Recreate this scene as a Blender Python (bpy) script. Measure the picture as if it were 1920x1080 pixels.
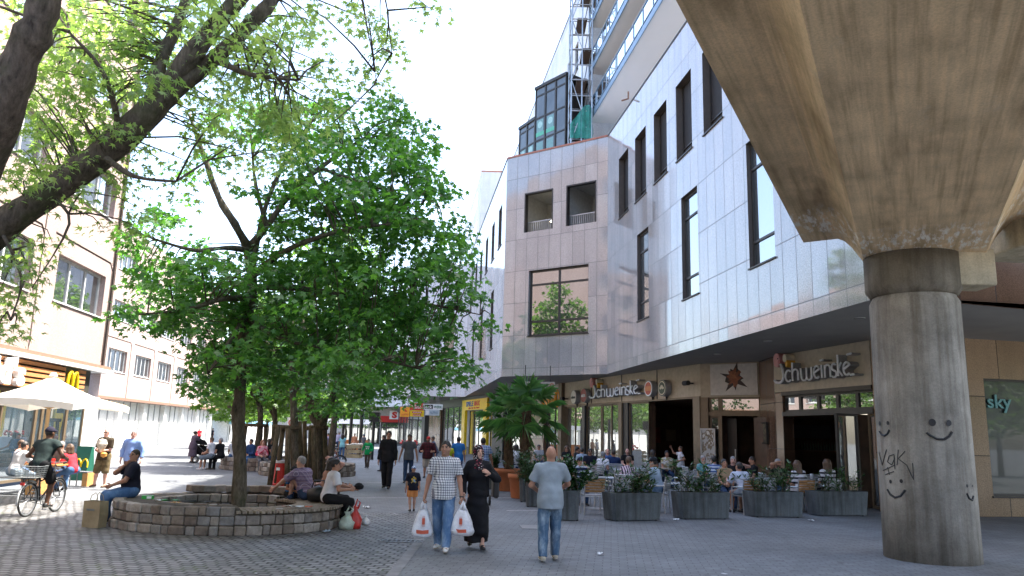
import bpy, bmesh, math, random
import numpy as np
from mathutils import Vector, Matrix
for _o in list(bpy.data.objects): bpy.data.objects.remove(_o)
SC = bpy.context.scene
COL = SC.collection
# ---------------------------------------------------------------- camera
F_PX, PITCH, ROLL, EYE = 1442.0, math.radians(10.68), math.radians(1.5), 1.9
FW = np.array([0, math.cos(PITCH), math.sin(PITCH)]); _u = np.array([0, -math.sin(PITCH), math.cos(PITCH)]); _r = np.array([1., 0, 0])
RT = _r*math.cos(ROLL) + _u*math.sin(ROLL); UP = _u*math.cos(ROLL) - _r*math.sin(ROLL)
cd = bpy.data.cameras.new('camera'); cam = bpy.data.objects.new('camera', cd); COL.objects.link(cam)
cd.sensor_width = 36; cd.lens = F_PX/1920*36; cd.clip_start = .05; cd.clip_end = 3000
M = Matrix.Identity(4)
for i in range(3):
    M[i][0] = RT[i]; M[i][1] = UP[i]; M[i][2] = -FW[i]
M.translation = (0, 0, EYE); cam.matrix_world = M
SC.camera = cam
# ---------------------------------------------------------------- light
SUN_EL = math.radians(60); SUN_XY = np.array([.87, .49]); SUN_XY = SUN_XY/np.linalg.norm(SUN_XY)
SUN_DIR = Vector((SUN_XY[0]*math.cos(SUN_EL), SUN_XY[1]*math.cos(SUN_EL), math.sin(SUN_EL)))
sd = bpy.data.lights.new('sun', 'SUN'); sd.energy = 4.1; sd.angle = math.radians(.53); sd.color = (1, .95, .87)
so = bpy.data.objects.new('sun', sd); COL.objects.link(so); so.rotation_euler = SUN_DIR.to_track_quat('Z', 'Y').to_euler(); so.location = (30, 20, 60)
W = bpy.data.worlds.new('World'); SC.world = W; W.use_nodes = True
_n = W.node_tree.nodes; _n.clear()
sky = _n.new('ShaderNodeTexSky'); sky.sky_type = 'NISHITA'; sky.sun_disc = False; sky.sun_elevation = SUN_EL
sky.sun_rotation = math.atan2(SUN_XY[0], SUN_XY[1]); sky.air_density = 1.0; sky.dust_density = 3.0; sky.ozone_density = 1.0
bg = _n.new('ShaderNodeBackground'); bg.inputs[1].default_value = .15
wo = _n.new('ShaderNodeOutputWorld')
W.node_tree.links.new(sky.outputs[0], bg.inputs[0]); W.node_tree.links.new(bg.outputs[0], wo.inputs[0])
SC.view_settings.view_transform = 'Standard'; SC.view_settings.look = 'None'; SC.view_settings.gamma = 1
SC.view_settings.exposure = 2.32
SC.cycles.max_bounces = 7; SC.cycles.diffuse_bounces = 4; SC.cycles.glossy_bounces = 3; SC.cycles.transmission_bounces = 4; SC.cycles.transparent_max_bounces = 4
SC.cycles.caustics_reflective = False; SC.cycles.caustics_refractive = False
SC.cycles.use_denoising = True
# ---------------------------------------------------------------- pixel -> place helpers (design-time measuring of the photograph)
def ray(x, y): return FW + RT*((x-960)/F_PX) + UP*((540-y)/F_PX)
def gz(x, y, z=0.):
    d = ray(x, y); return d*((z-EYE)/d[2]) + np.array([0, 0, EYE])
def atY(x, y, Y):
    d = ray(x, y); return d*(Y/d[1]) + np.array([0, 0, EYE])
class Wall:
    """a vertical plane from p0 to p1 seen left to right; u runs along it, off is distance out of it towards the street"""
    def __init__(s, p0, p1):
        s.p0 = np.array(p0, float); s.p1 = np.array(p1, float); d = s.p1-s.p0; s.L = float(np.hypot(*d)); s.d = d/s.L
        n = np.array([s.d[1], -s.d[0]]); s.n = n
    def uz(s, x, y):
        r = ray(x, y); t = (s.n@s.p0)/(s.n@r[:2]); q = r*t; return float((q[:2]-s.p0)@s.d), float(q[2]+EYE)
    def P(s, u, z, off=0.):
        q = s.p0 + s.d*u + s.n*off; return (float(q[0]), float(q[1]), float(z))
# ---------------------------------------------------------------- object helpers
class MB:
    def __init__(s): s.v = []; s.f = []; s.m = []; s.uv = {}
    def vert(s, p): s.v.append(tuple(map(float, p))); return len(s.v)-1
    def face(s, pts, m=0, uv=None):
        b = len(s.v); s.v += [tuple(map(float, p)) for p in pts]; s.f.append(tuple(range(b, b+len(pts)))); s.m.append(m)
        if uv is not None: s.uv[len(s.f)-1] = uv
    def box(s, c, size, rz=0., m=0, ax=None):
        c = np.array(c, float); h = np.array(size, float)/2
        if ax is None: ca, sa = math.cos(rz), math.sin(rz); ax = np.array([[ca, sa, 0], [-sa, ca, 0], [0, 0, 1.]])
        ax = np.array(ax, float)
        b = len(s.v)
        for k in (-1, 1):
            for i, j in ((-1, -1), (1, -1), (1, 1), (-1, 1)):
                s.v.append(tuple(c + ax[0]*h[0]*i + ax[1]*h[1]*j + ax[2]*h[2]*k))
        for q in ((3, 2, 1, 0), (4, 5, 6, 7), (0, 1, 5, 4), (1, 2, 6, 5), (2, 3, 7, 6), (3, 0, 4, 7)):
            s.f.append(tuple(b+i for i in q)); s.m.append(m)
    def wbox(s, w, u0, u1, z0, z1, o0, o1, m=0):
        c = w.P((u0+u1)/2, (z0+z1)/2, (o0+o1)/2); k = len(s.f); ua, ub = min(u0, u1), max(u0, u1); oa, ob = min(o0, o1), max(o0, o1)
        C8 = [(i, j, h) for h in (z0, z1) for i, j in ((ua, oa), (ub, oa), (ub, ob), (ua, ob))]
        for q, f in enumerate(((3, 2, 1, 0), (4, 5, 6, 7), (0, 1, 5, 4), (1, 2, 6, 5), (2, 3, 7, 6), (3, 0, 4, 7))): s.uv[k+q] = [((C8[v][0], C8[v][1]) if q < 2 else (C8[v][0], C8[v][2]) if q in (2, 4) else (C8[v][1], C8[v][2])) for v in f]
        s.box(c, (abs(u1-u0), abs(o1-o0), abs(z1-z0)), 0, m, ((w.d[0], w.d[1], 0), (w.n[0], w.n[1], 0), (0, 0, 1)))
    def tube(s, pts, rad, n=8, m=0, caps=True):
        pts = [np.array(p, float) for p in pts]; K = len(pts)
        if not hasattr(rad, '__len__'): rad = [rad]*K
        b = len(s.v); ref = None
        for i in range(K):
            t = pts[min(i+1, K-1)] - pts[max(i-1, 0)]; t = t/(np.linalg.norm(t)+1e-9)
            if ref is None: ref = np.array([1., 0, 0]) if abs(t[0]) < .8 else np.array([0, 1., 0])
            x = ref - t*(ref@t); x = x/(np.linalg.norm(x)+1e-9); ref = x; y = np.cross(t, x)
            for k in range(n):
                a = 2*math.pi*k/n; s.v.append(tuple(pts[i] + (x*math.cos(a)+y*math.sin(a))*rad[i]))
        for i in range(K-1):
            for k in range(n):
                s.f.append((b+i*n+k, b+i*n+(k+1) % n, b+(i+1)*n+(k+1) % n, b+(i+1)*n+k)); s.m.append(m)
        if caps:
            s.f.append(tuple(b+k for k in reversed(range(n)))); s.m.append(m); s.f.append(tuple(b+(K-1)*n+k for k in range(n))); s.m.append(m)
    def lathe(s, prof, c=(0, 0, 0), n=24, m=0):
        b = len(s.v); K = len(prof)
        for r, z in prof:
            for k in range(n):
                a = 2*math.pi*k/n; s.v.append((c[0]+r*math.cos(a), c[1]+r*math.sin(a), c[2]+z))
        for i in range(K-1):
            for k in range(n):
                s.f.append((b+i*n+k, b+i*n+(k+1) % n, b+(i+1)*n+(k+1) % n, b+(i+1)*n+k)); s.m.append(m)
        if prof[0][0] > 1e-4: s.f.append(tuple(b+k for k in reversed(range(n)))); s.m.append(m)
        if prof[-1][0] > 1e-4: s.f.append(tuple(b+(K-1)*n+k for k in range(n))); s.m.append(m)
    def prism(s, poly, a, b_, m=0):
        """poly: list of 2-tuples mapped by functions a (near face) and b_ (far face) to 3-D"""
        b = len(s.v); n = len(poly)
        s.v += [tuple(map(float, a(p))) for p in poly] + [tuple(map(float, b_(p))) for p in poly]
        s.f.append(tuple(range(b, b+n))); s.m.append(m); s.f.append(tuple(reversed(range(b+n, b+2*n)))); s.m.append(m)
        for i in range(n):
            j = (i+1) % n; s.f.append((b+j, b+i, b+n+i, b+n+j)); s.m.append(m)
    def build(s, name, mats, parent=None, smooth=False, bevel=0, local=False):
        me = bpy.data.meshes.new(name); off = np.zeros(3)
        if parent is not None and not local:
            off = np.array(root_loc(parent))
        v = np.array(s.v, float).reshape(-1, 3) - off
        me.from_pydata(v.tolist(), [], s.f)
        if not isinstance(mats, (list, tuple)): mats = [mats]
        for mt in mats: me.materials.append(mt)
        me.polygons.foreach_set('material_index', np.array(s.m, np.int32))
        if smooth: me.polygons.foreach_set('use_smooth', np.ones(len(s.f), bool))
        if s.uv:
            ul = me.uv_layers.new(name='UVMap')
            for i, uv in s.uv.items():
                for k, li in enumerate(me.polygons[i].loop_indices): ul.data[li].uv = uv[k]
        me.update(); o = bpy.data.objects.new(name, me); COL.objects.link(o)
        if parent is not None: o.parent = parent
        if bevel:
            md = o.modifiers.new('bevel', 'BEVEL'); md.width = bevel; md.segments = 2; md.limit_method = 'ANGLE'
        return o
def root_loc(o):
    l = Vector((0, 0, 0))
    while o is not None: l += o.location; o = o.parent
    return l
def tag(o, label=None, cat=None, group=None, kind=None):
    if label: o['label'] = label
    if cat: o['category'] = cat
    if group: o['group'] = group
    if kind: o['kind'] = kind
    return o
def thing(name, label, cat, loc=(0, 0, 0), rz=0., group=None):
    o = bpy.data.objects.new(name, None); COL.objects.link(o); o.location = loc; o.rotation_euler = (0, 0, rz); o.empty_display_size = .2
    return tag(o, label, cat, group)
def dup(root, loc, rz, label=None, scale=None):
    r = root.copy(); COL.objects.link(r); r.location = loc; r.rotation_euler = (0, 0, rz)
    if scale: r.scale = (scale,)*3
    if label: r['label'] = label
    for ch in list(root.children):
        c = ch.copy(); COL.objects.link(c); c.parent = r
        for g in list(ch.children):
            d = g.copy(); COL.objects.link(d); d.parent = c
    return r
def fast_mesh(name, V, polys_n, mats, parent=None, smooth=False):
    """V: (k,n,3) array of k polygons with n corners each"""
    k, n = V.shape[0], V.shape[1]
    me = bpy.data.meshes.new(name); me.vertices.add(k*n); me.loops.add(k*n); me.polygons.add(k)
    off = np.array(root_loc(parent)) if parent is not None else 0
    me.vertices.foreach_set('co', (V.reshape(-1, 3)-off).astype(np.float32).ravel())
    me.loops.foreach_set('vertex_index', np.arange(k*n, dtype=np.int32))
    me.polygons.foreach_set('loop_start', np.arange(0, k*n, n, dtype=np.int32))
    for mt in mats: me.materials.append(mt)
    me.update(calc_edges=True); me.validate()
    o = bpy.data.objects.new(name, me); COL.objects.link(o)
    if parent is not None: o.parent = parent
    return o
# ---------------------------------------------------------------- materials
MATS = {}
class NT:
    def __init__(s, name):
        s.m = bpy.data.materials.new(name); s.m.use_nodes = True; s.t = s.m.node_tree; s.t.nodes.clear()
        s.out = s.n('ShaderNodeOutputMaterial'); s.b = s.n('ShaderNodeBsdfPrincipled'); s.l(s.b.outputs[0], s.out.inputs[0])
    def n(s, t, **k):
        x = s.t.nodes.new(t)
        for a, v in k.items(): setattr(x, a, v)
        return x
    def l(s, a, b): s.t.links.new(a, b)
    def s(s, nm, v): s.b.inputs[nm].default_value = v
    def coord(s, which='Object', scale=(1, 1, 1), rot=(0, 0, 0)):
        c = s.n('ShaderNodeTexCoord'); mp = s.n('ShaderNodeMapping'); mp.inputs['Scale'].default_value = scale; mp.inputs['Rotation'].default_value = rot
        s.l(c.outputs[which], mp.inputs[0]); return mp.outputs[0]
    def coord2(s, size, rot):
        c = s.n('ShaderNodeTexCoord'); mp = s.n('ShaderNodeMapping', vector_type='TEXTURE'); mp.inputs['Scale'].default_value = size; mp.inputs['Rotation'].default_value = (0, 0, rot)
        s.l(c.outputs['Object'], mp.inputs[0]); return mp.outputs[0]
    def noise(s, vec, scale, detail=4, rough=.55, out=0):
        x = s.n('ShaderNodeTexNoise'); x.inputs['Scale'].default_value = scale; x.inputs['Detail'].default_value = detail; x.inputs['Roughness'].default_value = rough
        if vec is not None: s.l(vec, x.inputs['Vector'])
        return x.outputs[out]
    def ramp(s, fac, stops, interp='LINEAR'):
        x = s.n('ShaderNodeValToRGB'); x.color_ramp.interpolation = interp; e = x.color_ramp.elements
        while len(e) < len(stops): e.new(.5)
        for i, (p, c) in enumerate(stops): e[i].position = p; e[i].color = rgba(c)
        s.l(fac, x.inputs[0]); return x.outputs[0]
    def mix(s, fac, a, b, mode='MIX'):
        x = s.n('ShaderNodeMix', data_type='RGBA', blend_type=mode)
        for sock, v in ((x.inputs[0], fac), (x.inputs[6], a), (x.inputs[7], b)):
            if hasattr(v, 'links') or isinstance(v, bpy.types.NodeSocket): s.l(v, sock)
            else: sock.default_value = v if isinstance(v, (int, float)) else rgba(v)
        return x.outputs[2]
    def math(s, op, a, b=None, c=None):
        x = s.n('ShaderNodeMath', operation=op)
        for i, v in enumerate((a, b, c)):
            if v is None: continue
            if isinstance(v, bpy.types.NodeSocket): s.l(v, x.inputs[i])
            else: x.inputs[i].default_value = v
        return x.outputs[0]
    def bump(s, h, strength=.3, dist=.01):
        x = s.n('ShaderNodeBump'); x.inputs['Strength'].default_value = strength; x.inputs['Distance'].default_value = dist
        s.l(h, x.inputs['Height']); s.l(x.outputs[0], s.b.inputs['Normal'])
    def col(s, c): s.l(c, s.b.inputs['Base Color'])
def rgba(c): return (c[0], c[1], c[2], 1.) if len(c) == 3 else tuple(c)
def plain(name, c, rough=.6, metal=0., var=.12, scale=6., spec=.5, bump=0.):
    """painted / moulded surface with a little unevenness"""
    if name in MATS: return MATS[name]
    t = NT(name); v = t.coord(); f = t.noise(v, scale, 5)
    t.col(t.ramp(f, [(.3, [x*(1-var) for x in c]), (.7, [min(1, x*(1+var)) for x in c])]))
    t.s('Roughness', rough); t.s('Metallic', metal); t.s('Specular IOR Level', spec)
    if bump: t.bump(t.noise(v, scale*8, 4), bump, .01)
    MATS[name] = t.m; return t.m
def glass(name, tint=(.02, .024, .026), refl=.42, rough=.015, fk=.9):
    """pane seen from outside by day: dark room behind, strong mirror of the street"""
    if name in MATS: return MATS[name]
    t = NT(name); v = t.coord()
    t.s('Roughness', .4); t.col(t.ramp(t.noise(v, .7, 2), [(.35, [x*.5 for x in tint]), (.65, [x*1.6 for x in tint])]))
    g = t.n('ShaderNodeBsdfGlossy'); g.inputs['Roughness'].default_value = rough; g.inputs['Color'].default_value = (.93, .96, .97, 1)
    b = t.n('ShaderNodeBump'); b.inputs['Strength'].default_value = .04; b.inputs['Distance'].default_value = .02; t.l(t.noise(v, 1.1, 1), b.inputs['Height']); t.l(b.outputs[0], g.inputs['Normal'])
    fr = t.n('ShaderNodeLayerWeight'); fr.inputs[0].default_value = .35
    k = t.math('ADD', t.math('MULTIPLY', fr.outputs['Fresnel'], fk), refl*.75); k = t.math('MINIMUM', k, .95)
    mx = t.n('ShaderNodeMixShader'); t.l(k, mx.inputs[0]); t.l(t.b.outputs[0], mx.inputs[1]); t.l(g.outputs[0], mx.inputs[2]); t.l(mx.outputs[0], t.out.inputs[0])
    MATS[name] = t.m; return t.m
def granite(name, c, rough=(.07, .22), bw=.72, rh=1.75, joint=(.07, .07, .07), spec=.6, ior=1.5, tilt=.014):
    if name in MATS: return MATS[name]
    t = NT(name); uv = t.n('ShaderNodeUVMap').outputs[0]; ob = t.coord()
    br = t.n('ShaderNodeTexBrick'); br.offset = 0; br.squash = 1; t.l(uv, br.inputs[0])
    br.inputs['Scale'].default_value = 1; br.inputs['Mortar Size'].default_value = .012; br.inputs['Mortar Smooth'].default_value = 0; br.inputs['Brick Width'].default_value = bw; br.inputs['Row Height'].default_value = rh
    br.inputs['Color1'].default_value = (0, 0, 0, 1); br.inputs['Color2'].default_value = (1, 1, 1, 1); br.inputs['Mortar'].default_value = (.5, .5, .5, 1)
    rnd = t.ramp(br.outputs['Color'], [(0, (.86, .86, .87)), (1, (1.1, 1.08, 1.07))])
    sp = t.ramp(t.noise(ob, 42, 3, .7), [(.34, [x*.68 for x in c]), (.5, c), (.66, [min(1, x*1.25) for x in c])])
    sp = t.mix(.75, sp, t.ramp(t.noise(ob, .6, 4), [(.3, (.86, .85, .86)), (.7, (1.06, 1.05, 1.03))]), 'MULTIPLY')
    cc = t.mix(1., sp, rnd, 'MULTIPLY')
    # rain stains below the joints
    st = t.noise(t.coord('Object', (3, 3, .25)), 1.0, 5); cc = t.mix(.4, cc, t.ramp(st, [(.4, (.8, .8, .8)), (.62, (1, 1, 1))]), 'MULTIPLY')
    t.col(t.mix(br.outputs['Fac'], cc, joint))
    rr = t.n('ShaderNodeMapRange'); t.l(br.outputs['Color'], rr.inputs[0]); rr.inputs['To Min'].default_value = rough[0]; rr.inputs['To Max'].default_value = rough[1]
    t.l(t.math('ADD', rr.outputs[0], t.math('MULTIPLY', br.outputs['Fac'], .5)), t.b.inputs['Roughness'])
    t.s('Specular IOR Level', spec); t.s('IOR', ior)
    h = t.math('SUBTRACT', t.math('MULTIPLY', t.noise(uv, .9, 1), .5), br.outputs['Fac']); t.bump(h, .12, .012)
    # every slab hangs a hair out of true, so each mirrors a slightly different piece of sky
    ge = t.n('ShaderNodeNewGeometry'); cx = t.n('ShaderNodeCombineXYZ')
    for i, k in enumerate((37., 53., 71.)): t.l(t.math('MULTIPLY', t.math('SUBTRACT', t.math('FRACT', t.math('MULTIPLY', br.outputs['Color'], k)), .5), tilt), cx.inputs[i])
    va = t.n('ShaderNodeVectorMath', operation='ADD'); t.l(ge.outputs['Normal'], va.inputs[0]); t.l(cx.outputs[0], va.inputs[1]); vn = t.n('ShaderNodeVectorMath', operation='NORMALIZE'); t.l(va.outputs[0], vn.inputs[0])
    for nd in t.t.nodes:
        if nd.type == 'BUMP': t.l(vn.outputs[0], nd.inputs['Normal'])
    MATS[name] = t.m; return t.m
def concrete(name, c, streak=.5, along=None):
    if name in MATS: return MATS[name]
    t = NT(name); ob = t.coord()
    a = t.ramp(t.noise(ob, 1.1, 8, .62), [(.28, [x*(.5 if along is None else .72) for x in c]), (.52, c), (.75, [min(1, x*(1.5 if along is None else 1.15)) for x in c])])
    s = t.noise(t.coord('Object', (5, 5, .3)) if along is None else t.coord2((3.5, .22, 2), along), 1.2, 6, .6); a = t.mix(streak, a, t.ramp(s, [(.34, (.5, .46, .41)), (.55, (1, 1, 1)), (.8, (1.25, 1.22, 1.2))]), 'MULTIPLY')
    a = t.mix(.5, a, t.ramp(t.noise(ob, 38, 4, .7), [(.3, (.62, .62, .62)), (.6, (1.1, 1.1, 1.1))]), 'MULTIPLY')
    if along is not None:   # pale lime bloom and rusty runs along the casting boards
        fs = t.noise(t.coord2((3.8, .12, 1), along), 1.2, 6, .6); a = t.mix(.62, a, t.ramp(fs, [(.36, (.62, .57, .50)), (.5, (1, 1, 1)), (.66, (1.18, 1.16, 1.12))]), 'MULTIPLY')
        sx_ = t.n('ShaderNodeSeparateXYZ'); t.l(t.coord2((1, 1, 1), along), sx_.inputs[0]); mk = t.ramp(t.math('ADD', t.math('MULTIPLY', sx_.outputs[0], .3), 1.), [(.30, (0, 0, 0)), (.50, (1, 1, 1)), (.86, (1, 1, 1)), (.93, (.2, .2, .2))]); ef = t.noise(t.coord2((.7, .13, 1), along), 1.3, 8, .7); a = t.mix(t.math('MULTIPLY', mk, t.ramp(ef, [(.50, (0, 0, 0)), (.58, (.8, .8, .8))])), a, (.95, .91, .82))
        b = t.noise(t.coord2((1., .5, 1), along), 1.7, 9, .68); a = t.mix(t.ramp(b, [(.60, (0, 0, 0)), (.74, (.35, .35, .35))]), a, (.62, .54, .42)); b2 = t.noise(t.coord2((2.2, .4, 1), along), .9, 6); a = t.mix(t.ramp(b2, [(.52, (0, 0, 0)), (.7, (.55, .55, .55))]), a, (.16, .095, .045))
    t.col(a); t.s('Roughness', .88); t.s('Specular IOR Level', .25)
    h = t.math('ADD', t.noise(ob, 9, 8, .7), t.math('MULTIPLY', t.noise(ob, 70, 3), .4)); t.bump(h, .45, .012)
    MATS[name] = t.m; return t.m
def leafmat(name, c, c2, trans=.45, gloss=.35, tint=(1.5, 1.55, .7)):
    if name in MATS: return MATS[name]
    t = NT(name); g = t.n('ShaderNodeNewGeometry')
    k = t.math('ADD', t.math('MULTIPLY', g.outputs['Random Per Island'], .6), t.math('MULTIPLY', t.noise(t.coord(), 1.3, 3), .5))
    cc = t.ramp(k, [(.2, c), (.85, c2)]); t.col(cc); t.s('Roughness', gloss); t.s('Specular IOR Level', .45)
    tr = t.n('ShaderNodeBsdfTranslucent'); t.l(t.mix(1., cc, tint, 'MULTIPLY'), tr.inputs[0])
    mx = t.n('ShaderNodeMixShader'); mx.inputs[0].default_value = trans; t.l(t.b.outputs[0], mx.inputs[1]); t.l(tr.outputs[0], mx.inputs[2]); t.l(mx.outputs[0], t.out.inputs[0])
    MATS[name] = t.m; return t.m
def bark(name, c, moss=0.):
    if name in MATS: return MATS[name]
    t = NT(name); v = t.coord('Object', (1, 1, .35)); f = t.noise(v, 14, 8, .7)
    a = t.ramp(f, [(.32, [x*.3 for x in c]), (.55, c), (.75, [x*1.7 for x in c])])
    if moss: a = t.mix(t.ramp(t.noise(t.coord(), 2.2, 5), [(.5, (0, 0, 0)), (.7, (moss,)*3)]), a, (.07, .09, .03))
    t.col(a); t.s('Roughness', .95); t.s('Specular IOR Level', .15); t.bump(f, 1., .03)
    MATS[name] = t.m; return t.m
def emis(name, c, k):
    if name in MATS: return MATS[name]
    t = NT(name); t.s('Base Color', rgba(c)); t.s('Emission Color', rgba(c)); t.s('Emission Strength', k); MATS[name] = t.m; return t.m
# lettering -------------------------------------------------------
def text_mesh(body, w, h, ext=.02, bold=0.):
    """letters as a mesh fitted into w x h, centred, in the xy plane"""
    cu = bpy.data.curves.new('lettering', 'FONT'); cu.body = body; cu.extrude = .05; cu.offset = bold; cu.resolution_u = 3
    o = bpy.data.objects.new('lettering', cu); COL.objects.link(o)
    dg = bpy.context.evaluated_depsgraph_get(); me = bpy.data.meshes.new_from_object(o.evaluated_get(dg))
    bpy.data.objects.remove(o); bpy.data.curves.remove(cu)
    n = len(me.vertices); co = np.zeros(n*3); me.vertices.foreach_get('co', co); co = co.reshape(-1, 3)
    mn, mx = co.min(0), co.max(0); co = co-(mn+mx)/2
    co[:, 0] *= w/max(1e-6, mx[0]-mn[0]); co[:, 1] *= h/max(1e-6, mx[1]-mn[1]); co[:, 2] *= ext/.1
    me.vertices.foreach_set('co', co.ravel()); me.update(); return me
def letters(name, body, w, h, mat, wall=None, u=0, z=0, off=0, ext=.02, bold=0., parent=None, frame=None):
    me = text_mesh(body, w, h, ext, bold); me.materials.clear(); me.materials.append(mat)
    o = bpy.data.objects.new(name, me); COL.objects.link(o)
    if wall is not None: frame = (wall.P(u, z, off), (wall.d[0], wall.d[1], 0), (0, 0, 1), (wall.n[0], wall.n[1], 0))
    p, x, y, n = frame
    mm = Matrix.Identity(4)
    for i in range(3): mm[i][0] = x[i]; mm[i][1] = y[i]; mm[i][2] = n[i]
    mm.translation = Vector(p) - (root_loc(parent) if parent is not None else Vector((0, 0, 0)))
    o.matrix_local = mm
    if parent is not None: o.parent = parent; o.matrix_parent_inverse = Matrix.Identity(4); o.matrix_local = mm
    return o
# ================================================================ shared materials
G_PINK = granite('pink_granite', (.415, .408, .405), (.04, .16), spec=.9, ior=1.75); G_TAN = granite('tan_granite', (.36, .25, .15), (.2, .4), 1.05, 1.62, (.05, .04, .03), .4)
G_BROWN = granite('brown_and_shaded_granite', (.20, .125, .085), (.15, .3), 1.0, 1.6, (.03, .02, .02))
PANEL = granite('white_metal_panel', (.82, .84, .87), (.25, .4), 1.4, 3.6, (.3, .3, .32), .4)
DARKFR = plain('dark_anodised_frame', (.045, .04, .036), .45, .3); BLACK = plain('black_paint', (.012, .012, .013), .45)
WHITE = plain('white_paint', (.78, .78, .76), .5); SOFF = plain('soffit_grey', (.30, .29, .27), .7, 0, .08, 1.2)
BEIGE = plain('beige_fascia', (.43, .36, .26), .55); BRONZE = plain('bronze_frame', (.16, .115, .07), .45, .2)
GLASS = glass('street_glass'); GLASSD = glass('dark_glass', (.014, .013, .012), .22); GLASSB = glass('blue_glass', (.05, .08, .10), .6)
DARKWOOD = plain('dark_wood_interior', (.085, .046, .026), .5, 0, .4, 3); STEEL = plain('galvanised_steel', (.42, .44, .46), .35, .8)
REDCOPE = plain('red_coping', (.42, .17, .12), .6); GREYM = plain('grey_metal', (.2, .21, .22), .4, .5)
YEL = plain('yellow_sign', (.80, .55, .015), .35); RED = plain('red_sign', (.55, .025, .02), .35); ORANGE = plain('orange_sign', (.85, .36, .02), .4)
CONC = concrete('weathered_concrete', (.80, .585, .345), .30, math.atan2(.89, .456)); VOID = plain('void_shade', (.022, .022, .023), .8); CONCP = concrete('pier_concrete', (.31, .285, .24), .75); CONCL = concrete('pale_concrete', (.55, .48, .34), .4)
LAMPGLOW = emis('lamp_glow', (1, .85, .6), 3.)

def wall_panel(mb, w, u0, u1, z0, z1, ops=(), depth=.32, m=0, mr=0, off=0.):
    us = sorted({u0, u1, *[o[0] for o in ops], *[o[1] for o in ops]}); zs = sorted({z0, z1, *[o[2] for o in ops], *[o[3] for o in ops]})
    us = [u for u in us if u0 <= u <= u1]; zs = [z for z in zs if z0 <= z <= z1]
    for a, b in zip(us, us[1:]):
        for c, d in zip(zs, zs[1:]):
            mu, mz = (a+b)/2, (c+d)/2
            if any(o[0] < mu < o[1] and o[2] < mz < o[3] for o in ops): continue
            mb.face([w.P(a, c, off), w.P(b, c, off), w.P(b, d, off), w.P(a, d, off)], m, [(a, c), (b, c), (b, d), (a, d)])
    for o in ops:
        a, b, c, d = o[:4]
        for (ua, za), (ub, zb) in (((a, c), (a, d)), ((a, d), (b, d)), ((b, d), (b, c)), ((b, c), (a, c))):
            mb.face([w.P(ua, za, off), w.P(ub, zb, off), w.P(ub, zb, off-depth), w.P(ua, za, off-depth)], mr, [(ua, za), (ub, zb), (ub, zb+.1), (ua, za+.1)])

def window(parent, w, a, b, c, d, depth=.25, ml=(), tr=(), fm=None, gm=None, fw=.07, sill=True, name='window'):
    """frame as the part, its glass as the sub-part"""
    mb = MB(); fm = fm or DARKFR
    for (ua, ub, za, zb) in ((a, a+fw, c, d), (b-fw, b, c, d), (a+fw, b-fw, c, c+fw), (a+fw, b-fw, d-fw, d)): mb.wbox(w, ua, ub, za, zb, -depth-.04, -depth+.04)
    for x in ml: u = a+(b-a)*x; mb.wbox(w, u-fw/2, u+fw/2, c+fw, d-fw, -depth-.036, -depth+.045)
    for y in tr: z = c+(d-c)*y; mb.wbox(w, a+fw, b-fw, z-fw/2, z+fw/2, -depth-.038, -depth+.042)
    if sill: mb.wbox(w, a-.04, b+.04, c-.045, c-.002, -depth, .05)
    f = mb.build(name, fm, parent)
    g = MB(); g.face([w.P(a, c, -depth), w.P(b, c, -depth), w.P(b, d, -depth), w.P(a, d, -depth)]); o = g.build('pane', gm or GLASS, f)
    return f

# ================================================================ the granite office building
RX = lambda Y: 9.65-.131*Y
SF, RF = 4.85, 17.05                              # soffit and roof heights
Pn = (RX(15.5), 15.5); Pf = (RX(37.5), 37.5); Pc = (-.44, 41.2); Pw = (-3.82, 66.5); Pb = (-8.77, 67.3); Pa = (-9.77, 69.9); Pr = (20., 19.2)
W_R1 = Wall(Pf, Pn); W_C = Wall(Pc, Pf); W_W2 = Wall(Pw, Pc); W_B = Wall(Pb, Pw); W_Bs = Wall(Pa, Pb); W_A = Wall((-19., 102), (-9.6, 100)); W_R2 = Wall(Pn, Pr)
office = thing('office_building', 'polished pink granite office block with a cut corner above a shaded arcade of shops', 'building', (Pf[0], Pf[1], 0))
mb = MB()
r1up = [(2.1+2.68*i, 3.7+2.68*i, 12.05, 15.05) for i in range(8)]; r1lo = [(5.04+5.5*i, 6.62+5.5*i, 6.72, 10.5) for i in range(3)]
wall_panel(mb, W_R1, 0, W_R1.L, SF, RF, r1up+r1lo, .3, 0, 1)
cup = [(1.24, 3.08, 12.6, 14.82), (3.90, 5.71, 12.6, 14.82)]; cbig = [(1.62, 5.28, 6.92, 10.45)]
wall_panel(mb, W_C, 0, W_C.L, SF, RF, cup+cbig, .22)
LW = W_W2.L
w2up = [(LW-u-1.55, LW-u, 12.6, 15.0) for u in (1.9, 5.6, 9.4, 13.3, 17.2, 21.)]; w2lo = [(LW-u-1.5, LW-u, 6.9, 10.5) for u in (5., 11.5, 18.)]
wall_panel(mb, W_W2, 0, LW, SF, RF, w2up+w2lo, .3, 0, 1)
cl = mb.build('granite_cladding', [G_PINK, plain('reveal_dark', (.09, .075, .065), .6)], office)  # dark lining; at the lower windows it paints in the shade of granite reveals
mb = MB(); wall_panel(mb, W_R2, 0, W_R2.L, SF, RF); mb.build('granite_cladding', [G_BROWN], office)  # brown on this face puts the shade of the elevated road into the colour
mb = MB()
wall_panel(mb, W_B, 0, W_B.L, SF, 16.4, [(3.0, 3.9, 8.2, 11.4)]); wall_panel(mb, W_Bs, 0, W_Bs.L, SF, 16.4); mb.build('white_cladding', [PANEL], office)
mb = MB(); wall_panel(mb, W_A, 0, W_A.L, SF, 14.); mb.build('white_cladding', [PANEL], office)
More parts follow.
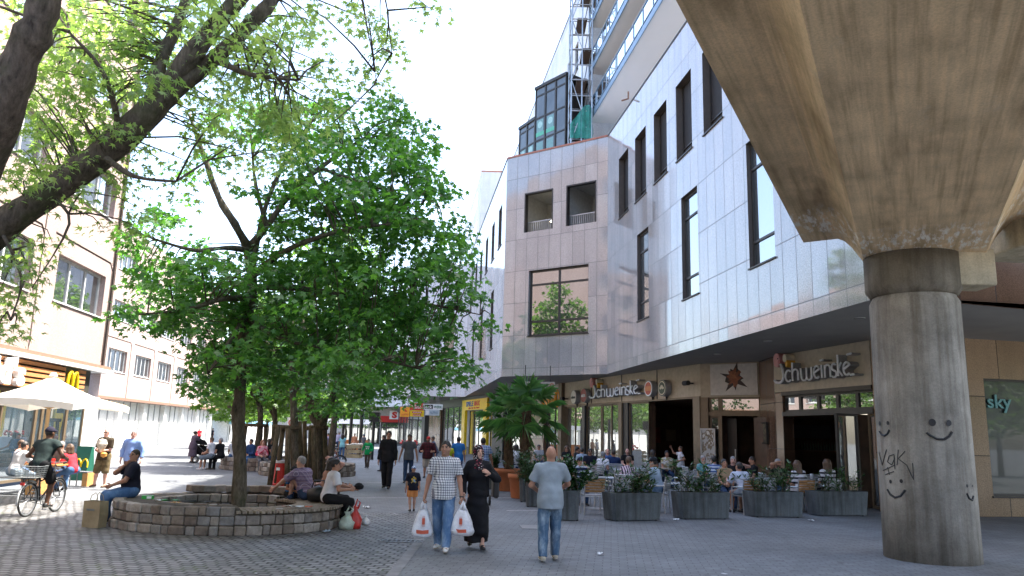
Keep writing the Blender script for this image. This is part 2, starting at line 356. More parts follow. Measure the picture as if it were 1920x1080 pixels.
window(office, W_B, 3.0, 3.9, 8.2, 11.4, .25, gm=GLASSD)
for o in r1lo+w2lo: window(office, W_R1 if o in r1lo else W_W2, *o, .16, (), (.2, .78))
for o in w2up+r1up: window(office, W_W2 if o in w2up else W_R1, *o, .295, (), (.16,), gm=VOID, fw=.05)  # flat dark panes paint the shade inside these open bays
window(office, W_C, *cbig[0], .2, (.5,), (.22, .78), fw=.1)
# open loggias in the cut corner
for o in cup:
    a, b, c, d = o; mb = MB(); D = -3.2
    q = lambda u, z, f: W_C.P(u, z, f)
    mb.face([q(a-.6, c-.1, D), q(b+.6, c-.1, D), q(b+.6, d+.3, D), q(a-.6, d+.3, D)]); mb.face([q(a-.6, d+.3, D), q(b+.6, d+.3, D), q(b+.6, d+.3, -.23), q(a-.6, d+.3, -.23)])
    for u in (a-.6, b+.6): mb.face([q(u, c-.1, D), q(u, d+.3, D), q(u, d+.3, -.23), q(u, c-.1, -.23)])
    mb.face([q(a-.6, c-.1, D), q(b+.6, c-.1, D), q(b+.6, c-.1, -.23), q(a-.6, c-.1, -.23)]); mb.build('loggia', plain('loggia_plaster', (.5, .5, .48), .8), office)
    mb = MB()
    for z in (c+.06, c+.62): mb.wbox(W_C, a+.02, b-.02, z-.02, z+.02, -.32, -.28)
    for k in range(15): u = a+.06+(b-a-.12)*k/14; mb.wbox(W_C, u-.012, u+.012, c+.08, c+.6, -.312, -.288)
    mb.build('railing', STEEL, office)
    mb = MB(); fw = .07
    for (ua, ub, za, zb) in ((a, a+fw, c, d), (b-fw, b, c, d), (a+fw, b-fw, d-fw, d)): mb.wbox(W_C, ua, ub, za, zb, -.25, .012)
    mb.build('opening_frame', DARKFR, office)
mb = MB(); q = W_C.P(2.3, 13.3, -1.); e = W_C.P(2.75, 13.75, -1.2); mb.tube([q, e], .05, 8); mb.build('light_tube', LAMPGLOW, office)
# coping, soffit, roof
mb = MB()
mb.wbox(W_C, 0, W_C.L, RF, RF+.09, -.45, .04); mb.build('roof_coping', REDCOPE, office)
for w in (W_W2, W_R1): part0 = MB(); part0.wbox(w, 0, w.L, RF, RF+.06, -.45, .03); part0.build('roof_coping', DARKFR, office)
GX = lambda Y: 17.6-.319*Y
mb = MB(); z = SF+.012
def poly(pts, z): mb.face([(x, y, z) for x, y in pts])
poly([Pn, Pf, Pc, (2, 62), (30, 45), (30, 19)], z); poly([Pn, (30, 19), Pr], z); poly([Pc, Pw, Pb, Pa, (-9.6, 100), (0, 110), (2, 62)], z); poly([(-9.6, 100), (-19, 102), (-17, 118), (0, 110)], z)
mb.build('soffit', SOFF, office)
mb = MB(); poly([Pn, Pf, Pc, (20, 62), (30, 25), Pr], RF-.02); poly([Pc, Pw, Pb, (-8, 75), (20, 75), (20, 62)], RF-.6); mb.build('roof', plain('roof_gravel', (.74, .73, .71), .9), office)  # roof made pale to bounce light up onto the balcony undersides
for (px, py) in ((1168, 716), (1263, 692), (1345, 664), (1440, 640), (1612, 597), (1002, 733), (942, 724), (925, 742)):
    p = gz(px, py, SF); mb = MB(); mb.lathe([(.11, -.012), (.13, -.012), (.13, .02)], (p[0], p[1], SF), 14); mb.lathe([(.0, -.006), (.1, -.006)], (p[0], p[1], SF), 14, 1); mb.build('soffit_light', [STEEL, plain('lamp_lens', (.7, .7, .66), .3)], office)
# ---- ground floor along the arcade
W_G = Wall((GX(100), 100), (GX(31.1), 31.1)); gu = lambda px: W_G.uz(px, 800)[0]
W_S2 = Wall((GX(31.1), 31.1), (9.57, 29.6)); W_S2p = Wall((9.57, 29.6), (9.44, 27.5)); W_S3 = Wall((9.44, 27.5), (10.54, 22.44)); W_S3b = Wall((10.54, 22.44), (10.7, 21.02)); W_S4 = Wall((10.7, 21.02), (18., 22.6))
sf = lambda n, mat, *boxes: None
def part(name, mat, parent, *boxes):
    mb = MB()
    for b in boxes: mb.wbox(*b)
    return mb.build(name, mat, parent)
part('shop_fascia', plain('black_fascia', (.03, .029, .028), .35), office, (W_G, 0, gu(985), 4.15, SF, -.3, 0))
ub = [gu(x) for x in (760, 770, 792, 804, 826, 868, 915, 945)]
def gl(name, w, u0, u1, z0, z1, off=-.2, mat=None, ml=(), tr=(), fm=None): return window(office, w, u0, u1, z0, z1, -off, ml, tr, fm or BLACK, mat or GLASS, .07, False, name)
gl('shop_window', W_G, 0, ub[1], .1, 4.15, ml=(.2, .4, .6, .8)); gl('shop_window', W_G, ub[1], ub[2], .1, 4.15, ml=(.5,))
part('column', BLACK, office, (W_G, ub[2], ub[2]+1.6, 0, 4.15, -.4, .1)); part('stone_pier', G_BROWN, office, (W_G, ub[3]+.3, ub[4], 0, 4.15, -.4, .05))
gl('shop_window', W_G, ub[4], ub[5], .1, 4.15, ml=(.25, .5, .75)); gl('shop_door', W_G, ub[5]+1., ub[6]-1., .05, 3.7, -.35, GLASSD, (.25, .5, .75))
gl('shop_window', W_G, ub[6], gu(985), .1, 4.15, mat=GLASSD, ml=(.3, .6)); part('column', BLACK, office, (W_G, gu(925), gu(946), 0, 4.15, -.3, .12))
part('yellow_portal', YEL, office, (W_G, ub[5], ub[6], 3.7, 4.55, -.1, .14), (W_G, ub[5], ub[5]+1., 0, 3.7, -.1, .14), (W_G, ub[6]-1., ub[6], 0, 3.7, -.1, .14))
part('stone_pier', G_BROWN, office, (W_G, gu(985), gu(1020), 0, SF, -.5, .03))
part('bank_fascia', plain('light_fascia', (.42, .4, .36), .5), office, (W_G, gu(1020), gu(1052), 3.47, SF, -.25, 0)); gl('bank_window', W_G, gu(1020), gu(1052), .05, 3.47, ml=(.5,), tr=(.7,))
part('bronze_pier', BRONZE, office, (W_G, gu(1052), gu(1058), 0, SF, -.4, .2))
# restaurant, first front
uS = gu(1058); LG = W_G.L
part('beige_fascia', BEIGE, office, (W_G, uS, LG, 3.55, SF, -.3, 0)); part('fascia_moulding', BRONZE, office, (W_G, uS, LG, 3.47, 3.55, -.3, .05))
for px in (1109, 1166, 1233): part('joint_strip', BLACK, office, (W_G, gu(px)-.03, gu(px)+.03, 3.56, SF, -.1, .02))
g4 = lambda a, b, mat=None, ml=(): gl('restaurant_window', W_G, gu(a), gu(b), .05, 3.47, -.12, mat, ml, (), BRONZE)
g4(1060, 1092, ml=(.5,)); g4(1097, 1125, GLASSD); g4(1126, 1162, ml=(.5,)); g4(1177, 1216)
part('bronze_pier', BRONZE, office, (W_G, gu(1162), gu(1168), 0, 3.47, -.3, .08)); part('bronze_pier', BRONZE, office, (W_G, gu(1302), LG, 0, 3.47, -.3, .06)); part('dark_jamb', BLACK, office, (W_G, gu(1092), gu(1097), 0, 3.47, -.3, .04)); part('dark_jamb', BLACK, office, (W_G, gu(1168), gu(1177), 0, 3.47, -.5, .0))
# dark rooms behind the open fronts
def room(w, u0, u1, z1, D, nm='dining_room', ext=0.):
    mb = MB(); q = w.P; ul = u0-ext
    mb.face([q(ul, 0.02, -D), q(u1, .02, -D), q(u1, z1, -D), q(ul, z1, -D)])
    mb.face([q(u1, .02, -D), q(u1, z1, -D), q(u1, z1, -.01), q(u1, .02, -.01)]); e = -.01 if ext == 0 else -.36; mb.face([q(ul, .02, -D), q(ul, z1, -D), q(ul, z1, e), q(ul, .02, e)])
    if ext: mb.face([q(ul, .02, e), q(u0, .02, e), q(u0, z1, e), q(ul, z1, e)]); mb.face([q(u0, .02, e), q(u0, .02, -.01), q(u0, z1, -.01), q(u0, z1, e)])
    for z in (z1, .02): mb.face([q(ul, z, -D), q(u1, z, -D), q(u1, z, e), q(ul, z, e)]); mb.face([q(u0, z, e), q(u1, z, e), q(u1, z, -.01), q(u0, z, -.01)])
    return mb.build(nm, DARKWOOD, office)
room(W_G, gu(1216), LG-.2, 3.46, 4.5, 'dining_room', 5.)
part('wall_panel', plain('ochre_panel', (.16, .075, .02), .6), office, (W_G, gu(1226), gu(1238), 1.5, 3.1, -4.4, -4.3))
# things glimpsed inside
for w, px, z, D in ((W_G, 1240, 2.75, 2.5), (W_G, 1272, 2.7, 3.4), (W_G, 1292, 2.6, 2.)):
    u = w.uz(px, 780)[0]; mb = MB(); mb.lathe([(.001, .12), (.06, .08), (.13, -.06), (.12, -.08)], w.P(u, z, -D), 14); lm = mb.build('pendant_lamp', plain('lamp_brass', (.4, .22, .08), .4, .6), office); mb = MB(); mb.lathe([(.001, .0), (.05, -.04), (.001, -.08)], w.P(u, z-.03, -D), 10); mb.build('bulb', LAMPGLOW, lm)
WGd = Wall(W_G.P(gu(1216)-4.98, 0, -.4)[:2], W_G.P(gu(1216)-4.98, 0, -4.5)[:2]); part('picture', plain('picture_red', (.22, .03, .02), .5), office, (WGd, 2.2, 2.9, 1.6, 2.4, .01, .05)); part('wall_panel', plain('ochre_panel', (.16, .075, .02), .6), office, (WGd, .3, 1.3, 1.2, 3.1, .01, .05)); part('picture', plain('picture_frame_pale', (.25, .2, .13), .5), office, (WGd, 3.2, 3.8, 1.7, 2.3, .01, .05)); part('bar_counter', plain('bar_wood', (.20, .10, .045), .4), office, (W_G, gu(1222), gu(1285), 0.03, 1.15, -3.6, -3.2))
# entrance with billboard
L2 = W_S2.L
part('billboard_wall', BEIGE, office, (W_S2, 0, L2, 3.5, SF, -.3, 0)); part('bronze_pier', BRONZE, office, (W_S2, 0, .32, 0, 3.5, -.3, .03)); part('door_frame', BRONZE, office, (W_S2, .32, L2, 2.78, 2.92, -.2, .0), (W_S2, .75, .87, 0, 2.78, -.2, 0.0), (W_S2, L2-.1, L2, 0, 2.78, -.2, 0))
gl('transom_window', W_S2, .34, .78, 2.92, 3.5, -.1, fm=BRONZE); gl('transom_window', W_S2, .8, L2, 2.92, 3.5, -.1, fm=BRONZE); gl('side_window', W_S2, .34, .75, .05, 2.78, -.12, GLASSD, fm=BRONZE)
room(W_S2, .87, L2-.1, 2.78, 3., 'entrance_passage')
dm = MB(); dm.wbox(W_S2, .9, 1.28, .05, 2.7, -.5, -.45); dl = dm.build('door', plain('dark_door', (.03, .02, .014), .4), office); hm = MB(); hm.wbox(W_S2, 1.2, 1.24, 1.0, 1.5, -.449, -.4); hm.build('handle', STEEL, dl)
part('stone_pier', G_BROWN, office, (W_S2p, 0, W_S2p.L, 0, SF, -.4, 0)); part('stone_pier', G_BROWN, office, (W_S3, 0, .45, 0, 3.52, -.4, 0))
# restaurant, second front
L3 = W_S3.L; s3 = lambda px: W_S3.uz(px, 760)[0]
part('beige_fascia', plain('beige_fascia_pale', (.50, .44, .34), .55), office, (W_S3, .02, L3, 3.55, SF, -.3, .02)); part('door_frame', DARKFR, office, (W_S3, .45, L3, 3.42, 3.55, -.3, .05), (W_S3, .45, L3, 2.72, 2.86, -.2, .04))
e = [s3(x) for x in (1464, 1496, 1530, 1566, 1603, 1640)]
for a, b in zip(e, e[1:]): gl('transom_window', W_S3, max(.47, a), min(b, L3), 2.86, 3.42, -.12, fm=DARKFR)
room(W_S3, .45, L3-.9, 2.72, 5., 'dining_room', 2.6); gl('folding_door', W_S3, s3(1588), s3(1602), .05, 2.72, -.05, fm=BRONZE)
fd = Wall(W_S3.P(s3(1604), 0, .0)[:2], W_S3.P(s3(1612), 0, .85)[:2]); gl('folding_door', fd, 0, fd.L, .05, 2.72, -.02, fm=BLACK)
gl('folding_door', W_S3, s3(1622), L3, .05, 2.72, -.1, mat=GLASSD, fm=BRONZE); part('bar_counter', plain('bar_wood', (.20, .10, .045), .4), office, (W_S3, .7, 3.4, .03, 1.15, -3.2, -2.7)); WSd = Wall(W_S3.P(-2.13, 0, -.4)[:2], W_S3.P(-2.13, 0, -5.)[:2]); part('bar_shelf', plain('bar_shelf', (.16, .09, .05), .4), office, (WSd, 1.2, 3.4, 1.5, 1.55, .02, .3)); part('fridge', plain('fridge_steel', (.18, .19, .2), .3, .5), office, (WSd, .2, .95, .05, 1.9, .02, .5))
mb = MB(); rr_ = random.Random(8)
for i in range(18): mb.lathe([(.035, 0), (.035, .2), (.012, .27), (.012, .33)], WSd.P(1.26+.118*i, 1.552, .16), 7)
mb.build('bottles', plain('bottle_glass', (.18, .22, .17), .15), office); part('menu_board', plain('chalk_board', (.10, .10, .11), .6), office, (WSd, 1.6, 3.2, 2.0, 2.5, .02, .07))
part('lantern', plain('paper_lantern', (.7, .68, .62), .6), office, (W_S3, s3(1520), s3(1532), 1.75, 2.5, -2.2, -2.0))
mb = MB(); wall_panel(mb, W_S4, 0, W_S4.L, 0, SF, [(2.62, 6.8, .55, 3.75)], .12); wall_panel(mb, W_S3b, 0, W_S3b.L, 0, SF); mb.build('granite_cladding', [G_TAN], office)
window(office, W_S4, 2.62, 6.8, .55, 3.75, .1, (.5,), (), DARKFR, glass('shaded_glass', (.02, .026, .026), .05, .02, .10), .06, True, 'shop_window')
# ================================================================ signs and lettering on the arcade
sg = lambda n, l, c='sign', g=None, loc=(0, 0, 0): thing(n, l, c, loc, 0, g)
LETW = plain('letter_white', (.84, .88, .92), .35); LETD = plain('letter_side_grey', (.3, .3, .3), .5); PIG = plain('pig_pink', (.72, .33, .33), .45)
def restaurant_sign(w, ua, ub, zc, h, label):
    t = sg('restaurant_sign', label, 'sign', 'raised restaurant signs', w.P((ua+ub)/2, zc-h/2, .1))
    W_ = ub-ua; u1 = ua+W_*.11; xh = h*.5
    def stroke(pts, r, name='letter', m=LETW):
        mb = MB(); P = [(ua+W_*x, zc-h*.36+h*y) for x, y in pts]
        mb.tube([w.P(u, z, .34) for u, z in P], r, 6); 
        for (a, b), (c, d) in zip(P, P[1:]):
            n = np.array([-(d-b), c-a]); n = n/np.linalg.norm(n)*r*.72
            mb.prism([(a+n[0], b+n[1]), (c+n[0], d+n[1]), (c-n[0], d-n[1]), (a-n[0], b-n[1])], lambda p: w.P(p[0], p[1], .32), lambda p: w.P(p[0], p[1], .02), 1)
        return mb.build(name, [m, LETD], t)
    arc = lambda cx, cy, rx, ry, a0, a1, n=9: [(cx+rx*math.cos(math.radians(a0+(a1-a0)*i/n)), cy+ry*math.sin(math.radians(a0+(a1-a0)*i/n))) for i in range(n+1)]
    r = h*.034
    stroke([(.10, .62), (.13, .45), (.14, .2), (.12, .06), (.08, .0), (.02, .03), (.0, .1)], r*1.35)            # S tail
    stroke(arc(.215, .2, .045, .19, 50, 310), r)                                                                      # c
    stroke([(.275, .62), (.275, .02)], r); stroke(arc(.315, .26, .04, .13, 180, 0)+[(.355, .02)], r)                # h
    stroke([(.395, .4), (.405, .1)]+arc(.44, .1, .035, .1, 180, 360)+[(.475, .4)], r); stroke(arc(.51, .1, .035, .1, 180, 360)+[(.545, .4)], r)  # w
    stroke([(.575, .2), (.65, .3)]+arc(.615, .22, .04, .19, 25, 310), r)                                             # e
    stroke([(.68, .42), (.68, .02)], r); stroke([(.665, .56), (.705, .57)], r)                                       # i
    stroke([(.72, .4), (.72, .02)], r); stroke(arc(.755, .28, .035, .12, 180, 0)+[(.79, .02)], r)                   # n
    stroke(arc(.835, .31, .027, .1, 40, 270, 7)+arc(.835, .1, .03, .1, 90, -140, 7), r)                              # s
    stroke([(.885, .66), (.885, .02)], r); stroke([(.925, .42), (.888, .22), (.935, .02)], r)                       # k
    stroke([(.95, .2), (1.02, .32)]+arc(.99, .22, .04, .19, 30, 310), r); stroke([(1.0, .62), (1.05, .64)], r); stroke([(1.03, .02), (1.07, .03)], r)
    def disc(cx, cy, rx, ry, m, name, o0=.03, o1=.36):
        mb = MB(); pl_ = [(ua+W_*cx+rx*math.cos(a), zc-h*.36+h*cy+ry*math.sin(a)) for a in np.linspace(0, 2*math.pi, 22)[:-1]]
        mb.prism(pl_, lambda p: w.P(p[0], p[1], o1), lambda p: w.P(p[0], p[1], o0)); return mb.build(name, m, t)
    disc(.045, .78, h*.19, h*.24, PIG, 'emblem'); disc(.03, 1.02, h*.08, h*.09, PIG, 'emblem', .03, .33); disc(.10, .7, h*.07, h*.07, plain('snout', (.6, .2, .2), .5), 'emblem', .36, .4); disc(.07, .82, h*.02, h*.025, BLACK, 'emblem', .36, .375)
    disc(.17, .8, h*.11, h*.13, plain('cream', (.7, .62, .45), .5), 'emblem'); disc(.185, .62, h*.07, h*.13, plain('emblem_orange', (.75, .4, .05), .5), 'emblem', .03, .34)
    return t
restaurant_sign(W_G, gu(1116), gu(1206), 4.17, 1.02, 'pale blue white restaurant letters with a pink pig head, nearer the palms')
restaurant_sign(W_S3, s3(1471), s3(1612), 4.2, 1.02, 'unlit cream restaurant letters with a pink pig head, next to the concrete pier')
def disc_sign(px, py, r, base, word, wc, label, w=W_G):
    u, z = w.uz(px, py); t = sg('round_sign', label, 'sign', 'round drink signs on the fascia', w.P(u, z-r, 0))
    def d(rr, o0, o1, m, nm):
        mb = MB(); mb.prism([(u+rr*math.cos(a), z+rr*.95*math.sin(a)) for a in np.linspace(0, 2*math.pi, 25)[:-1]], lambda p: w.P(p[0], p[1], o1), lambda p: w.P(p[0], p[1], o0)); return mb.build(nm, m, t)
    d(r, .02, .28, LETD, 'light_box'); d(r*.93, .28, .29, base, 'sign_face')
    if word: letters('lettering', word, r*1.35, r*.42, wc, w, u, z, .30, .012, .01, t)
    mb = MB(); mb.wbox(w, u-.02, u+.02, z-r-.12, z-r+.02, .02, .1); mb.build('bracket', BLACK, t); return t, d
t_, d_ = disc_sign(1084, 745, .40, plain('sign_cream', (.7, .68, .6), .5), 'ratsherrn', BLACK, 'cream round sign with dark script, leftmost on the restaurant fascia')
t_, d_ = disc_sign(1103, 742, .40, plain('sign_maroon', (.3, .05, .035), .5), 'astra', LETW, 'dull red round sign beside the cream round sign')
t_, d_ = disc_sign(1226, 729, .38, LETW, None, BLACK, 'white round sign with an orange red band across its red disc'); d_(.30, .29, .295, plain('sign_redbrown', (.5, .09, .04), .5), 'ring'); 
u, z = W_G.uz(1226, 729); mb = MB(); mb.wbox(W_G, u-.3, u+.3, z-.1, z+.1, .295, .3); mb.build('band', plain('band_orange', (.6, .22, .07), .5), t_)
t_, d_ = disc_sign(1252, 728, .38, plain('sign_black', (.02, .02, .018), .5), None, BLACK, 'black round sign with a pale ring, rightmost on the restaurant fascia'); d_(.32, .29, .294, plain('sign_palegold', (.6, .55, .4), .5), 'ring'); d_(.27, .294, .298, plain('sign_green', (.04, .06, .03), .5), 'ring')
for k in range(3):
    u, z = W_G.uz(1252, 728); mb = MB(); mb.prism([(u+.1*math.cos(a)+.1*(k-1), z+.06*math.sin(a)+.07*(1-abs(k-1))) for a in np.linspace(0, 6.283, 9)[:-1]], lambda p: W_G.P(p[0], p[1], .304), lambda p: W_G.P(p[0], p[1], .297)); mb.build('emblem', plain('sign_palegold', (.6, .55, .4)), t_)
for w, px, py, lb in ((W_G, 1065, 748, 'small black spotlight on the bronze pier next to the bank'), (W_G, 1300, 719, 'small black spotlight at the right end of the beige fascia')):
    u, z = w.uz(px, py); t = sg('spotlight', lb, 'light', 'black arcade spotlights', w.P(u, z, .2)); mb = MB(); mb.tube([w.P(u-.16, z, .35), w.P(u+.2, z, .35)], .1, 10); mb.build('lamp_body', BLACK, t); mb = MB(); mb.wbox(w, u-.03, u+.03, z-.03, z+.03, .0, .3); mb.build('bracket', BLACK, t)
u, z = W_G.uz(1037, 756); t = sg('bank_sign', 'orange yellow bank lettering on the pale fascia behind the palms', 'sign', None, W_G.P(u, z-.4, .1))
letters('lettering', 'COMMERZBANK', W_G.uz(1046, 756)[0]-W_G.uz(1019, 756)[0], .55, ORANGE, W_G, (W_G.uz(1046, 756)[0]+W_G.uz(1019, 756)[0])/2, z, .08, .1, .012, t)
uu = W_G.uz(1050, 752)[0]; mb = MB(); mb.tube([W_G.P(uu+.35*math.cos(a), z+.25+.45*math.sin(a), .15) for a in np.linspace(-.3, 5.2, 12)], .1, 6); mb.build('emblem', ORANGE, t)
# hanging bank sign
p = atY(1008, 722, 34.); t = sg('hanging_sign', 'pale hanging bank sign under the soffit above the palm', 'sign', 'hanging shop signs', (p[0], p[1], p[2]-.2))
mb = MB(); mb.box((p[0], p[1], p[2]), (1.5, .1, .30)); mb.build('sign_board', plain('board_beige', (.35, .31, .25), .5), t)
FR = lambda x, y, z: ((x, y, z), (1, 0, 0), (0, 0, 1), (0, -1, 0))
letters('lettering', 'COMMERZBANK', 1.0, .15, BLACK, ext=.012, bold=.012, parent=t, frame=FR(p[0]-.03, p[1]-.056, p[2]))
mb = MB(); mb.box((p[0]-.64, p[1]-.056, p[2]), (.12, .012, .17)); mb.build('emblem', BLACK, t); mb = MB(); mb.tube([(p[0]+.62+.08*math.cos(a), p[1]-.058, p[2]+.08*math.sin(a)) for a in np.linspace(0, 6.28, 8)], .025, 6); mb.build('emblem', plain('emblem_brown', (.35, .12, .05)), t)
mb = MB()
for dx in (-.55, .55): mb.tube([(p[0]+dx, p[1], p[2]+.14), (p[0]+dx, p[1], SF+.01)], .02, 6)
mb.build('hanger', BLACK, t)
# hanging signs further down the arcade
def hang(px0, px1, py0, py1, Y, label, face, name='hanging_sign'):
    a = atY(px0, (py0+py1)/2, Y); b = atY(px1, (py0+py1)/2, Y); zt = atY((px0+px1)/2, py0, Y)[2]; zb = atY((px0+px1)/2, py1, Y)[2]
    c = ((a[0]+b[0])/2, Y, (zt+zb)/2); w, h = b[0]-a[0], zt-zb
    t = sg(name, label, 'sign', 'hanging shop signs', (c[0], Y, zb)); mb = MB(); mb.box(c, (w, .14, h)); mb.build('sign_board', face, t)
    mb = MB(); mb.tube([(c[0]-w*.3, Y, zt-.02), (c[0]-w*.3, Y, SF+.01)], .03, 6); mb.tube([(c[0]+w*.3, Y, zt-.02), (c[0]+w*.3, Y, SF+.01)], .03, 6); mb.build('hanger', GREYM, t)
    def tx(s, fx, fz, fw, fh, m, bold=.015): letters('lettering', s, w*fw, h*fh, m, ext=.02, bold=bold, parent=t, frame=FR(c[0]+fx*w, Y-.082, c[2]+fz*h))
    def bx(fx, fz, fw, fh, m, nm='sign_band'): mb = MB(); mb.box((c[0]+fx*w, Y-.075, c[2]+fz*h), (w*fw, .012, h*fh)); mb.build(nm, m, t)
    return tx, bx
GRN = plain('sign_dark_green', (.01, .13, .06), .5); BLUE = plain('sign_blue', (.02, .1, .3), .5)
tx, bx = hang(793, 830, 758, 768, 62, 'white hanging bakery sign with black and green lettering', WHITE); bx(-.24, 0, .5, .8, BLACK); tx('back', -.24, 0, .42, .6, WHITE); tx('WERK', .26, 0, .42, .5, GRN)
tx, bx = hang(797, 824, 768, 779, 63.5, 'pale blue grey hanging sign under the bakery sign', plain('sign_pale', (.5, .56, .58), .5)); tx('ALPHA', .12, 0, .55, .5, plain('sign_greyblue', (.2, .3, .38))); bx(-.33, -.05, .2, .7, WHITE)
tx, bx = hang(769, 794, 756, 769, 64.5, 'red hanging sign with slanting white script above a yellow one', RED); tx('schuh', -.05, .15, .7, .3, WHITE); tx('reparatur', .05, -.2, .7, .3, WHITE)
tx, bx = hang(769, 795, 769.6, 781, 66, 'yellow hanging sign with red lines of writing, below the red one', YEL); bx(0, .18, .7, .3, RED); tx('SCHUHE', 0, .18, .6, .2, WHITE); bx(0, -.25, .6, .25, RED); tx('SCHLÜSSEL', 0, -.25, .52, .18, WHITE)
tx, bx = hang(750.5, 768, 763, 781.5, 66.6, 'orange yellow square lottery sign on the white block corner', ORANGE, 'lottery_sign'); tx('LOTTO', 0, -.28, .7, .16, RED); bx(-.04, .2, .3, .14, RED, 'emblem'); bx(.1, .08, .3, .12, RED, 'emblem')
# portal lettering
u = (ub[5]+ub[6])/2; t = sg('toy_shop_sign', 'red and blue toy shop lettering on the yellow portal', 'sign', None, W_G.P(u, 3.9, .2))
letters('lettering', 'SPIELE', 2.3, .42, BLUE, W_G, u-1.3, 4.2, .155, .02, .02, t); letters('lettering', 'MAX', 1.7, .42, RED, W_G, u+1., 4.2, .155, .02, .02, t); letters('lettering', 'alles für ihr kind', 3.4, .16, RED, W_G, u, 3.86, .155, .02, .012, t)
u, z = W_S4.uz(1908, 748); t = sg('window_sign', 'teal lettering in the shop window behind the concrete pier', 'sign', None, W_S4.P(2.95, 2.7, -.05)); letters('lettering', 'sky', .8, .5, plain('teal_sign', (.1, .32, .33), .4), W_S4, 3.14, 3.06, -.06, .03, .015, t)
# billboard picture and menu cases
a = W_S2.uz(1333, 712)[0]; b = W_S2.uz(1421, 712)[0]; t = sg('billboard', 'white billboard with a jagged dark hole and an orange brown blot over the entrance', 'sign', None, W_S2.P(.9, 3.6, .05))
mb = MB(); mb.wbox(W_S2, a, b, 3.58, SF-.06, 0., .06); mb.build('sign_board', plain('billboard_white', (.62, .58, .53), .5), t)
rnd = random.Random(5); uc, zc = a+(b-a)*.52, 4.26
def star(n, r0, r1, sx, off, m, seed):
    rr = random.Random(seed); pts = []
    for i in range(n*2):
        an = math.pi*i/n; r = (r1 if i % 2 == 0 else r0)*rr.uniform(.5, 1.15); an += rr.uniform(-.12, .12); pts.append((uc+r*sx*math.cos(an), zc+r*math.sin(an)))
    mb = MB(); mb.prism(pts, lambda p: W_S2.P(p[0], p[1], off), lambda p: W_S2.P(p[0], p[1], .055)); mb.build('picture', m, t)
star(9, .34, .62, .95, .066, plain('picture_dark', (.035, .016, .012), .5), 4); star(14, .34, .42, .95, .072, plain('picture_rust', (.24, .065, .022), .5, 0, .5, 5), 9); uc -= .06; zc += .08; star(10, .13, .2, 1, .077, plain('picture_orange', (.33, .11, .04), .5, 0, .4, 8), 2)
def case(w, px, py, bw, bh, label, fm, inner, name='menu_case'):
    u, z = w.uz(px, py); t = sg(name, label, 'sign', 'framed menu cases', w.P(u, z-bh/2, .05)); mb = MB(); f = .05
    for q in ((u-bw/2, u+bw/2, z+bh/2-f, z+bh/2), (u-bw/2, u+bw/2, z-bh/2, z-bh/2+f), (u-bw/2, u-bw/2+f, z-bh/2+f, z+bh/2-f), (u+bw/2-f, u+bw/2, z-bh/2+f, z+bh/2-f)): mb.wbox(w, *q, .02, .1)
    mb.build('frame', fm, t); mb = MB(); mb.wbox(w, u-bw/2+f, u+bw/2-f, z-bh/2+f, z+bh/2-f, .02, .06); mb.build('poster', inner, t); return t
pt = NT('poster_print'); pt.col(pt.ramp(pt.noise(pt.coord('Object', (1, 1, .5)), 6, 3), [(.35, (.5, .5, .48)), (.48, (.25, .2, .14)), (.56, (.7, .68, .62)), (.7, (.35, .05, .04))], 'CONSTANT')); pt.s('Roughness', .15)
case(W_S2, 1329, 836, .62, 1.35, 'tall silver framed glossy poster by the entrance, standing between the dark openings', plain('alu_frame', (.5, .5, .5), .35, .6), pt.m, 'poster_case')
pt2 = NT('menu_print'); pt2.col(pt2.ramp(pt2.noise(pt2.coord(), 9, 2), [(.45, (.03, .03, .03)), (.6, (.3, .27, .17))])); pt2.s('Roughness', .3)
case(W_S2p, 1434, 812, 1.2, .78, 'black framed menu case with two food pictures on the brown pier', BLACK, pt2.m)
# ================================================================ tower above
tower = thing('apartment_tower', 'pale apartment tower with long glass balconies rising behind the granite block', 'building', (RX(44)+1.4, 44, RF))
TX = lambda a, Y: a-.131*Y
T_far = Wall((TX(11., 86), 86), (TX(11., 47.5), 47.5)); T_side = Wall((TX(11., 47.5), 47.5), (TX(12.8, 47.3), 47.3)); T_near = Wall((TX(12.8, 47.3), 47.3), (TX(12.8, -4), -4))
TW = granite('white_render', (.74, .74, .73), (.45, .6), 3.2, 3.3, (.5, .5, .5), .3); TH = 33.5
mb = MB(); tw = [(T_far.L-u-1.1, T_far.L-u, z, z+2.2) for u in (3.6, 6.2) for z in (27.6,)]
wall_panel(mb, T_far, 0, T_far.L, RF-.1, TH, tw, .2); wall_panel(mb, T_side, 0, T_side.L, RF-.1, TH); wall_panel(mb, T_near, 0, T_near.L, RF-.1, TH)
mb.face([T_far.P(0, TH), T_far.P(T_far.L, TH), T_near.P(T_near.L, TH), (30, -4, TH), (30, 86, TH)], 0, [(0, 0)]*5)
mb.face([T_near.P(T_near.L, RF-.1), (30, -4, RF-.1), (30, -4, TH), T_near.P(T_near.L, TH)], 0, [(0, 0)]*4)
mb.build('wall', [TW], tower)
for o in tw: window(tower, T_far, *o, .15, (.5,))
mb = MB(); mb.wbox(T_far, 0, T_far.L, TH, TH+.2, -.4, .04); mb.build('roof_coping', GREYM, tower)
BW = Wall((TX(10.6, 45.6), 45.6), (TX(10.6, -2), -2)); BLR = plain('balcony_blue_steel', (.20, .29, .38), .4, .3)
BCON = plain('balcony_soffit', (.90, .88, .84), .7, 0, .02, .6); BGL = glass('balcony_glass', (.12, .2, .26), .75, .05)
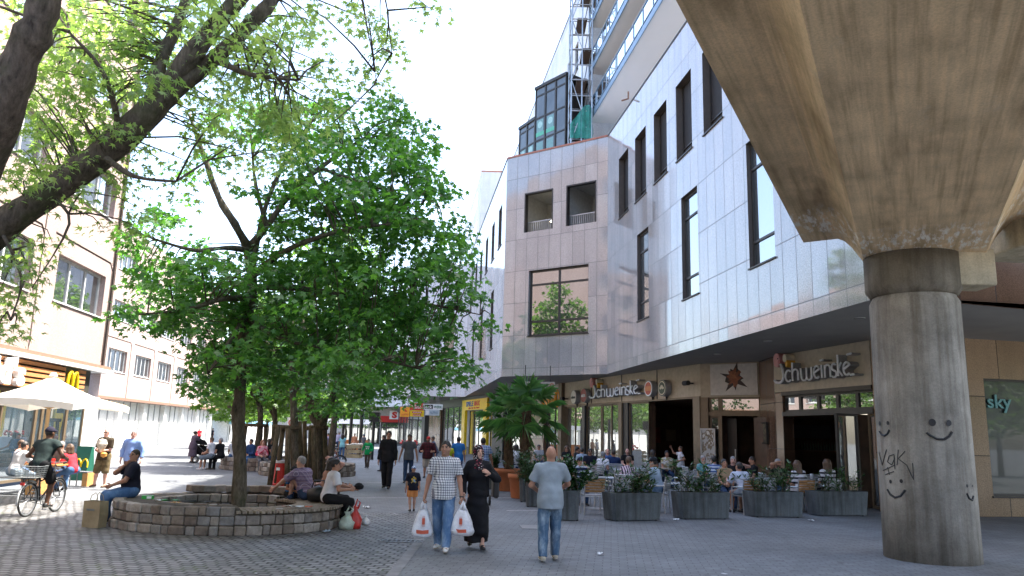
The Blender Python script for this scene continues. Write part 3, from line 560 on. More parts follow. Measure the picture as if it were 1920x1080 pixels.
for k, zz in enumerate((21.25, 24.5, 27.75, 31.)):
    f = part('balcony', BCON, tower, (BW, 0, BW.L, zz, zz+.2, -2.16, 0))
    part('slab_edge', BLR, f, (BW, 0, BW.L, zz-.04, zz+.3, .003, .05))
    mb = MB(); mb.wbox(BW, 0, BW.L, zz+1.28, zz+1.34, -.02, .05); mb.wbox(BW, 0, BW.L, zz+.42, zz+.46, -.02, .04)
    n = 30
    for i in range(n+1): u = BW.L*i/n; mb.wbox(BW, u-.03, u+.03, zz+.3, zz+1.28, -.01, .04)
    mb.build('railing', BLR, f); mb = MB()
    for i in range(n): mb.wbox(BW, BW.L*i/n+.06, BW.L*(i+1)/n-.06, zz+.48, zz+1.24, 0, .012)
    mb.build('glass_panels', BGL, f)
    tr = MB(); tr.face([T_near.P(0, zz+.4, .03), T_near.P(T_near.L, zz+.4, .03), T_near.P(T_near.L, zz+2.9, .03), T_near.P(0, zz+2.9, .03)]); tr.build('window_band', GLASSB, tower)
pp = MB(); c1 = atY(1178, 185, 33.5); pp.tube([c1+np.array([.0, 0, .35]), c1, c1+np.array([-.32, -.12, -.16])], .04, 8); pp.build('drain_spout', plain('copper_brown', (.28, .15, .09), .6), tower)
# dark bay windows at the far end of the tower
def bay(y0, y1, z0, z1, cols, out, lbl=None):
    w = Wall((TX(11.-out, y1), y1), (TX(11.-out, y0), y0)); ws = Wall((TX(11.-out, y0), y0), (TX(11., y0), y0)); mb = MB()
    n = cols
    for k, (ww, c) in enumerate(((w, n), (ws, 1))):
        for i in range(c+1): u = ww.L*i/c; mb.wbox(ww, max(0, u-.09), min(ww.L, u+.09), z0, z1, -.1, .04+.004*k)
        for z in (z0+.06, z0+(z1-z0)*.31, z0+(z1-z0)*.55, z1-.9, z1-.06): mb.wbox(ww, 0, ww.L, z-.07, z+.07, -.08, .03+.004*k)
    o = mb.build('bay_window', DARKFR, tower); mb = MB()
    for ww in (w, ws): mb.face([ww.P(0, z0), ww.P(ww.L, z0), ww.P(ww.L, z1), ww.P(0, z1)])
    mb.face([w.P(0, z1), w.P(w.L, z1), ws.P(ws.L, z1), T_far.P(0, z1)] if False else [w.P(0, z1-.01), w.P(w.L, z1-.01), (TX(11., y0), y0, z1-.01), (TX(11., y1), y1, z1-.01)])
    mb.build('pane', glass('bay_glass', (.07, .08, .085), .06, .03, .12), o); GS = plain('sticker_green', (.10, .42, .28), .5); GP = plain('sticker_pale', (.35, .55, .52), .5)
    for i in range(n):
        u = w.L*(i+.5)/n; zc = z0+(z1-z0)*.68; mb = MB(); mb.wbox(w, u-w.L/n*.36, u+w.L/n*.36, z0+(z1-z0)*.57, z0+(z1-z0)*.60, .0, .012); mb.build('sticker', GS, o)
        mb = MB(); mb.prism([(u+.5*math.cos(a), zc+.62+.5*math.sin(a)) for a in np.linspace(0, 6.283, 17)[:-1]], lambda p: w.P(p[0], p[1], .014), lambda p: w.P(p[0], p[1], 0)); mb.build('sticker', GP, o)

def bay2(px0, px1, Y0, Y1, pyt, cols):
    a = atY(px0, 260, Y0); b = atY(px1, 260, Y1); zt = atY(px1, pyt, Y1)[2]; z0 = RF; w = Wall(a[:2], b[:2]); ws = Wall(a[:2]+np.array([2.2, 3.6]), a[:2]); wr_ = Wall(b[:2], b[:2]+np.array([2.2, 3.6])); h = zt-z0; mb = MB()
    for i in range(cols+1): u = w.L*i/cols; mb.wbox(w, max(0, u-.07), min(w.L, u+.07), z0, zt, -.1, .05)
    zs = [z0+h*f for f in (.36, .52, .72, .92)]
    for z in zs: mb.wbox(w, 0, w.L, z-.05, z+.05, -.08, .04)
    mb.wbox(w, -.05, w.L+.05, zt-.1, zt+.1, -3, .1); mb.wbox(wr_, 0, wr_.L, z0, zt, -.1, -.005); mb.wbox(ws, 0, ws.L, z0, zt, -.1, -.005); o = mb.build('bay_window', DARKFR, tower); mb = MB(); mb.face([w.P(0, z0), w.P(w.L, z0), w.P(w.L, zt), w.P(0, zt)]); mb.build('pane', glass('bay_glass', (.05, .055, .06), .10, .03, .12), o)
    GS = plain('sticker_green', (.10, .42, .28), .5); GP = plain('sticker_pale', (.34, .52, .50), .5); GB2 = plain('sticker_bluegreen', (.16, .30, .30), .5)
    for i in range(min(cols, 2)):
        u = w.L*(i+.5)/cols; d = w.L/cols*.40
        for za, zb in ((.54, .70), (.3, .50)): mb = MB(); mb.wbox(w, u-d*.8, u+d*.8, z0+h*(za+.05), z0+h*zb, .0, .010); mb.build('sticker', GB2, o)
        mb = MB(); mb.wbox(w, u-d, u+d, z0+h*.555, z0+h*.59, .0, .013); mb.build('sticker', GS, o); mb = MB(); zc = z0+h*.655; mb.prism([(u+.24*math.cos(q), zc+.24*math.sin(q)) for q in np.linspace(0, 6.283, 17)[:-1]], lambda p: w.P(p[0], p[1], .014), lambda p: w.P(p[0], p[1], 0)); mb.build('sticker', GP, o)
bay2(1003, 1061, 49.0, 46.6, 138, 3); bay2(974, 1003, 51.5, 49.6, 222, 2)
# ================================================================ scaffold on the roof
sc0 = (3.9, 45.2); scaf = thing('scaffold_tower', 'galvanised scaffold tower with green netting at its foot, standing on the roof beside the balconies', 'scaffold', (sc0[0], sc0[1], RF-.02))
sx = (3.35, 4.62); sy = (44.4, 46.4); mb = MB()
for x in sx:
    for y in sy: mb.tube([(x, y, RF), (x, y, 38)], .05, 6)
mb.tube([(4.0, 44.4, RF), (4.0, 44.4, 38)], .045, 6); mb.build('standards', STEEL, scaf)
lad = MB(); rail = MB()
for i, z in enumerate(np.arange(RF+.3, 37.5, 2.05)):
    for y in sy: rail.tube([(sx[0], y, z), (sx[1], y, z)], .04, 6); rail.tube([(sx[0], y, z+1.), (sx[1], y, z+1.)], .035, 6)
    for x in sx: rail.tube([(x, sy[0], z), (x, sy[1], z)], .04, 6); rail.tube([(x, sy[0], z+1.), (x, sy[1], z+1.)], .035, 6)
    rail.tube([(sx[0], sy[0]-.02, z), (4.0, sy[0]-.02, z+2.)] if i % 2 else [(4.0, sy[0]-.02, z), (sx[0], sy[0]-.02, z+2.)], .03, 6)
    if i: plat = MB(); plat.box((4.0 if i % 2 else 4.3, 45.4, z+.06), (.62 if i % 2 else .6, 1.96, .09)); plat.build('deck_board', plain('deck_board_brown', (.09, .06, .045), .8), scaf)
    lad.tube([(4.15, 44.6, z), (4.5, 46.2, z+2.)], .035, 6); lad.tube([(4.45, 44.6, z), (4.8-.2, 46.2, z+2.)], .035, 6)
rail.tube([(4.62, 44.5, 19.4), (5.3, 44.5, 19.4)], .04, 6); rail.tube([(4.62, 44.5, 25.6), (5.3, 44.5, 25.6)], .04, 6)
rail.build('guard_rails', STEEL, scaf); lad.build('ladder', STEEL, scaf)
nt = NT('green_netting'); nt.col(nt.ramp(nt.noise(nt.coord(), 4, 4), [(.3, (.02, .22, .17)), (.7, (.06, .42, .33))])); nt.s('Roughness', .8)
tr = nt.n('ShaderNodeBsdfTransparent'); mx = nt.n('ShaderNodeMixShader'); mx.inputs[0].default_value = .3; nt.l(nt.b.outputs[0], mx.inputs[1]); nt.l(tr.outputs[0], mx.inputs[2]); nt.l(mx.outputs[0], nt.out.inputs[0])
mb = MB(); g = np.linspace(0, 1, 8)
def sheet(f):
    for i in range(7):
        for j in range(7): mb.face([f(g[i], g[j]), f(g[i+1], g[j]), f(g[i+1], g[j+1]), f(g[i], g[j+1])])
sheet(lambda s, t: (3.28+.72*s, 44.33-.07*math.sin(9*s), RF+2.6+(.9+1.0*s)*t)); sheet(lambda s, t: (4.0+.64*s, 44.33-.05*math.sin(11*s), RF+2.6+(1.9+.3*math.sin(3*s))*t)); sheet(lambda s, t: (4.66+.05*math.sin(8*t), 44.3+2.1*s, RF+2.6+2.*t))
mb.build('safety_net', nt.m, scaf)
# white slab block far behind
far = thing('slab_block', 'tall white slab block far up the street beyond the granite wing', 'building', (-3., 96, 0)); a = atY(902, 322, 96); b = atY(940, 322, 96)
mb = MB(); wf = Wall((a[0], 96), (b[0]+3, 96.)); ws = Wall((a[0]-.131*60, 156), (a[0], 96)); wall_panel(mb, wf, 0, wf.L, 0, a[2]); wall_panel(mb, ws, 0, ws.L, 0, a[2]); mb.build('wall', [TW], far)
for i in range(4): part('window_band', GLASSB, far, (ws, 3, ws.L-3, a[2]-3.5-4*i, a[2]-1.6-4*i, 0, .03))
part('roof_coping', REDCOPE, far, (wf, 0, wf.L, a[2], a[2]+.2, -.4, .05))
# ================================================================ the pink building on the left
PINKM = NT('pink_pebbledash'); ob = PINKM.coord()
cc = PINKM.ramp(PINKM.noise(ob, 34, 4, .75), [(.32, (.23, .17, .152)), (.5, (.35, .268, .245)), (.66, (.45, .36, .335))]); cc = PINKM.mix(.5, cc, PINKM.ramp(PINKM.noise(PINKM.coord('Object', (1, 1, .3)), .8, 5), [(.35, (.82, .8, .8)), (.65, (1.05, 1.05, 1.05))]), 'MULTIPLY')
PINKM.col(cc); PINKM.s('Roughness', .9); PINKM.bump(PINKM.noise(ob, 60, 3), .4, .01); PINK = PINKM.m
LX = lambda Y: -11.5-.131*Y
FX = lambda Y: -21.9-.131*Y
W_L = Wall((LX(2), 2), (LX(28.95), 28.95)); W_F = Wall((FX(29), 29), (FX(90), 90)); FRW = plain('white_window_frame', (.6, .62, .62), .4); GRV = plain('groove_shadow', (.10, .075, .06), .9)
left = thing('pink_building', 'pink pebbledash block with wide windows and a fast food front, behind the parasol', 'building', (LX(16), 16, 0))
uy = lambda w, Y: (Y-w.p0[1])/w.d[1]
ops = [(uy(W_L, 24.35-5.6*i), uy(W_L, 28.3-5.6*i), 5.72+3.7*r, 7.25+3.7*r) for i in range(4) for r in range(5)]
mb = MB(); wall_panel(mb, W_L, 0, W_L.L, 3.95, 25, ops, .28)
rw = Wall((LX(28.95), 28.95), (FX(29), 29.0)); rw2 = Wall((LX(28.95), 28.95), (-40, 32)); wall_panel(mb, rw2, 0, rw2.L, 0, 25); mb.build('wall', [PINK], left)
for o in ops: window(left, W_L, *o, .22, (.34, .67), (), FRW, GLASS, .08, True)
mb = MB()
for o in ops:                                   # rounded grooves cast round each window
    a, b, c, d = o; pts = [(b+.5, c-1.6), (b+.5, d+.35), (b+.25, d+.6), (a-.4, d+.6)]; mb.tube([W_L.P(u, z, .0) for u, z in pts], .03, 5)
for i in range(5): u = uy(W_L, 23.2-5.6*i); mb.wbox(W_L, u-.025, u+.025, 3.97, 24.9, -.02, .006)
mb.tube([W_L.P(W_L.L-.04, 3.95, .05), W_L.P(W_L.L-.04, 25, .05)], .06, 6); mb.build('wall_groove', GRV, left)
part('canopy', WHITE, left, (W_L, 0, W_L.L+.3, 3.70, 3.82, -.4, .34)); part('canopy_fascia', plain('canopy_brown', (.22, .13, .09), .6), left, (W_L, 0, W_L.L+.2, 3.82, 3.95, -.3, .26))
SLAT = plain('orange_slat', (.52, .22, .085), .55); u_end = W_L.L
mb = MB(); UL = lambda px, py: W_L.uz(px, py)[0]
for i in range(5): mb.wbox(W_L, 0, UL(112, 690), 2.86+.17*i, 2.97+.17*i, .12, .2)
for i in range(5): mb.wbox(W_L, UL(137, 700), UL(150, 700), 2.86+.17*i, 2.97+.17*i, .12, .2)
mb.build('slat_screen', SLAT, left); part('sign_backing', plain('backing_dark', (.05, .045, .035), .6), left, (W_L, 0, UL(166, 710), 2.8, 3.70, -.05, .05)); part('sign_plate', plain('plate_olive', (.07, .075, .05), .5), left, (W_L, UL(112, 700), UL(137, 700), 2.82, 3.69, .05, .15))
gd = [0, 4, 8, 12, 15.2, 18.2, UL(60, 820), UL(72, 820), UL(118, 820), UL(150, 820)]
for a, b in zip(gd, gd[1:]): window(left, W_L, a, b, .1, 2.8, .0, (.5,) if b-a > 2.4 else (), (), BRONZE, GLASSB, .08, False, 'shop_window')
part('white_pier', WHITE, left, (W_L, UL(150, 820), W_L.L, 0, 2.8, -.4, .05)); 
t = sg('golden_arches', 'yellow double arch emblem on the olive plate above the parasol', 'sign', None, W_L.P(UL(124, 700), 3., .2)); uc = UL(124.5, 703); mb = MB()
for s in (-1, 1): mb.tube([W_L.P(uc+s*.20+.20*math.cos(a)*.95, 2.98+.56*max(0, math.sin(a))**.8, .22) for a in np.linspace(0, math.pi, 13)], .055, 8)
mb.build('emblem', plain('arch_yellow', (.85, .55, .01), .3), t)
u1 = UL(48, 700); t = sg('restaurant_letters', 'large white raised letters on the orange slats of the fast food front', 'sign', None, W_L.P(u1-2, 3., .3)); letters('lettering', "McDonald's", 6.4, .78, WHITE, W_L, u1-4.0, 3.26, .3, .16, .02, t)
# far wing
farl = thing('far_pink_wing', 'set back pink wing with white shop panels along the sunny side of the square', 'building', (FX(60), 60, 0)); mb = MB()
ops = [(uy(W_F, 55.7-5.6*3+5.7*i), uy(W_F, 59.5-5.6*3+5.7*i), 5.65, 7.3) for i in range(9)]; ops2 = [(a, b, 9.5, 10.9) for a, b, c, d in ops]; ops3 = [(a, b, 13.2, 14.6) for a, b, c, d in ops]
wall_panel(mb, W_F, 0, W_F.L, 3.75, 16.6, ops+ops2+ops3, .25); fe = Wall((FX(90), 90), (-60, 92)); mb.build('wall', [PINK], farl)
for o in ops+ops2+ops3: window(farl, W_F, *o, .2, (.25, .5, .75), (), FRW, GLASS, .09, True)
mb = MB()
for o in ops: 
    a, b, c, d = o; mb.tube([W_F.P(u, z, 0) for u, z in ((b+.7, 3.8), (b+.7, d+.55), (b+.45, d+.8), (a-.5, d+.8))], .035, 5)
mb.build('wall_groove', GRV, farl); part('canopy', plain('canopy_brown', (.22, .13, .09), .6), farl, (W_F, 0, W_F.L, 3.55, 3.75, -.3, .5))
part('shop_panels', WHITE, farl, (W_F, 0, W_F.L, 0, 3.55, -.5, -.3)); mb = MB()
for i in range(40): u = W_F.L*i/40; mb.wbox(W_F, u-.05, u+.05, 0, 3.55, -.3, -.24)
mb.build('panel_joint', plain('joint_grey', (.33, .34, .35), .6), farl)
for i in range(11): u = 3+W_F.L*i/11; part('pillar', WHITE, farl, (W_F, u-.35, u+.35, 0, 3.55, -.3, .05))
low = thing('low_shop', 'low white shop front with a blue band at the far end of the square', 'building', (FX(100), 100, 0)); WL2 = Wall((FX(91)+1.2, 91), (FX(124)+1.2, 124))
part('wall', WHITE, low, (WL2, 0, WL2.L, 0, 4.0, -6, 0)); part('blue_band', plain('band_blue', (.2, .42, .6), .5), low, (WL2, 0, WL2.L, 2.1, 2.6, 0, .03)); mb = MB()
for i in range(12): u = WL2.L*i/12; part('post', plain('joint_grey', (.33, .34, .35)), low, (WL2, u-.08, u+.08, 0, 3.6, .03, .08))
# street end
dist = thing('street_end_building', 'beige building closing the far end of the street behind the trees', 'building', (-42, 150, 0)); WD = Wall((-80, 150), (-14, 146)); mb = MB()
ops = [(4+6*i, 7.5+6*i, 5+4*r, 7.3+4*r) for i in range(10) for r in range(3)]; wall_panel(mb, WD, 0, WD.L, 0, 18, ops, .2); mb.build('wall', [granite('beige_render', (.5, .44, .38), (.7, .8), 6, 4, (.4, .36, .3), .2)], dist)
for o in ops: window(dist, WD, *o, .15, (.5,), (), FRW, GLASS, .15, False)
# savings bank at the end of the arcade
sb = thing('savings_bank_front', 'far bank front with a red band and a white square emblem sign', 'shop front', (-14, 103, 0)); WS = Wall((-22, 104), (-10.5, 103)); us = lambda px: WS.uz(px, 790)[0]
part('wall', plain('shop_grey', (.4, .38, .35), .6), sb, (WS, 0, WS.L, 3.4, 4.84, -.3, 0)); part('red_band', RED, sb, (WS, us(709), us(756), 2.9, 3.7, 0.002, .2)); fr = window(sb, WS, us(714), us(750), .05, 2.9, .1, (.3,), (.75,), DARKFR, GLASS, .15, False, 'shop_door')
window(sb, WS, 0, us(713), .05, 3.4, .1, (.2, .4, .6, .8), (), BLACK, GLASS, .12, False, 'shop_window'); part('emblem_panel', WHITE, sb, (WS, us(731), us(750), 3.3, 4.4, .21, .4)); letters('lettering', 'S', .7, .85, RED, WS, us(740.5), 3.85, .42, .03, .06, sb)
part('pier', G_PINK, sb, (WS, us(752), us(770), 0, 4.84, -.2, .5))
# ================================================================ elevated road and its pier
AX = np.array([.456, .89]); AX = AX/np.linalg.norm(AX); AN = np.array([AX[1], -AX[0]])
def br(s, n, z): q = AX*s + AN*n; return (q[0], q[1], z)
bridge = thing('elevated_road', 'weathered brown concrete elevated road with a box girder and wide cantilever slabs overhead', 'bridge', (7.1, 13.5, 5.2))
S0, S1 = -22., 15.75
def extr(sec, s0, s1, name, mat, cuts=40, jag=0):
    mb = MB(); n = len(sec)
    ss = np.linspace(s0, s1, cuts)
    for i in range(cuts-1):
        for k in range(n):
            a, b = sec[k], sec[(k+1) % n]; mb.face([br(ss[i], *a), br(ss[i], *b), br(ss[i+1], *b), br(ss[i+1], *a)])
    mb.face([br(s0, *p) for p in sec]); mb.face([br(s1, *p) for p in reversed(sec)]); return mb.build(name, mat, bridge)
extr([(-.54, 5.2), (1.40, 5.2), (1.58, 5.5), (1.70, 5.64), (1.84, 5.72), (2.9, 5.74), (2.9, 6.6), (-1.6, 6.6), (-1.6, 5.70), (-.98, 5.72), (-.86, 5.66), (-.74, 5.52)], S0, 15.55, 'box_girder', CONC)
extr([(-1.6, 6.61), (-1.6, 7.5), (-1.35, 7.5), (-1.35, 6.61)], S0, S1, 'parapet', CONCL); extr([(2.65, 6.61), (2.65, 7.5), (2.9, 7.5), (2.9, 6.61)], S0, S1, 'parapet', CONCL)
mb = MB(); mb.box((14.4, 13.45, 5.72), (11.6, 1.7, .95), .075); mb.build('cross_beam', CONCL, bridge, bevel=.03)
mb = MB(); mb.box((14.6, 13.9, 6.4), (12.5, 3.4, .42), .075); mb.build('deck_slab', CONC, bridge)
pier = thing('bridge_pier', 'round grey concrete pier with drawn smiley faces and a scrawl, carrying the elevated road', 'bridge pier', (7.2, 13.55, 0)); PC = (7.2, 13.55)
mb = MB(); prof = [(.745, 0), (.742, 1.2), (.735, 2.6), (.73, 4.35), (.68, 4.44), (.68, 4.5)]; mb.lathe(prof, (PC[0], PC[1], 0), 64); mb.build('shaft', CONCP, pier, smooth=False)
for p_ in pier.children[0].data.polygons: p_.use_smooth = len(p_.vertices) == 4
mb = MB(); mb.lathe([(.70, 4.46), (.78, 4.58), (.785, 4.62), (.785, 5.26)], (PC[0], PC[1], 0), 64); cp = mb.build('capital', concrete('capital_concrete', (.2, .175, .135), .7), pier)
for p_ in cp.data.polygons: p_.use_smooth = len(p_.vertices) == 4
mb = MB(); mb.box((8.0, 13.3, 4.95), (.78, .62, .66)); mb.build('bracket', CONCL, pier, bevel=.04)
# graffiti drawn round the shaft
INK = plain('spray_black', (.014, .014, .015), .6); INKT = plain('spray_thin', (.035, .034, .033), .7)
def shaft_pt(px, py, lift=.004):
    d = ray(px, py); o = np.array([0, 0, EYE]); R_ = .742+lift; a = d[0]**2+d[1]**2; b = -2*(d[0]*PC[0]+d[1]*PC[1]); c = PC[0]**2+PC[1]**2-R_*R_; D = b*b-4*a*c
    return o+d*((-b-math.sqrt(max(0, D)))/(2*a))
def scrawl(pts, r, mat=INK, name='graffiti', closed=False):
    P = []
    for (a, b), (c, d) in zip(pts, pts[1:]):
        for i in range(5): P.append((a+(c-a)*i/5, b+(d-b)*i/5))
    P.append(pts[-1]); mb = MB(); mb.tube([shaft_pt(*p) for p in P], r, 6); return mb.build(name, mat, pier)
def dot(px, py, r):
    c = shaft_pt(px, py); n = np.array([c[0]-PC[0], c[1]-PC[1], 0]); n /= np.linalg.norm(n); x = np.array([-n[1], n[0], 0]); mb = MB(); mb.face([c+n*.004+x*r*math.cos(a)+np.array([0, 0, 1])*r*1.1*math.sin(a) for a in np.linspace(0, 6.283, 15)[:-1]]); mb.build('graffiti', INK, pier)
dot(1748, 792, .055); dot(1779, 793, .045); scrawl([(1737, 811), (1745, 817), (1757, 823), (1770, 824), (1780, 818), (1785, 810)], .02)
dot(1650, 794, .036); dot(1665, 793, .032); scrawl([(1649, 809), (1653, 815), (1658, 817), (1664, 813), (1667, 806)], .016)
dot(1670, 903, .03); dot(1690, 902, .03); scrawl([(1664, 918), (1669, 927), (1678, 933), (1689, 930), (1697, 919)], .019)
dot(1813, 911, .025); dot(1823, 911, .018); scrawl([(1813, 925), (1817, 934), (1823, 938), (1825, 930)], .016)
for s in ([(1648, 848), (1654, 872), (1662, 843)], [(1676, 852), (1667, 855), (1664, 866), (1672, 872), (1677, 860), (1676, 852), (1678, 880)], [(1684, 843), (1682, 872)], [(1697, 846), (1684, 860), (1700, 872), (1713, 900), (1711, 868)], [(1656, 882), (1678, 872)], [(1664, 876), (1668, 890)], [(1660, 890), (1676, 884)]): scrawl(s, .007, INKT)
# ================================================================ the street behind the photographer, seen in the panes
opp = thing('opposite_building', 'brick red building across the road behind the elevated road', 'building', (10, -48, 0)); WO = Wall((70, -46), (-45, -50)); mb = MB()
ops = [(4+5*i, 7+5*i, 4.5+3.6*r, 6.4+3.6*r) for i in range(21) for r in range(3)]; wall_panel(mb, WO, 0, WO.L, 0, 15.5, ops, .2); mb.build('wall', [granite('brick_red_wall', (.30, .15, .10), (.6, .8), .25, .08, (.3, .28, .25), .2)], opp)
for o in ops: window(opp, WO, *o, .15, (.5,), (), FRW, GLASSD, .12, False)
# ================================================================ ground
def ground_mat():
    t = NT('grey_paving'); uv = t.coord('Object', (1, 1, 1), (0, 0, math.radians(7.5))); br_ = t.n('ShaderNodeTexBrick'); t.l(uv, br_.inputs[0]); br_.offset = .5
    for k, v in (('Scale', 1), ('Mortar Size', .007), ('Mortar Smooth', .2), ('Brick Width', .25), ('Row Height', .125)): br_.inputs[k].default_value = v
    br_.inputs['Color1'].default_value = (.158, .168, .176, 1); br_.inputs['Color2'].default_value = (.192, .203, .212, 1); br_.inputs['Mortar'].default_value = (.085, .087, .09, 1)
    a = t.mix(.8, br_.outputs[0], t.ramp(t.noise(t.coord(), .35, 6, .65), [(.32, (.62, .62, .64)), (.68, (1.18, 1.17, 1.15))]), 'MULTIPLY'); a = t.mix(.6, a, t.ramp(t.noise(t.coord(), 5, 6, .7), [(.3, (.72, .72, .72)), (.62, (1.08, 1.08, 1.08))]), 'MULTIPLY')
    sp = t.ramp(t.noise(t.coord(), 2.3, 2), [(.66, (0, 0, 0)), (.70, (.8, .8, .8))]); a = t.mix(sp, a, (.10, .10, .105)); vo = t.n('ShaderNodeTexVoronoi'); vo.inputs['Scale'].default_value = 1.9; t.l(t.coord(), vo.inputs['Vector']); a = t.mix(t.ramp(vo.outputs['Distance'], [(.045, (.75, .75, .75)), (.062, (0, 0, 0))]), a, (.075, .075, .078)); t.col(a); t.s('Roughness', .72); t.s('Specular IOR Level', .35)
    h = t.math('SUBTRACT', t.math('MULTIPLY', t.noise(t.coord(), 26, 5), .5), br_.outputs['Fac']); t.bump(h, .5, .008); return t.m
def cobble_mat():
    t = NT('cobble_stones'); co = t.coord(); nz = t.n('ShaderNodeTexNoise'); nz.inputs['Scale'].default_value = 1.1; t.l(co, nz.inputs['Vector'])
    ad = t.n('ShaderNodeVectorMath', operation='MULTIPLY_ADD'); t.l(nz.outputs['Color'], ad.inputs[0]); ad.inputs[1].default_value = (.16, .16, 0); t.l(co, ad.inputs[2])
    mp = t.n('ShaderNodeMapping'); mp.inputs['Rotation'].default_value = (0, 0, .1); t.l(ad.outputs[0], mp.inputs[0]); br_ = t.n('ShaderNodeTexBrick'); t.l(mp.outputs[0], br_.inputs[0]); br_.offset = .5
    for k, v in (('Scale', 1), ('Mortar Size', .022), ('Mortar Smooth', .5), ('Brick Width', .20), ('Row Height', .14)): br_.inputs[k].default_value = v
    br_.inputs['Color1'].default_value = (.13, .13, .13, 1); br_.inputs['Color2'].default_value = (.255, .25, .25, 1); br_.inputs['Mortar'].default_value = (.025, .024, .02, 1)
    a = t.mix(.8, br_.outputs[0], t.ramp(t.noise(co, .5, 6, .65), [(.3, (.75, .74, .72)), (.7, (1.15, 1.15, 1.15))]), 'MULTIPLY'); g = t.ramp(t.noise(co, 1.6, 5), [(.56, (0, 0, 0)), (.68, (1, 1, 1))]); a = t.mix(t.math('MULTIPLY', g, br_.outputs['Fac']), a, (.06, .08, .025))
    t.col(a); t.s('Roughness', .6); t.s('Specular IOR Level', .4); t.bump(t.math('ADD', t.math('MULTIPLY', br_.outputs['Fac'], -1.), t.math('MULTIPLY', t.noise(co, 22, 4), .35)), .9, .02); return t.m
def sheet_obj(name, pts, z, mat):
    mb = MB(); mb.face([(x, y, z) for x, y in pts]); return tag(mb.build(name, mat), kind='structure')
sheet_obj('ground', [(-600, -200), (600, -200), (600, 900), (-600, 900)], 0, ground_mat())
cb = [(-1.55, 4.), (-1.58, 14.1), (-2.16, 18.65), (-3.2, 18.5), (-7.6, 18.6), (-12.5, 20.), (-13.9, 18.), (-13, 4.)]
sheet_obj('cobbled_paving', cb, .004, cobble_mat())
kp = plain('kerb_stone', (.2, .2, .205), .8, 0, .25, 3); 
def strip(name, a, b, w, mat, z=.008, n=30, label=None):
    a = np.array(a, float); b = np.array(b, float); d = (b-a)/np.linalg.norm(b-a); nn = np.array([-d[1], d[0]])*w/2; mb = MB(); L = np.linalg.norm(b-a); k = max(1, int(L/.3)); 
    for i in range(k):
        p, q = a+d*L*i/k, a+d*(L*(i+1)/k-.015); mb.face([(*(p-nn), z), (*(q-nn), z), (*(q+nn), z), (*(p+nn), z)])
    return tag(mb.build(name, mat), kind='structure')
strip('paving_border', (-1.48, 4), (-1.5, 14.1), .16, kp); strip('paving_border', (-1.5, 14.1), (-2.08, 18.7), .16, kp); pale = plain('pale_paving_stone', (.34, .34, .34), .8, 0, .2, 3)
strip('paving_row', gz(600, 934)[:2], gz(960, 934)[:2], .14, pale); strip('paving_row', gz(640, 906)[:2], gz(780, 905)[:2], .16, pale); strip('paving_row', gz(950, 958)[:2], gz(1010, 958)[:2], .12, pale)
p = gz(1010, 989); mb = MB(); mb.box((p[0], p[1], .006), (.75, .62, .006), .1); tag(mb.build('paving_patch', plain('patch_grey', (.2, .2, .2), .8)), kind='structure')
p = gz(752, 1016); t = thing('drain_grate', 'dark iron drain grate set in the cobbles by the paving border', 'drain', (p[0], p[1], .004)); mb = MB()
for i in range(9): mb.box((p[0]-.32+.08*i, p[1], .012), (.035, .2, .012))
mb.build('grate', BLACK, t); mb = MB(); mb.box((p[0], p[1]-.12, .012), (.76, .03, .014)); mb.box((p[0], p[1]+.12, .012), (.76, .03, .014)); mb.build('frame', GREYM, t)
# ================================================================ trees and plants
RNG = np.random.default_rng(11)
def lobes(kind):
    if kind == 'maple': pa = [(-90, .26), (-28, .40), (2, .24), (33, .54), (60, .27), (90, .60), (120, .27), (147, .54), (178, .24), (208, .40)]
    elif kind == 'silver': pa = [(-90, .22), (-25, .34), (4, .15), (36, .56), (64, .16), (90, .66), (116, .16), (144, .56), (176, .15), (205, .34)]
    elif kind == 'lance': return np.array([(0, -.5, 0), (.09, -.25, .02), (.115, .0, .02), (.075, .28, 0), (0, .5, -.05), (-.075, .28, 0), (-.115, .0, .02), (-.09, -.25, .02)], float)
    elif kind == 'oval': return np.array([(0, -.5, 0), (.2, -.25, .03), (.25, .05, .03), (.14, .35, 0), (0, .5, -.04), (-.14, .35, 0), (-.25, .05, .03), (-.2, -.25, .03)], float)
    return np.array([(r*math.cos(math.radians(a)), r*math.sin(math.radians(a)), -.35*r*r) for a, r in pa])
def leaves(C, tip, nrm, size, kind):
    """C, tip, nrm: (n,3) arrays -> polygons"""
    L = lobes(kind); tip = tip/np.linalg.norm(tip, axis=1, keepdims=True); x = np.cross(tip, nrm); x /= np.linalg.norm(x, axis=1, keepdims=True)+1e-9; n = np.cross(x, tip)
    return C[:, None, :] + size[:, None, None]*(L[None, :, 0, None]*x[:, None, :] + L[None, :, 1, None]*tip[:, None, :] + L[None, :, 2, None]*n[:, None, :])
def sprays(centres, k, rad, flat, size, kind, rng=RNG, droop=.45, up=1.):
    n = len(centres); C = np.repeat(centres, k, 0); d = rng.normal(size=(n*k, 3)); d /= np.linalg.norm(d, axis=1, keepdims=True); r = rng.random((n*k, 1))**.5
    off = d*r*rad; off[:, 2] *= flat; off[:, 2] -= .35*np.hypot(off[:, 0], off[:, 1])**2/max(rad, .01); C = C+off
    tip = np.stack([d[:, 0], d[:, 1], -droop+.35*rng.normal(size=n*k)], 1)+.25*rng.normal(size=(n*k, 3)); nrm = np.stack([.45*rng.normal(size=n*k)+.3*d[:, 0], .45*rng.normal(size=n*k)+.3*d[:, 1], up*np.ones(n*k)], 1)
    return leaves(C, tip, nrm, size*rng.uniform(.65, 1.2, n*k), kind)
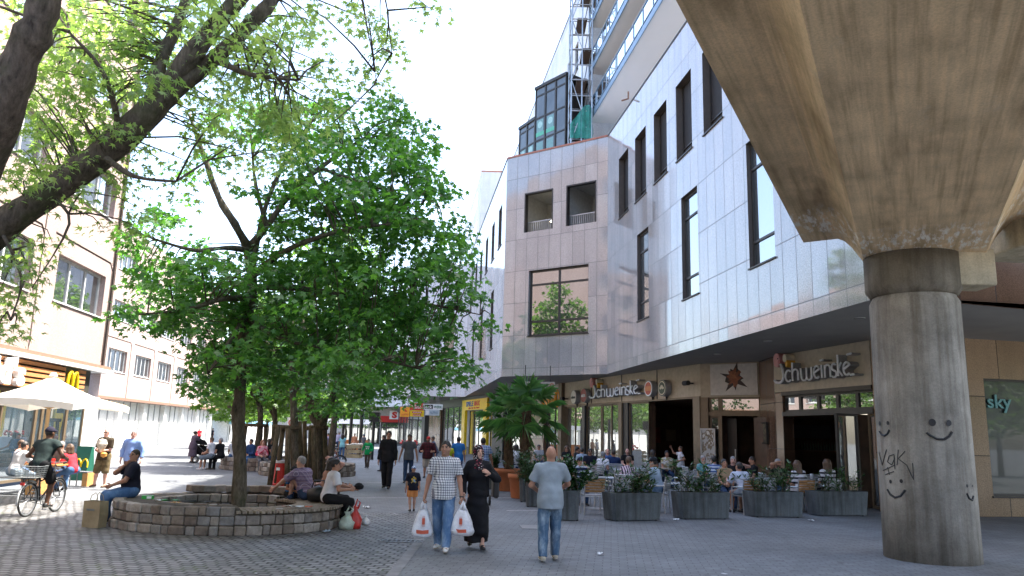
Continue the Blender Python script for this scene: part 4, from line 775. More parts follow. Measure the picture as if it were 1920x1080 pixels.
def blob_points(blobs, Y, dY, dens, rng=RNG):
    out = []
    for b in blobs:
        x, y, r = b[:3]; w = b[3] if len(b) > 3 else 1.; Yb = Y+(b[4] if len(b) > 4 else 0); m = Yb/F_PX; area = math.pi*(r*m)**2; n = max(2, int(area*dens*w+.5))
        for _ in range(n):
            a = rng.uniform(0, 6.283); q = r*math.sqrt(rng.random()); out.append(atY(x+q*math.cos(a), y+q*math.sin(a), Yb+rng.normal()*dY))
    return np.array(out)
def limb(mb, path, n=10, wob=.0, rng=RNG):
    """path: list of (x,y,z,r); smooth through them"""
    P = np.array(path, float); out = []
    for i in range(len(P)-1):
        a = P[max(0, i-1)]; b = P[i]; c = P[i+1]; d = P[min(len(P)-1, i+2)]
        for t in np.linspace(0, 1, 5)[:-1]: out.append(.5*((2*b)+(-a+c)*t+(2*a-5*b+4*c-d)*t*t+(-a+3*b-3*c+d)*t**3))
    out.append(P[-1]); out = np.array(out)
    if wob: out[:, :3] += rng.normal(size=(len(out), 3))*wob*out[:, 3:4]
    mb.tube([o[:3] for o in out], [max(.004, o[3]*(1+.08*rng.normal())) for o in out], n); return out
def twigs(mb, cents, skel, rng, r=.014, frac=.6, maxd=2.2):
    S = np.array([s[:3] for s in skel])
    for c in cents:
        if rng.random() > frac: continue
        d = np.linalg.norm(S-c, axis=1)+.8*np.maximum(0, S[:, 2]-c[2]+.1); j = int(np.argmin(d)); 
        if d[j] > maxd: continue
        a = S[j]; m = (a+c)/2+np.array([0, 0, .12*d[j]])+rng.normal(size=3)*.06*d[j]; mb.tube([a, a*.4+m*.6, m*.5+c*.5, c], [r, r*.8, r*.55, r*.3], 5, 0, False)
BARK = bark('maple_bark', (.12, .10, .075), .35); BARKD = bark('dark_bark', (.125, .10, .078), .5)
LEAF = leafmat('maple_leaf', (.036, .125, .034), (.11, .27, .06), .50, .4, (1.5, 1.6, .65)); LEAFS = leafmat('silver_maple_leaf', (.14, .24, .085), (.33, .44, .19), .52, .45, (1.55, 1.65, .75)); LEAFF = leafmat('far_leaf', (.05, .12, .02), (.13, .24, .05), .5, .5)
def px_limb(mb, pts, n=10, wob=.03): return limb(mb, [(*atY(x, y, Y), r) for x, y, Y, r in pts], n, wob)
# --- the maple in the round planter
t1 = thing('maple_tree', 'broad dark green maple growing out of the stone planter, its trunk leaning slightly', 'tree', tuple(gz(446, 962, .2)))
mb = MB(); sk = []
main = px_limb(mb, [(446, 965, 15.0, .15), (450, 880, 15.0, .125), (447, 790, 15.0, .118), (452, 700, 15.0, .112), (462, 610, 15.0, .105), (472, 530, 15.0, .105), (466, 465, 15.0, .11)], 14, .02); sk += list(main[12:])
for p in ([(466, 465, 15.0, .095), (440, 420, 14.5, .07), (410, 370, 14.4, .06), (385, 300, 14.3, .05), (355, 215, 14.2, .03)], [(466, 465, 15.0, .09), (500, 425, 14.7, .065), (540, 370, 14.8, .055), (600, 315, 15, .045), (680, 260, 15.2, .025)],
          [(470, 520, 15.0, .08), (520, 480, 14.4, .06), (570, 455, 14.2, .05), (650, 430, 14, .04), (740, 420, 13.8, .02)], [(472, 470, 15.0, .06), (420, 465, 14.4, .045), (370, 470, 14.2, .038), (310, 455, 14., .025), (240, 430, 13.8, .012)],
          [(472, 560, 15.0, .07), (420, 560, 14., .05), (350, 580, 13.5, .035), (260, 590, 13.2, .015)], [(472, 540, 15.0, .075), (560, 540, 14.8, .055), (680, 560, 15, .04), (800, 570, 15.2, .025), (900, 590, 15.3, .01)],
          [(470, 525, 15.0, .07), (500, 380, 15., .05), (560, 260, 15.4, .035), (620, 190, 15.6, .02)], [(466, 600, 15.0, .06), (540, 640, 14.2, .04), (660, 660, 14, .03), (780, 690, 14, .015)], [(468, 580, 15.0, .06), (430, 640, 14., .04), (390, 700, 13.6, .02)],
          [(500, 425, 14.7, .05), (480, 350, 14.5, .035), (470, 250, 14.4, .02)], [(600, 315, 15, .035), (700, 350, 15.1, .025), (820, 380, 15.2, .012)]): sk += list(px_limb(mb, p, 8, .05))
B1 = [(560, 250, 70), (640, 220, 55), (720, 230, 55), (780, 265, 45), (620, 320, 80), (720, 340, 90), (795, 370, 55), (560, 380, 60), (660, 430, 90), (760, 450, 85), (825, 480, 55), (530, 480, 55), (600, 540, 95), (700, 560, 95), (795, 560, 75), (860, 560, 42), (900, 598, 24), (480, 560, 70), (400, 540, 65), (320, 540, 65), (262, 530, 38), (255, 590, 32), (340, 600, 55), (420, 620, 60), (400, 685, 45), (378, 715, 28), (560, 640, 85), (660, 640, 85), (760, 650, 75), (835, 690, 40), (878, 695, 18), (480, 690, 45),
      (370, 450, 40, .25), (320, 400, 50, .27), (285, 440, 45, .6), (240, 450, 35, .7), (340, 330, 45, .15), (430, 300, 50, .12), (510, 340, 40, .22), (420, 245, 45, .3), (490, 220, 50, .7), (850, 430, 30, .6), (885, 530, 20, .8)]
c1 = blob_points(B1, 15.0, 1.25, 17.5); twigs(mb, c1, sk, RNG, .016, .5, 2.6); mb.build('trunk', BARK, t1, True)
V = sprays(c1, 31, .41, .44, .152, 'maple'); fast_mesh('crown', V, 10, [LEAF], t1)
# --- the big old silver maple in the foreground
t0 = thing('silver_maple', 'huge silver maple with thick furrowed limbs and pale lobed leaves, overhanging the square', 'tree', (-8.2, 7.6, 0)); mb = MB()
K = 8.4
m0 = px_limb(mb, [(-420, 1000, K-.6, .42), (-330, 760, K-.5, .36), (-190, 570, K-.3, .24), (-60, 470, K, .185), (60, 385, K, .165), (180, 300, K, .16), (270, 220, K, .152), (318, 170, K, .138)], 18, .03); sk = list(m0[14:])
for p in ([(300, 190, K, .125), (360, 140, K, .105), (420, 95, K+.1, .095), (480, 35, K+.1, .085), (560, -60, K+.2, .07), (680, -220, K+.3, .05)], [(300, 185, K, .13), (350, 115, K-.1, .115), (410, 40, K-.2, .105), (470, -30, K-.3, .095), (560, -160, K-.3, .08)], [(290, 200, K, .09), (300, 120, K+.1, .08), (330, 50, K+.2, .072), (370, -60, K+.3, .06)],
          [(225, 265, K, .05), (215, 200, K-.3, .035), (190, 130, K-.6, .025), (130, 60, K-.8, .012)], [(190, 290, K, .04), (250, 330, K-.4, .025), (330, 340, K-.6, .012)], [(400, 110, K, .04), (470, 140, K-.3, .03), (560, 150, K-.5, .012)], [(560, -60, K, .04), (660, -40, K-.4, .02), (690, 60, K-.5, .008), (705, 150, K-.5, .004)], [(560, -60, K, .03), (700, -60, K-.3, .015), (735, 100, K-.3, .004)], [(100, 370, K, .022), (130, 420, K-.3, .013), (60, 540, K-.5, .006)], [(0, 430, K, .022), (40, 520, K-.4, .013), (20, 600, K-.5, .006)]): sk += list(px_limb(mb, p, 9, .05))
mb2 = px_limb(mb, [(-190, 570, K-.3, .3), (-90, 400, K-1., .22), (-10, 250, K-1.6, .175), (40, 110, K-1.8, .155), (80, 20, K-1.9, .145), (110, -110, K-2., .13), (170, -300, K-2.2, .1)], 16, .03); sk += list(mb2[8:])
B0 = [(60, 60, 90, .5), (180, 60, 90, .8), (300, 50, 80, .6), (420, 80, 80, .5), (500, 50, 70, .5), (565, 145, 55, .6), (480, 190, 65, .6), (385, 220, 65, .5), (250, 130, 75, .8), (120, 160, 80, .6), (160, 255, 75, .8), (90, 290, 60, .6), (240, 300, 50, .6), (320, 320, 50, .25), (430, 290, 50, .35), (545, 240, 55, .6), (600, 200, 40, .45), (220, 390, 50, .4), (140, 370, 45, .35), (35, 330, 45, .6), (30, 520, 42, .7), (70, 470, 40, .5), (20, 600, 42, .6), (50, 560, 25, .4), (590, 70, 40, .35), (610, 130, 30, .4), (520, 300, 40, .3), (570, 20, 45, .4), (640, 15, 30, .3),
      (708, 25, 22, .8), (722, 70, 20, .6), (736, 100, 13, .7), (694, 55, 12, .5), (690, 135, 9, .8), (700, 152, 7, .8), (806, 14, 9, 1.), (200, 200, 60, .6), (330, 130, 55, .5), (30, 200, 60, .5), (440, 150, 50, .5), (380, 20, 60, .6)]
c0 = blob_points(B0, K+.5, .75, 48.); Boff = [(x, y, 200, .30) for x in (-700, -450, -200, 60, 330, 600) for y in (-200, -480, -800)]+[(-300, 50, 160, .5), (-200, 300, 150, .4), (-500, 200, 200, .4)]  # Boff: unseen off-frame sprays added to shade the foreground
coff = blob_points(Boff, K, 1.5, 11.); twigs(mb, c0, sk, RNG, .013, .6, 1.8); twigs(mb, coff, sk, RNG, .02, .25, 3.); mb.build('trunk', BARKD, t0, True)
V = np.concatenate([sprays(c0, 22, .32, .5, .125, 'silver', droop=.55), sprays(coff, 14, .55, .5, .2, 'silver')]); fast_mesh('crown', V, 10, [LEAFS], t0)
# --- staked trees behind the planter and beyond
def tree(name, label, base, trunk, blobs, Y, dY, dens, k, rad, size, mat, grp=None, bk=None):
    t = thing(name, label, 'tree', (base[0], base[1], 0), 0, grp); mb = MB(); sk = []
    for path in trunk: sk += list(limb(mb, path, 9, .04))
    c = blob_points(blobs, Y, dY, dens); twigs(mb, c, sk[4:], RNG, .02, .35, 3.); mb.build('trunk', bk or BARK, t, True); fast_mesh('crown', sprays(c, k, rad, .5, size, 'maple'), 10, [mat], t); return t
def A(x, y, Y, r): return (*atY(x, y, Y), r)
b2 = gz(556, 912); Y2 = b2[1]
tree('staked_maple', 'slim single trunked maple held by slanting brown stakes, behind the round planter', b2, [[(b2[0], b2[1], 0, .14), A(552, 800, Y2, .12), A(548, 700, Y2, .11), A(545, 560, Y2, .08)], [A(548, 720, Y2, .06), A(600, 660, Y2, .05), A(700, 640, Y2, .03)], [A(550, 740, Y2, .05), A(590, 700, Y2, .04), A(680, 690, Y2, .02)], [A(548, 700, Y2, .06), A(500, 640, Y2, .03)]],
     [(600, 690, 60, .8), (680, 690, 60), (740, 700, 50), (800, 700, 50), (620, 740, 45), (690, 730, 45), (560, 680, 50, .6), (500, 700, 45, .6), (660, 620, 70, .6), (780, 650, 60, .6), (480, 730, 35, .6)], Y2, 1.4, 7., 20, .55, .2, LEAF, 'staked maples behind the planter')
b3 = gz(600, 905); Y3 = b3[1]
tree('staked_maple', 'stout forked maple with a low fork, held by upright stakes, right of the slim maple', b3, [[(b3[0], b3[1], 0, .17), A(598, 830, Y3, .15), A(598, 795, Y3, .16)], [A(596, 800, Y3, .13), A(580, 760, Y3, .13), A(576, 690, Y3, .13), A(570, 600, Y3, .1)], [A(598, 800, Y3, .15), A(588, 740, Y3, .12), A(592, 680, Y3, .09)], [A(602, 798, Y3, .17), A(618, 760, Y3, .13), A(636, 715, Y3, .1), A(680, 650, Y3, .05)]],
     [(610, 700, 50), (660, 720, 45), (640, 755, 30), (680, 750, 28), (580, 660, 60), (700, 690, 55), (760, 720, 35), (560, 740, 30, .7)], Y3, 1.5, 6., 20, .6, .22, LEAF, 'staked maples behind the planter')
def stakes(label, poles, bars, name='tree_stakes'):
    p0 = poles[0]; t = thing(name, label, 'tree stakes', tuple(p0[0])); 
    for a, b in poles: mb = MB(); mb.tube([a, b], [.085, .08], 9); mb.build('pole', BARKW, t, True)
    for a, b in bars: mb = MB(); mb.tube([a, b], .075, 8); mb.build('crossbar', BARKW, t, True)
BARKW = bark('stake_wood', (.105, .08, .05), .3)
def pole(x0, y0, x1, y1, dy): a = gz(x0, y0); Y = a[1]; a = atY(x0, y0, Y+dy); a[2] = 0; return (a, atY(x1, y1, Y+dy))
stakes('slanting brown stakes joined by a crossbar round the slim maple', [pole(505, 913, 522, 800, -.3), pole(517, 914, 531, 802, .6), pole(538, 915, 540, 803, -.6), pole(552, 912, 546, 803, .3), pole(566, 905, 556, 803, .8)], [(atY(514, 800, Y2-.3), atY(562, 803, Y2-.3)), (atY(520, 802, Y2+.6), atY(556, 803, Y2+.6))])
stakes('upright brown stakes with a crossbar round the forked maple', [pole(579, 908, 583, 800, .2), pole(590, 912, 588, 802, -.6), pole(612, 905, 609, 800, -.4), pole(573, 903, 571, 790, .9), pole(566, 905, 562, 790, .9)], [(atY(574, 803, Y3-.5), atY(615, 802, Y3-.5)), (atY(580, 801, Y3+.8), atY(612, 801, Y3+.8))])
def simple_tree(label, px, Y, rs, h=3.6, lf=LEAFF, size=.34, n=1., ch=3.8, xy=None):
    b = atY(px, 800, Y); base = (b[0], b[1]) if xy is None else xy; x, y = base; r = random.Random(px); br_ = [[(x, y, 0, .17), (x+.1, y, h*.55, .14), (x-.05, y, h, .11), (x+.1, y, h+2, .06)]]+[[(x, y, h*.7+.3*i, .07), (x+r.uniform(-1, 1), y+r.uniform(-1, 1), h+.8, .05), (x+r.uniform(-2, 2), y+r.uniform(-2, 2), h+1.8, .02)] for i in range(4)]
    t = thing('street_tree', label, 'tree', (x, y, 0), 0, 'street trees further up the square'); mb = MB(); sk = []
    for p in br_: sk += list(limb(mb, p, 7, .04))
    mb.build('trunk', BARK, t, True); c = []
    for i in range(int(95*n)):
        a = RNG.uniform(0, 6.283); q = rs*math.sqrt(RNG.random())*RNG.uniform(.5, 1); c.append((x+q*math.cos(a), y+q*math.sin(a), h-.6+RNG.random()**.8*ch*(1-.55*(q/rs)**2)))
    fast_mesh('crown', sprays(np.array(c), 24, .75, .5, size, 'maple'), 10, [lf], t); return t
simple_tree('street tree with a wooden stake frame, in the second stone planter', 484, 36.5, 2.7, 3.5, ch=5.6, n=1.3); simple_tree('street tree right behind the staked one at the second planter', 512, 41, 2.6, 3.4, ch=5.4, n=1.2); simple_tree('street tree over the far end of the second planter', 440, 48, 2.8, 3.2, ch=4.5); simple_tree('tall tree hidden behind the staked maples, its top only mirrored in the corner window', 622, 35, 2.9, 5., ch=7.4, n=1.8)
simple_tree('lush tree standing beyond the stroller, by the low shop', 455, 66, 3.2, 3.2, n=1.3); simple_tree('pale green tree half hidden behind the main maple trunk', 500, 74, 3.4, 3., n=1.3); simple_tree('bright green tree seen between the stakes', 545, 62, 3.2, 2.9, n=1.2); simple_tree('tree at the far market stalls on the left', 600, 84, 3.6, 2.9, n=1.3); simple_tree('tree behind the far market stalls on the right', 648, 96, 4., 2.8, n=1.3); simple_tree('farthest visible tree at the street end', 428, 92, 3.6, 3., n=1.3)
bb = atY(484, 800, 36.5); stakes('low brown stake frame round the tree in the second planter', [((bb[0]+dx, bb[1]+dy, .3), (bb[0]+dx*.8, bb[1]+dy*.8, 2.)) for dx, dy in ((-.55, -.4), (.55, -.4), (0, .6))], [((bb[0]-.6, bb[1]-.42, 1.95), (bb[0]+.6, bb[1]-.42, 1.95))])
# unseen trees beyond the elevated road, put there for the window reflections
for i, (x, y) in enumerate(((15, -12), (31, 9), (6, -22), (42, 3), (53, -8))): simple_tree(('first', 'second', 'third', 'fourth', 'fifth')[i]+' broad tree across the road behind the elevated road', 0, 0, 4.2, 3.2, size=.4, n=1.6, ch=7, xy=(x, y))
# --- palms
TERRA = plain('terracotta', (.46, .15, .055), .7, 0, .15, 4); PALML = leafmat('palm_leaf', (.045, .13, .035), (.12, .28, .07), .3, .35); PALMT = bark('palm_fibre', (.11, .075, .045), 0)
def pot(label, x, y, r, h):
    t = thing('terracotta_pot', label, 'plant pot', (x, y, 0), 0, 'terracotta palm pots'); mb = MB(); mb.lathe([(r*.78, 0), (r*.80, .03), (r*.95, h-.14), (r*1.04, h-.13), (r*1.06, h), (r*.95, h), (r*.92, h-.08)], (x, y, 0), 32); o = mb.build('pot_body', TERRA, t, True); mb = MB(); mb.lathe([(0, 0), (r*.93, 0)], (x, y, h-.08), 24); mb.build('soil', plain('potting_soil', (.04, .028, .02), .95), t); return t
def palm(label, x, y, z0, H_, R_, seed, n=17):
    rg = np.random.default_rng(seed); t = thing('fan_palm', label, 'palm', (x, y, z0), 0, 'fan palms in front of the bank'); mb = MB()
    pts = [(x+.03*math.sin(i), y, z0+H_*i/9) for i in range(10)]; mb.tube(pts, [.15+.012*(i % 2)-.002*i for i in range(10)], 14)
    for i in range(170):
        a = rg.uniform(0, 6.28); z = z0+H_*rg.random(); mb.tube([(x+.13*math.cos(a), y+.13*math.sin(a), z), (x+.2*math.cos(a), y+.2*math.sin(a), z+.07)], [.022, .006], 4, 0, False)
    mb.build('trunk', PALMT, t); fr = MB(); top = np.array([x, y, z0+H_])
    for i in range(n):
        az = 2.399*i+rg.uniform(-.2, .2); el = math.radians(82-125*(i/n)**.9+rg.uniform(-8, 8)); L = R_*rg.uniform(.5, .62); d = np.array([math.cos(az)*math.cos(el), math.sin(az)*math.cos(el), math.sin(el)])
        hub = top+d*L+np.array([0, 0, -.08*(1-math.sin(el))]); fr.tube([top, (top+hub)/2+np.array([0, 0, .03]), hub], [.014, .011, .008], 5)
        sd_ = np.cross(d, [0, 0, 1.]); sd_ /= np.linalg.norm(sd_)+1e-6; upv = np.cross(sd_, d)
        for k in range(21):
            th = math.radians(-120+240*k/20); bl = R_*.62*(.72+.28*math.cos(th*.6))*rg.uniform(.9, 1.05); dv = d*math.cos(th)+sd_*math.sin(th); pv = -d*math.sin(th)+sd_*math.cos(th)
            m_ = hub+dv*bl*.6+upv*.05; e = hub+dv*bl+np.array([0, 0, -.32*bl*rg.uniform(.3, 1.1)]); w = .0115
            fr.face([hub, m_-pv*w, e]); fr.face([hub, e, m_+pv*w])
    fr.build('crown', PALML, t); return t
p1 = gz(952, 922); p2 = gz(978, 936)
pot('wide orange pot of the farther palm', p1[0], p1[1]+.45, .46, .72); palm('farther fan palm with a tall shaggy trunk, standing left in the wide pot', p1[0], p1[1]+.45, .6, 1.88, 1.12, 3); pot('narrower orange pot beside the grey planters', p2[0], p2[1]+.4, .4, .70); palm('nearer fan palm with bright upright fronds, standing right beside the grey planters', p2[0]+.08, p2[1]+.4, .6, 1.98, 1.15, 8)
# --- grey planters with shrubs
SLATE = concrete('slate_planter', (.115, .128, .132), .9); SOIL = plain('potting_soil', (.04, .028, .02), .95)
OLE = leafmat('oleander_leaf', (.018, .055, .016), (.05, .12, .03), .2, .32); BAY = leafmat('bay_leaf', (.012, .05, .014), (.04, .12, .03), .2, .35)
def planter(label, c, w, d, h, rz, taper=.92, name='grey_planter', g='grey street planters'):
    t = thing(name, label, 'planter', (c[0], c[1], 0), rz, g); mb = MB(); cw, cd_ = w/2, d/2; ch = min(.07, d*.18); out = []
    for s, z in ((taper, .02), (1., h)): out.append([(x*s, y*s, z) for x, y in ((-cw+ch, -cd_), (cw-ch, -cd_), (cw, -cd_+ch), (cw, cd_-ch), (cw-ch, cd_), (-cw+ch, cd_), (-cw, cd_-ch), (-cw, -cd_+ch))])
    inn = [(x*.93, y*.86, h) for x, y, z in out[1]]; inn2 = [(x*.93, y*.86, h-.09) for x, y, z in out[1]]; rings = out+[inn, inn2]
    for r1, r2 in zip(rings, rings[1:]):
        for i in range(8): j = (i+1) % 8; mb.face([r1[i], r1[j], r2[j], r2[i]])
    mb.face(list(reversed(out[0]))); mb.build('planter_box', SLATE, t, local=True); mb = MB(); mb.face([(x, y, h-.07) for x, y, z in inn]); mb.build('soil', SOIL, t, local=True)
    for i in range(2):
        mb = MB(); mb.lathe([(.03, 0), (.03, .03)], ((-cw*.75, cw*.75)[i], -cd_*.75, 0), 8); mb.build('foot', BLACK, t, local=True)
    return t
def shrub(label, c, w, d, z0, h, rz, seed, kind='lance', mat=OLE, size=.15, stems=16, k=34, name='oleander_shrub', g='oleander shrubs in the front planters'):
    rg = np.random.default_rng(seed); t = thing(name, label, 'shrub', (c[0], c[1], z0), 0, g); mb = MB(); Cs, tips = [], []; ca, sa = math.cos(rz), math.sin(rz)
    for i in range(stems):
        u, v = rg.uniform(-.42, .42)*w, rg.uniform(-.3, .3)*d; hh = h*rg.uniform(.45, 1.15); du, dv = rg.normal()*.16, rg.normal()*.12; pts = []
        for s in np.linspace(0, 1, 5): a, b = u+du*s*s*1.6, v+dv*s*s*1.4; pts.append((c[0]+a*ca-b*sa, c[1]+a*sa+b*ca, z0-.03+hh*s))
        mb.tube(pts, [.009, .008, .007, .005, .003], 5)
        P = np.array(pts)
        for q in range(k):
            s = rg.uniform(.08, 1.)**.8; f = s*4; j = min(3, int(f)); p = P[j]+(P[j+1]-P[j])*(f-j); az = rg.uniform(0, 6.28); el = rg.uniform(-.2, .9); dd = np.array([math.cos(az)*math.cos(el), math.sin(az)*math.cos(el), math.sin(el)]); Cs.append(p+dd*size*.55); tips.append(dd)
    Cs = np.array(Cs); tips = np.array(tips); n = len(Cs); mb.build('stems', plain('shrub_stem', (.07, .06, .03), .8), t); nr = np.stack([.4*rg.normal(size=n), .4*rg.normal(size=n), np.ones(n)], 1)-tips*.2; fast_mesh('foliage', leaves(Cs, tips, nr, size*rg.uniform(.7, 1.2, n), kind), 8, [mat], t); return t
FP = [((1148, 978), (1243, 976), 'first front planter, with chipped streaks, right of the wooden chair', 'dense oleander hiding the diner in the striped top', 1), ((1275, 974), (1372, 974), 'second front planter, in front of the woman in beige', 'tall twiggy oleander in front of the woman in beige', 2), ((1410, 970), (1510, 971), 'third front planter, with a rounded left end, by the slatted chair', 'loose oleander in front of the bearded diner', 3), ((1532, 968), (1632, 968), 'fourth front planter, beside the concrete pier', 'low sparse oleander beside the concrete pier', 4)]
for a, b, l1, l2, i in FP:
    a = gz(*a); b = gz(*b); w = np.hypot(*(b-a)[:2]); rz = math.atan2(b[1]-a[1], b[0]-a[0]); c = (a+b)/2; c = c+np.array([-math.sin(rz), math.cos(rz), 0])*.26
    planter('low grey '+l1, c, w*1.02, .55, .62, rz); shrub(l2, c, w, .5, .56, (.72, .80, .72, .6)[i-1], rz, 20+i, stems=(26, 24, 20, 18)[i-1], k=(30, 25, 22, 18)[i-1], size=.16)
for px, py, w, h, hs, lb, l2, sd_, kd in ((1066, 977, .5, .66, .75, 'tall grey planter right behind the bald man', 'bright bay shrub behind the bald man', 31, 'oval'), (1000, 951, .42, .62, .75, 'tall grey planter left of the bald man', 'dark bay shrub left of the bald man', 32, 'lance'), (987, 942, .4, .66, .8, 'tall grey planter between the orange pot and another planter', 'feathery dark shrub beside the nearer palm', 33, 'lance'), (926, 918, .4, .6, .8, 'pale grey planter left of the wide orange pot', 'leafy shrub left of the wide orange pot', 34, 'oval')):
    c = gz(px, py); c = (c[0], c[1]+.22); planter(lb, c, w, .42, h, .08, .86, 'tall_planter', 'tall grey planters'); shrub(l2, c, w*1.3, .5, h-.06, hs, 0, sd_, kd, BAY, .11, 24, 46, 'bay_shrub', 'shrubs in the tall planters')
# ================================================================ people: one continuous surface per body, grown from joints
class Field:
    def __init__(s, lo, hi, res):
        s.lo = np.array(lo, float); s.res = res; s.n = np.maximum(4, np.ceil((np.array(hi)-s.lo)/res).astype(int)+1); s.d = np.full(s.n, .3, np.float32)
    def sub(s, lo, hi):
        a = np.clip(np.floor((np.array(lo)-s.lo)/s.res).astype(int), 0, s.n-1); b = np.clip(np.ceil((np.array(hi)-s.lo)/s.res).astype(int)+1, 1, s.n)
        if (b <= a).any(): return None, None
        g = np.meshgrid(*[s.lo[i]+s.res*np.arange(a[i], b[i]) for i in range(3)], indexing='ij')
        return tuple(slice(a[i], b[i]) for i in range(3)), np.stack(g, -1).astype(np.float32)
    def add(s, prim, k=.03, clip=None, sub=False):
        lo, hi, f = prim; m = k+s.res*2+.03; sl, P = s.sub(lo-m, hi+m)
        if sl is None: return
        d = f(P)
        if clip is not None: d = np.maximum(d, clip(P))
        cur = s.d[sl]
        if sub: s.d[sl] = np.maximum(cur, -d); return
        h = np.clip(.5+.5*(d-cur)/k, 0, 1) if k > 0 else (d > cur).astype(np.float32)
        s.d[sl] = d*(1-h)+cur*h-k*h*(1-h)
    def cut(s, f):
        g = np.meshgrid(*[s.lo[i]+s.res*np.arange(s.n[i]) for i in range(3)], indexing='ij'); s.d = np.maximum(s.d, f(np.stack(g, -1)))
    def mesh(s):
        d = s.d; d[0], d[-1] = .1, .1; d[:, 0], d[:, -1] = .1, .1; d[:, :, 0], d[:, :, -1] = .1, .1
        ins = d < 0; c = [ins[i:i+d.shape[0]-1, j:j+d.shape[1]-1, k:k+d.shape[2]-1] for i in (0, 1) for j in (0, 1) for k in (0, 1)]
        tot = sum(x.astype(np.int8) for x in c); act = (tot > 0) & (tot < 8); ids = -np.ones(act.shape, np.int64); I = np.argwhere(act)
        if len(I) == 0: return np.zeros((0, 3)), np.zeros((0, 4), int)
        ids[act] = np.arange(len(I)); acc = np.zeros((len(I), 3)); cnt = np.zeros(len(I))
        cr = [(i, j, k) for i in (0, 1) for j in (0, 1) for k in (0, 1)]
        val = [d[I[:, 0]+a, I[:, 1]+b, I[:, 2]+e] for a, b, e in cr]
        for p in range(8):
            for q in range(p+1, 8):
                if sum(abs(cr[p][t]-cr[q][t]) for t in range(3)) != 1: continue
                x = (val[p] < 0) != (val[q] < 0); t = np.where(x, val[p]/np.where(x, val[p]-val[q], 1), 0)
                pt = np.array(cr[p])[None]+(np.array(cr[q])-np.array(cr[p]))[None]*t[:, None]; acc += np.where(x[:, None], pt, 0); cnt += x
        V = s.lo+s.res*(I+acc/cnt[:, None]); F = []
        for ax in range(3):
            u, v = [(1, 2), (2, 0), (0, 1)][ax]; sh = list(d.shape); a = np.take(ins, range(0, sh[ax]-1), ax); b = np.take(ins, range(1, sh[ax]), ax)
            E = np.argwhere(a != b); ok = (E[:, u] > 0) & (E[:, v] > 0) & (E[:, u] < sh[u]-1) & (E[:, v] < sh[v]-1); E = E[ok]; du = np.zeros(3, int); du[u] = 1; dv = np.zeros(3, int); dv[v] = 1
            q = [ids[tuple((E-o).T)] for o in (du+dv, dv, 0*du, du)]; Q = np.stack(q, 1); fl = a[tuple(E.T)]; Q[~fl] = Q[~fl][:, ::-1]; F.append(Q)
        return V, np.concatenate(F)
def vec(*a): return np.array(a, float)
def rcone(a, b, ra, rb):
    a = np.array(a, float); b = np.array(b, float); ba = b-a; L = max(1e-8, ba@ba); r = max(ra, rb)
    def f(P):
        t = np.clip(((P-a)@ba)/L, 0, 1); return np.linalg.norm(P-a-t[..., None]*ba, axis=-1)-(ra+(rb-ra)*t)
    return np.minimum(a, b)-r, np.maximum(a, b)+r, f
def ell(c, r, ax=None):
    c = np.array(c, float); r = np.array(r, float); ax = np.eye(3) if ax is None else np.array(ax); m = r.max()
    def f(P):
        q = (P-c)@ax.T; k0 = np.linalg.norm(q/r, axis=-1); k1 = np.linalg.norm(q/(r*r), axis=-1)+1e-9; return k0*(k0-1)/k1
    return c-m, c+m, f
def plane(p, n):
    p = np.array(p, float); n = np.array(n, float)/np.linalg.norm(n); return lambda P: (P-p)@n
def ik(a, b, l1, l2, hint):
    d = b-a; L = np.linalg.norm(d); L2 = min(L, (l1+l2)*.998); d = d/max(L, 1e-6); b = a+d*L2; x = (l1*l1-l2*l2+L2*L2)/(2*L2); h = math.sqrt(max(0, l1*l1-x*x)); p = np.array(hint, float); p = p-d*(p@d); p /= np.linalg.norm(p)+1e-9
    return a+d*x+p*h, b
def unit(v): v = np.array(v, float); return v/(np.linalg.norm(v)+1e-9)
SKIN = {'fair': (.52, .30, .22), 'tan': (.40, .21, .135), 'olive': (.34, .175, .11), 'brown': (.13, .06, .035), 'pink': (.58, .32, .25)}
def skinmat(k):
    n = 'skin_'+k
    if n in MATS: return MATS[n]
    t = NT(n); c = SKIN[k]; t.col(t.ramp(t.noise(t.coord(), 9, 4), [(.3, [x*.85 for x in c]), (.7, [x*1.1 for x in c])])); t.s('Roughness', .5); t.s('Specular IOR Level', .35); t.s('Subsurface Weight', .12); t.s('Subsurface Scale', .02); MATS[n] = t.m; return t.m
LIP = plain('lip_tone', (.30, .11, .09), .45); DARKF = plain('brow_dark', (.03, .02, .016), .6); STUB = {}
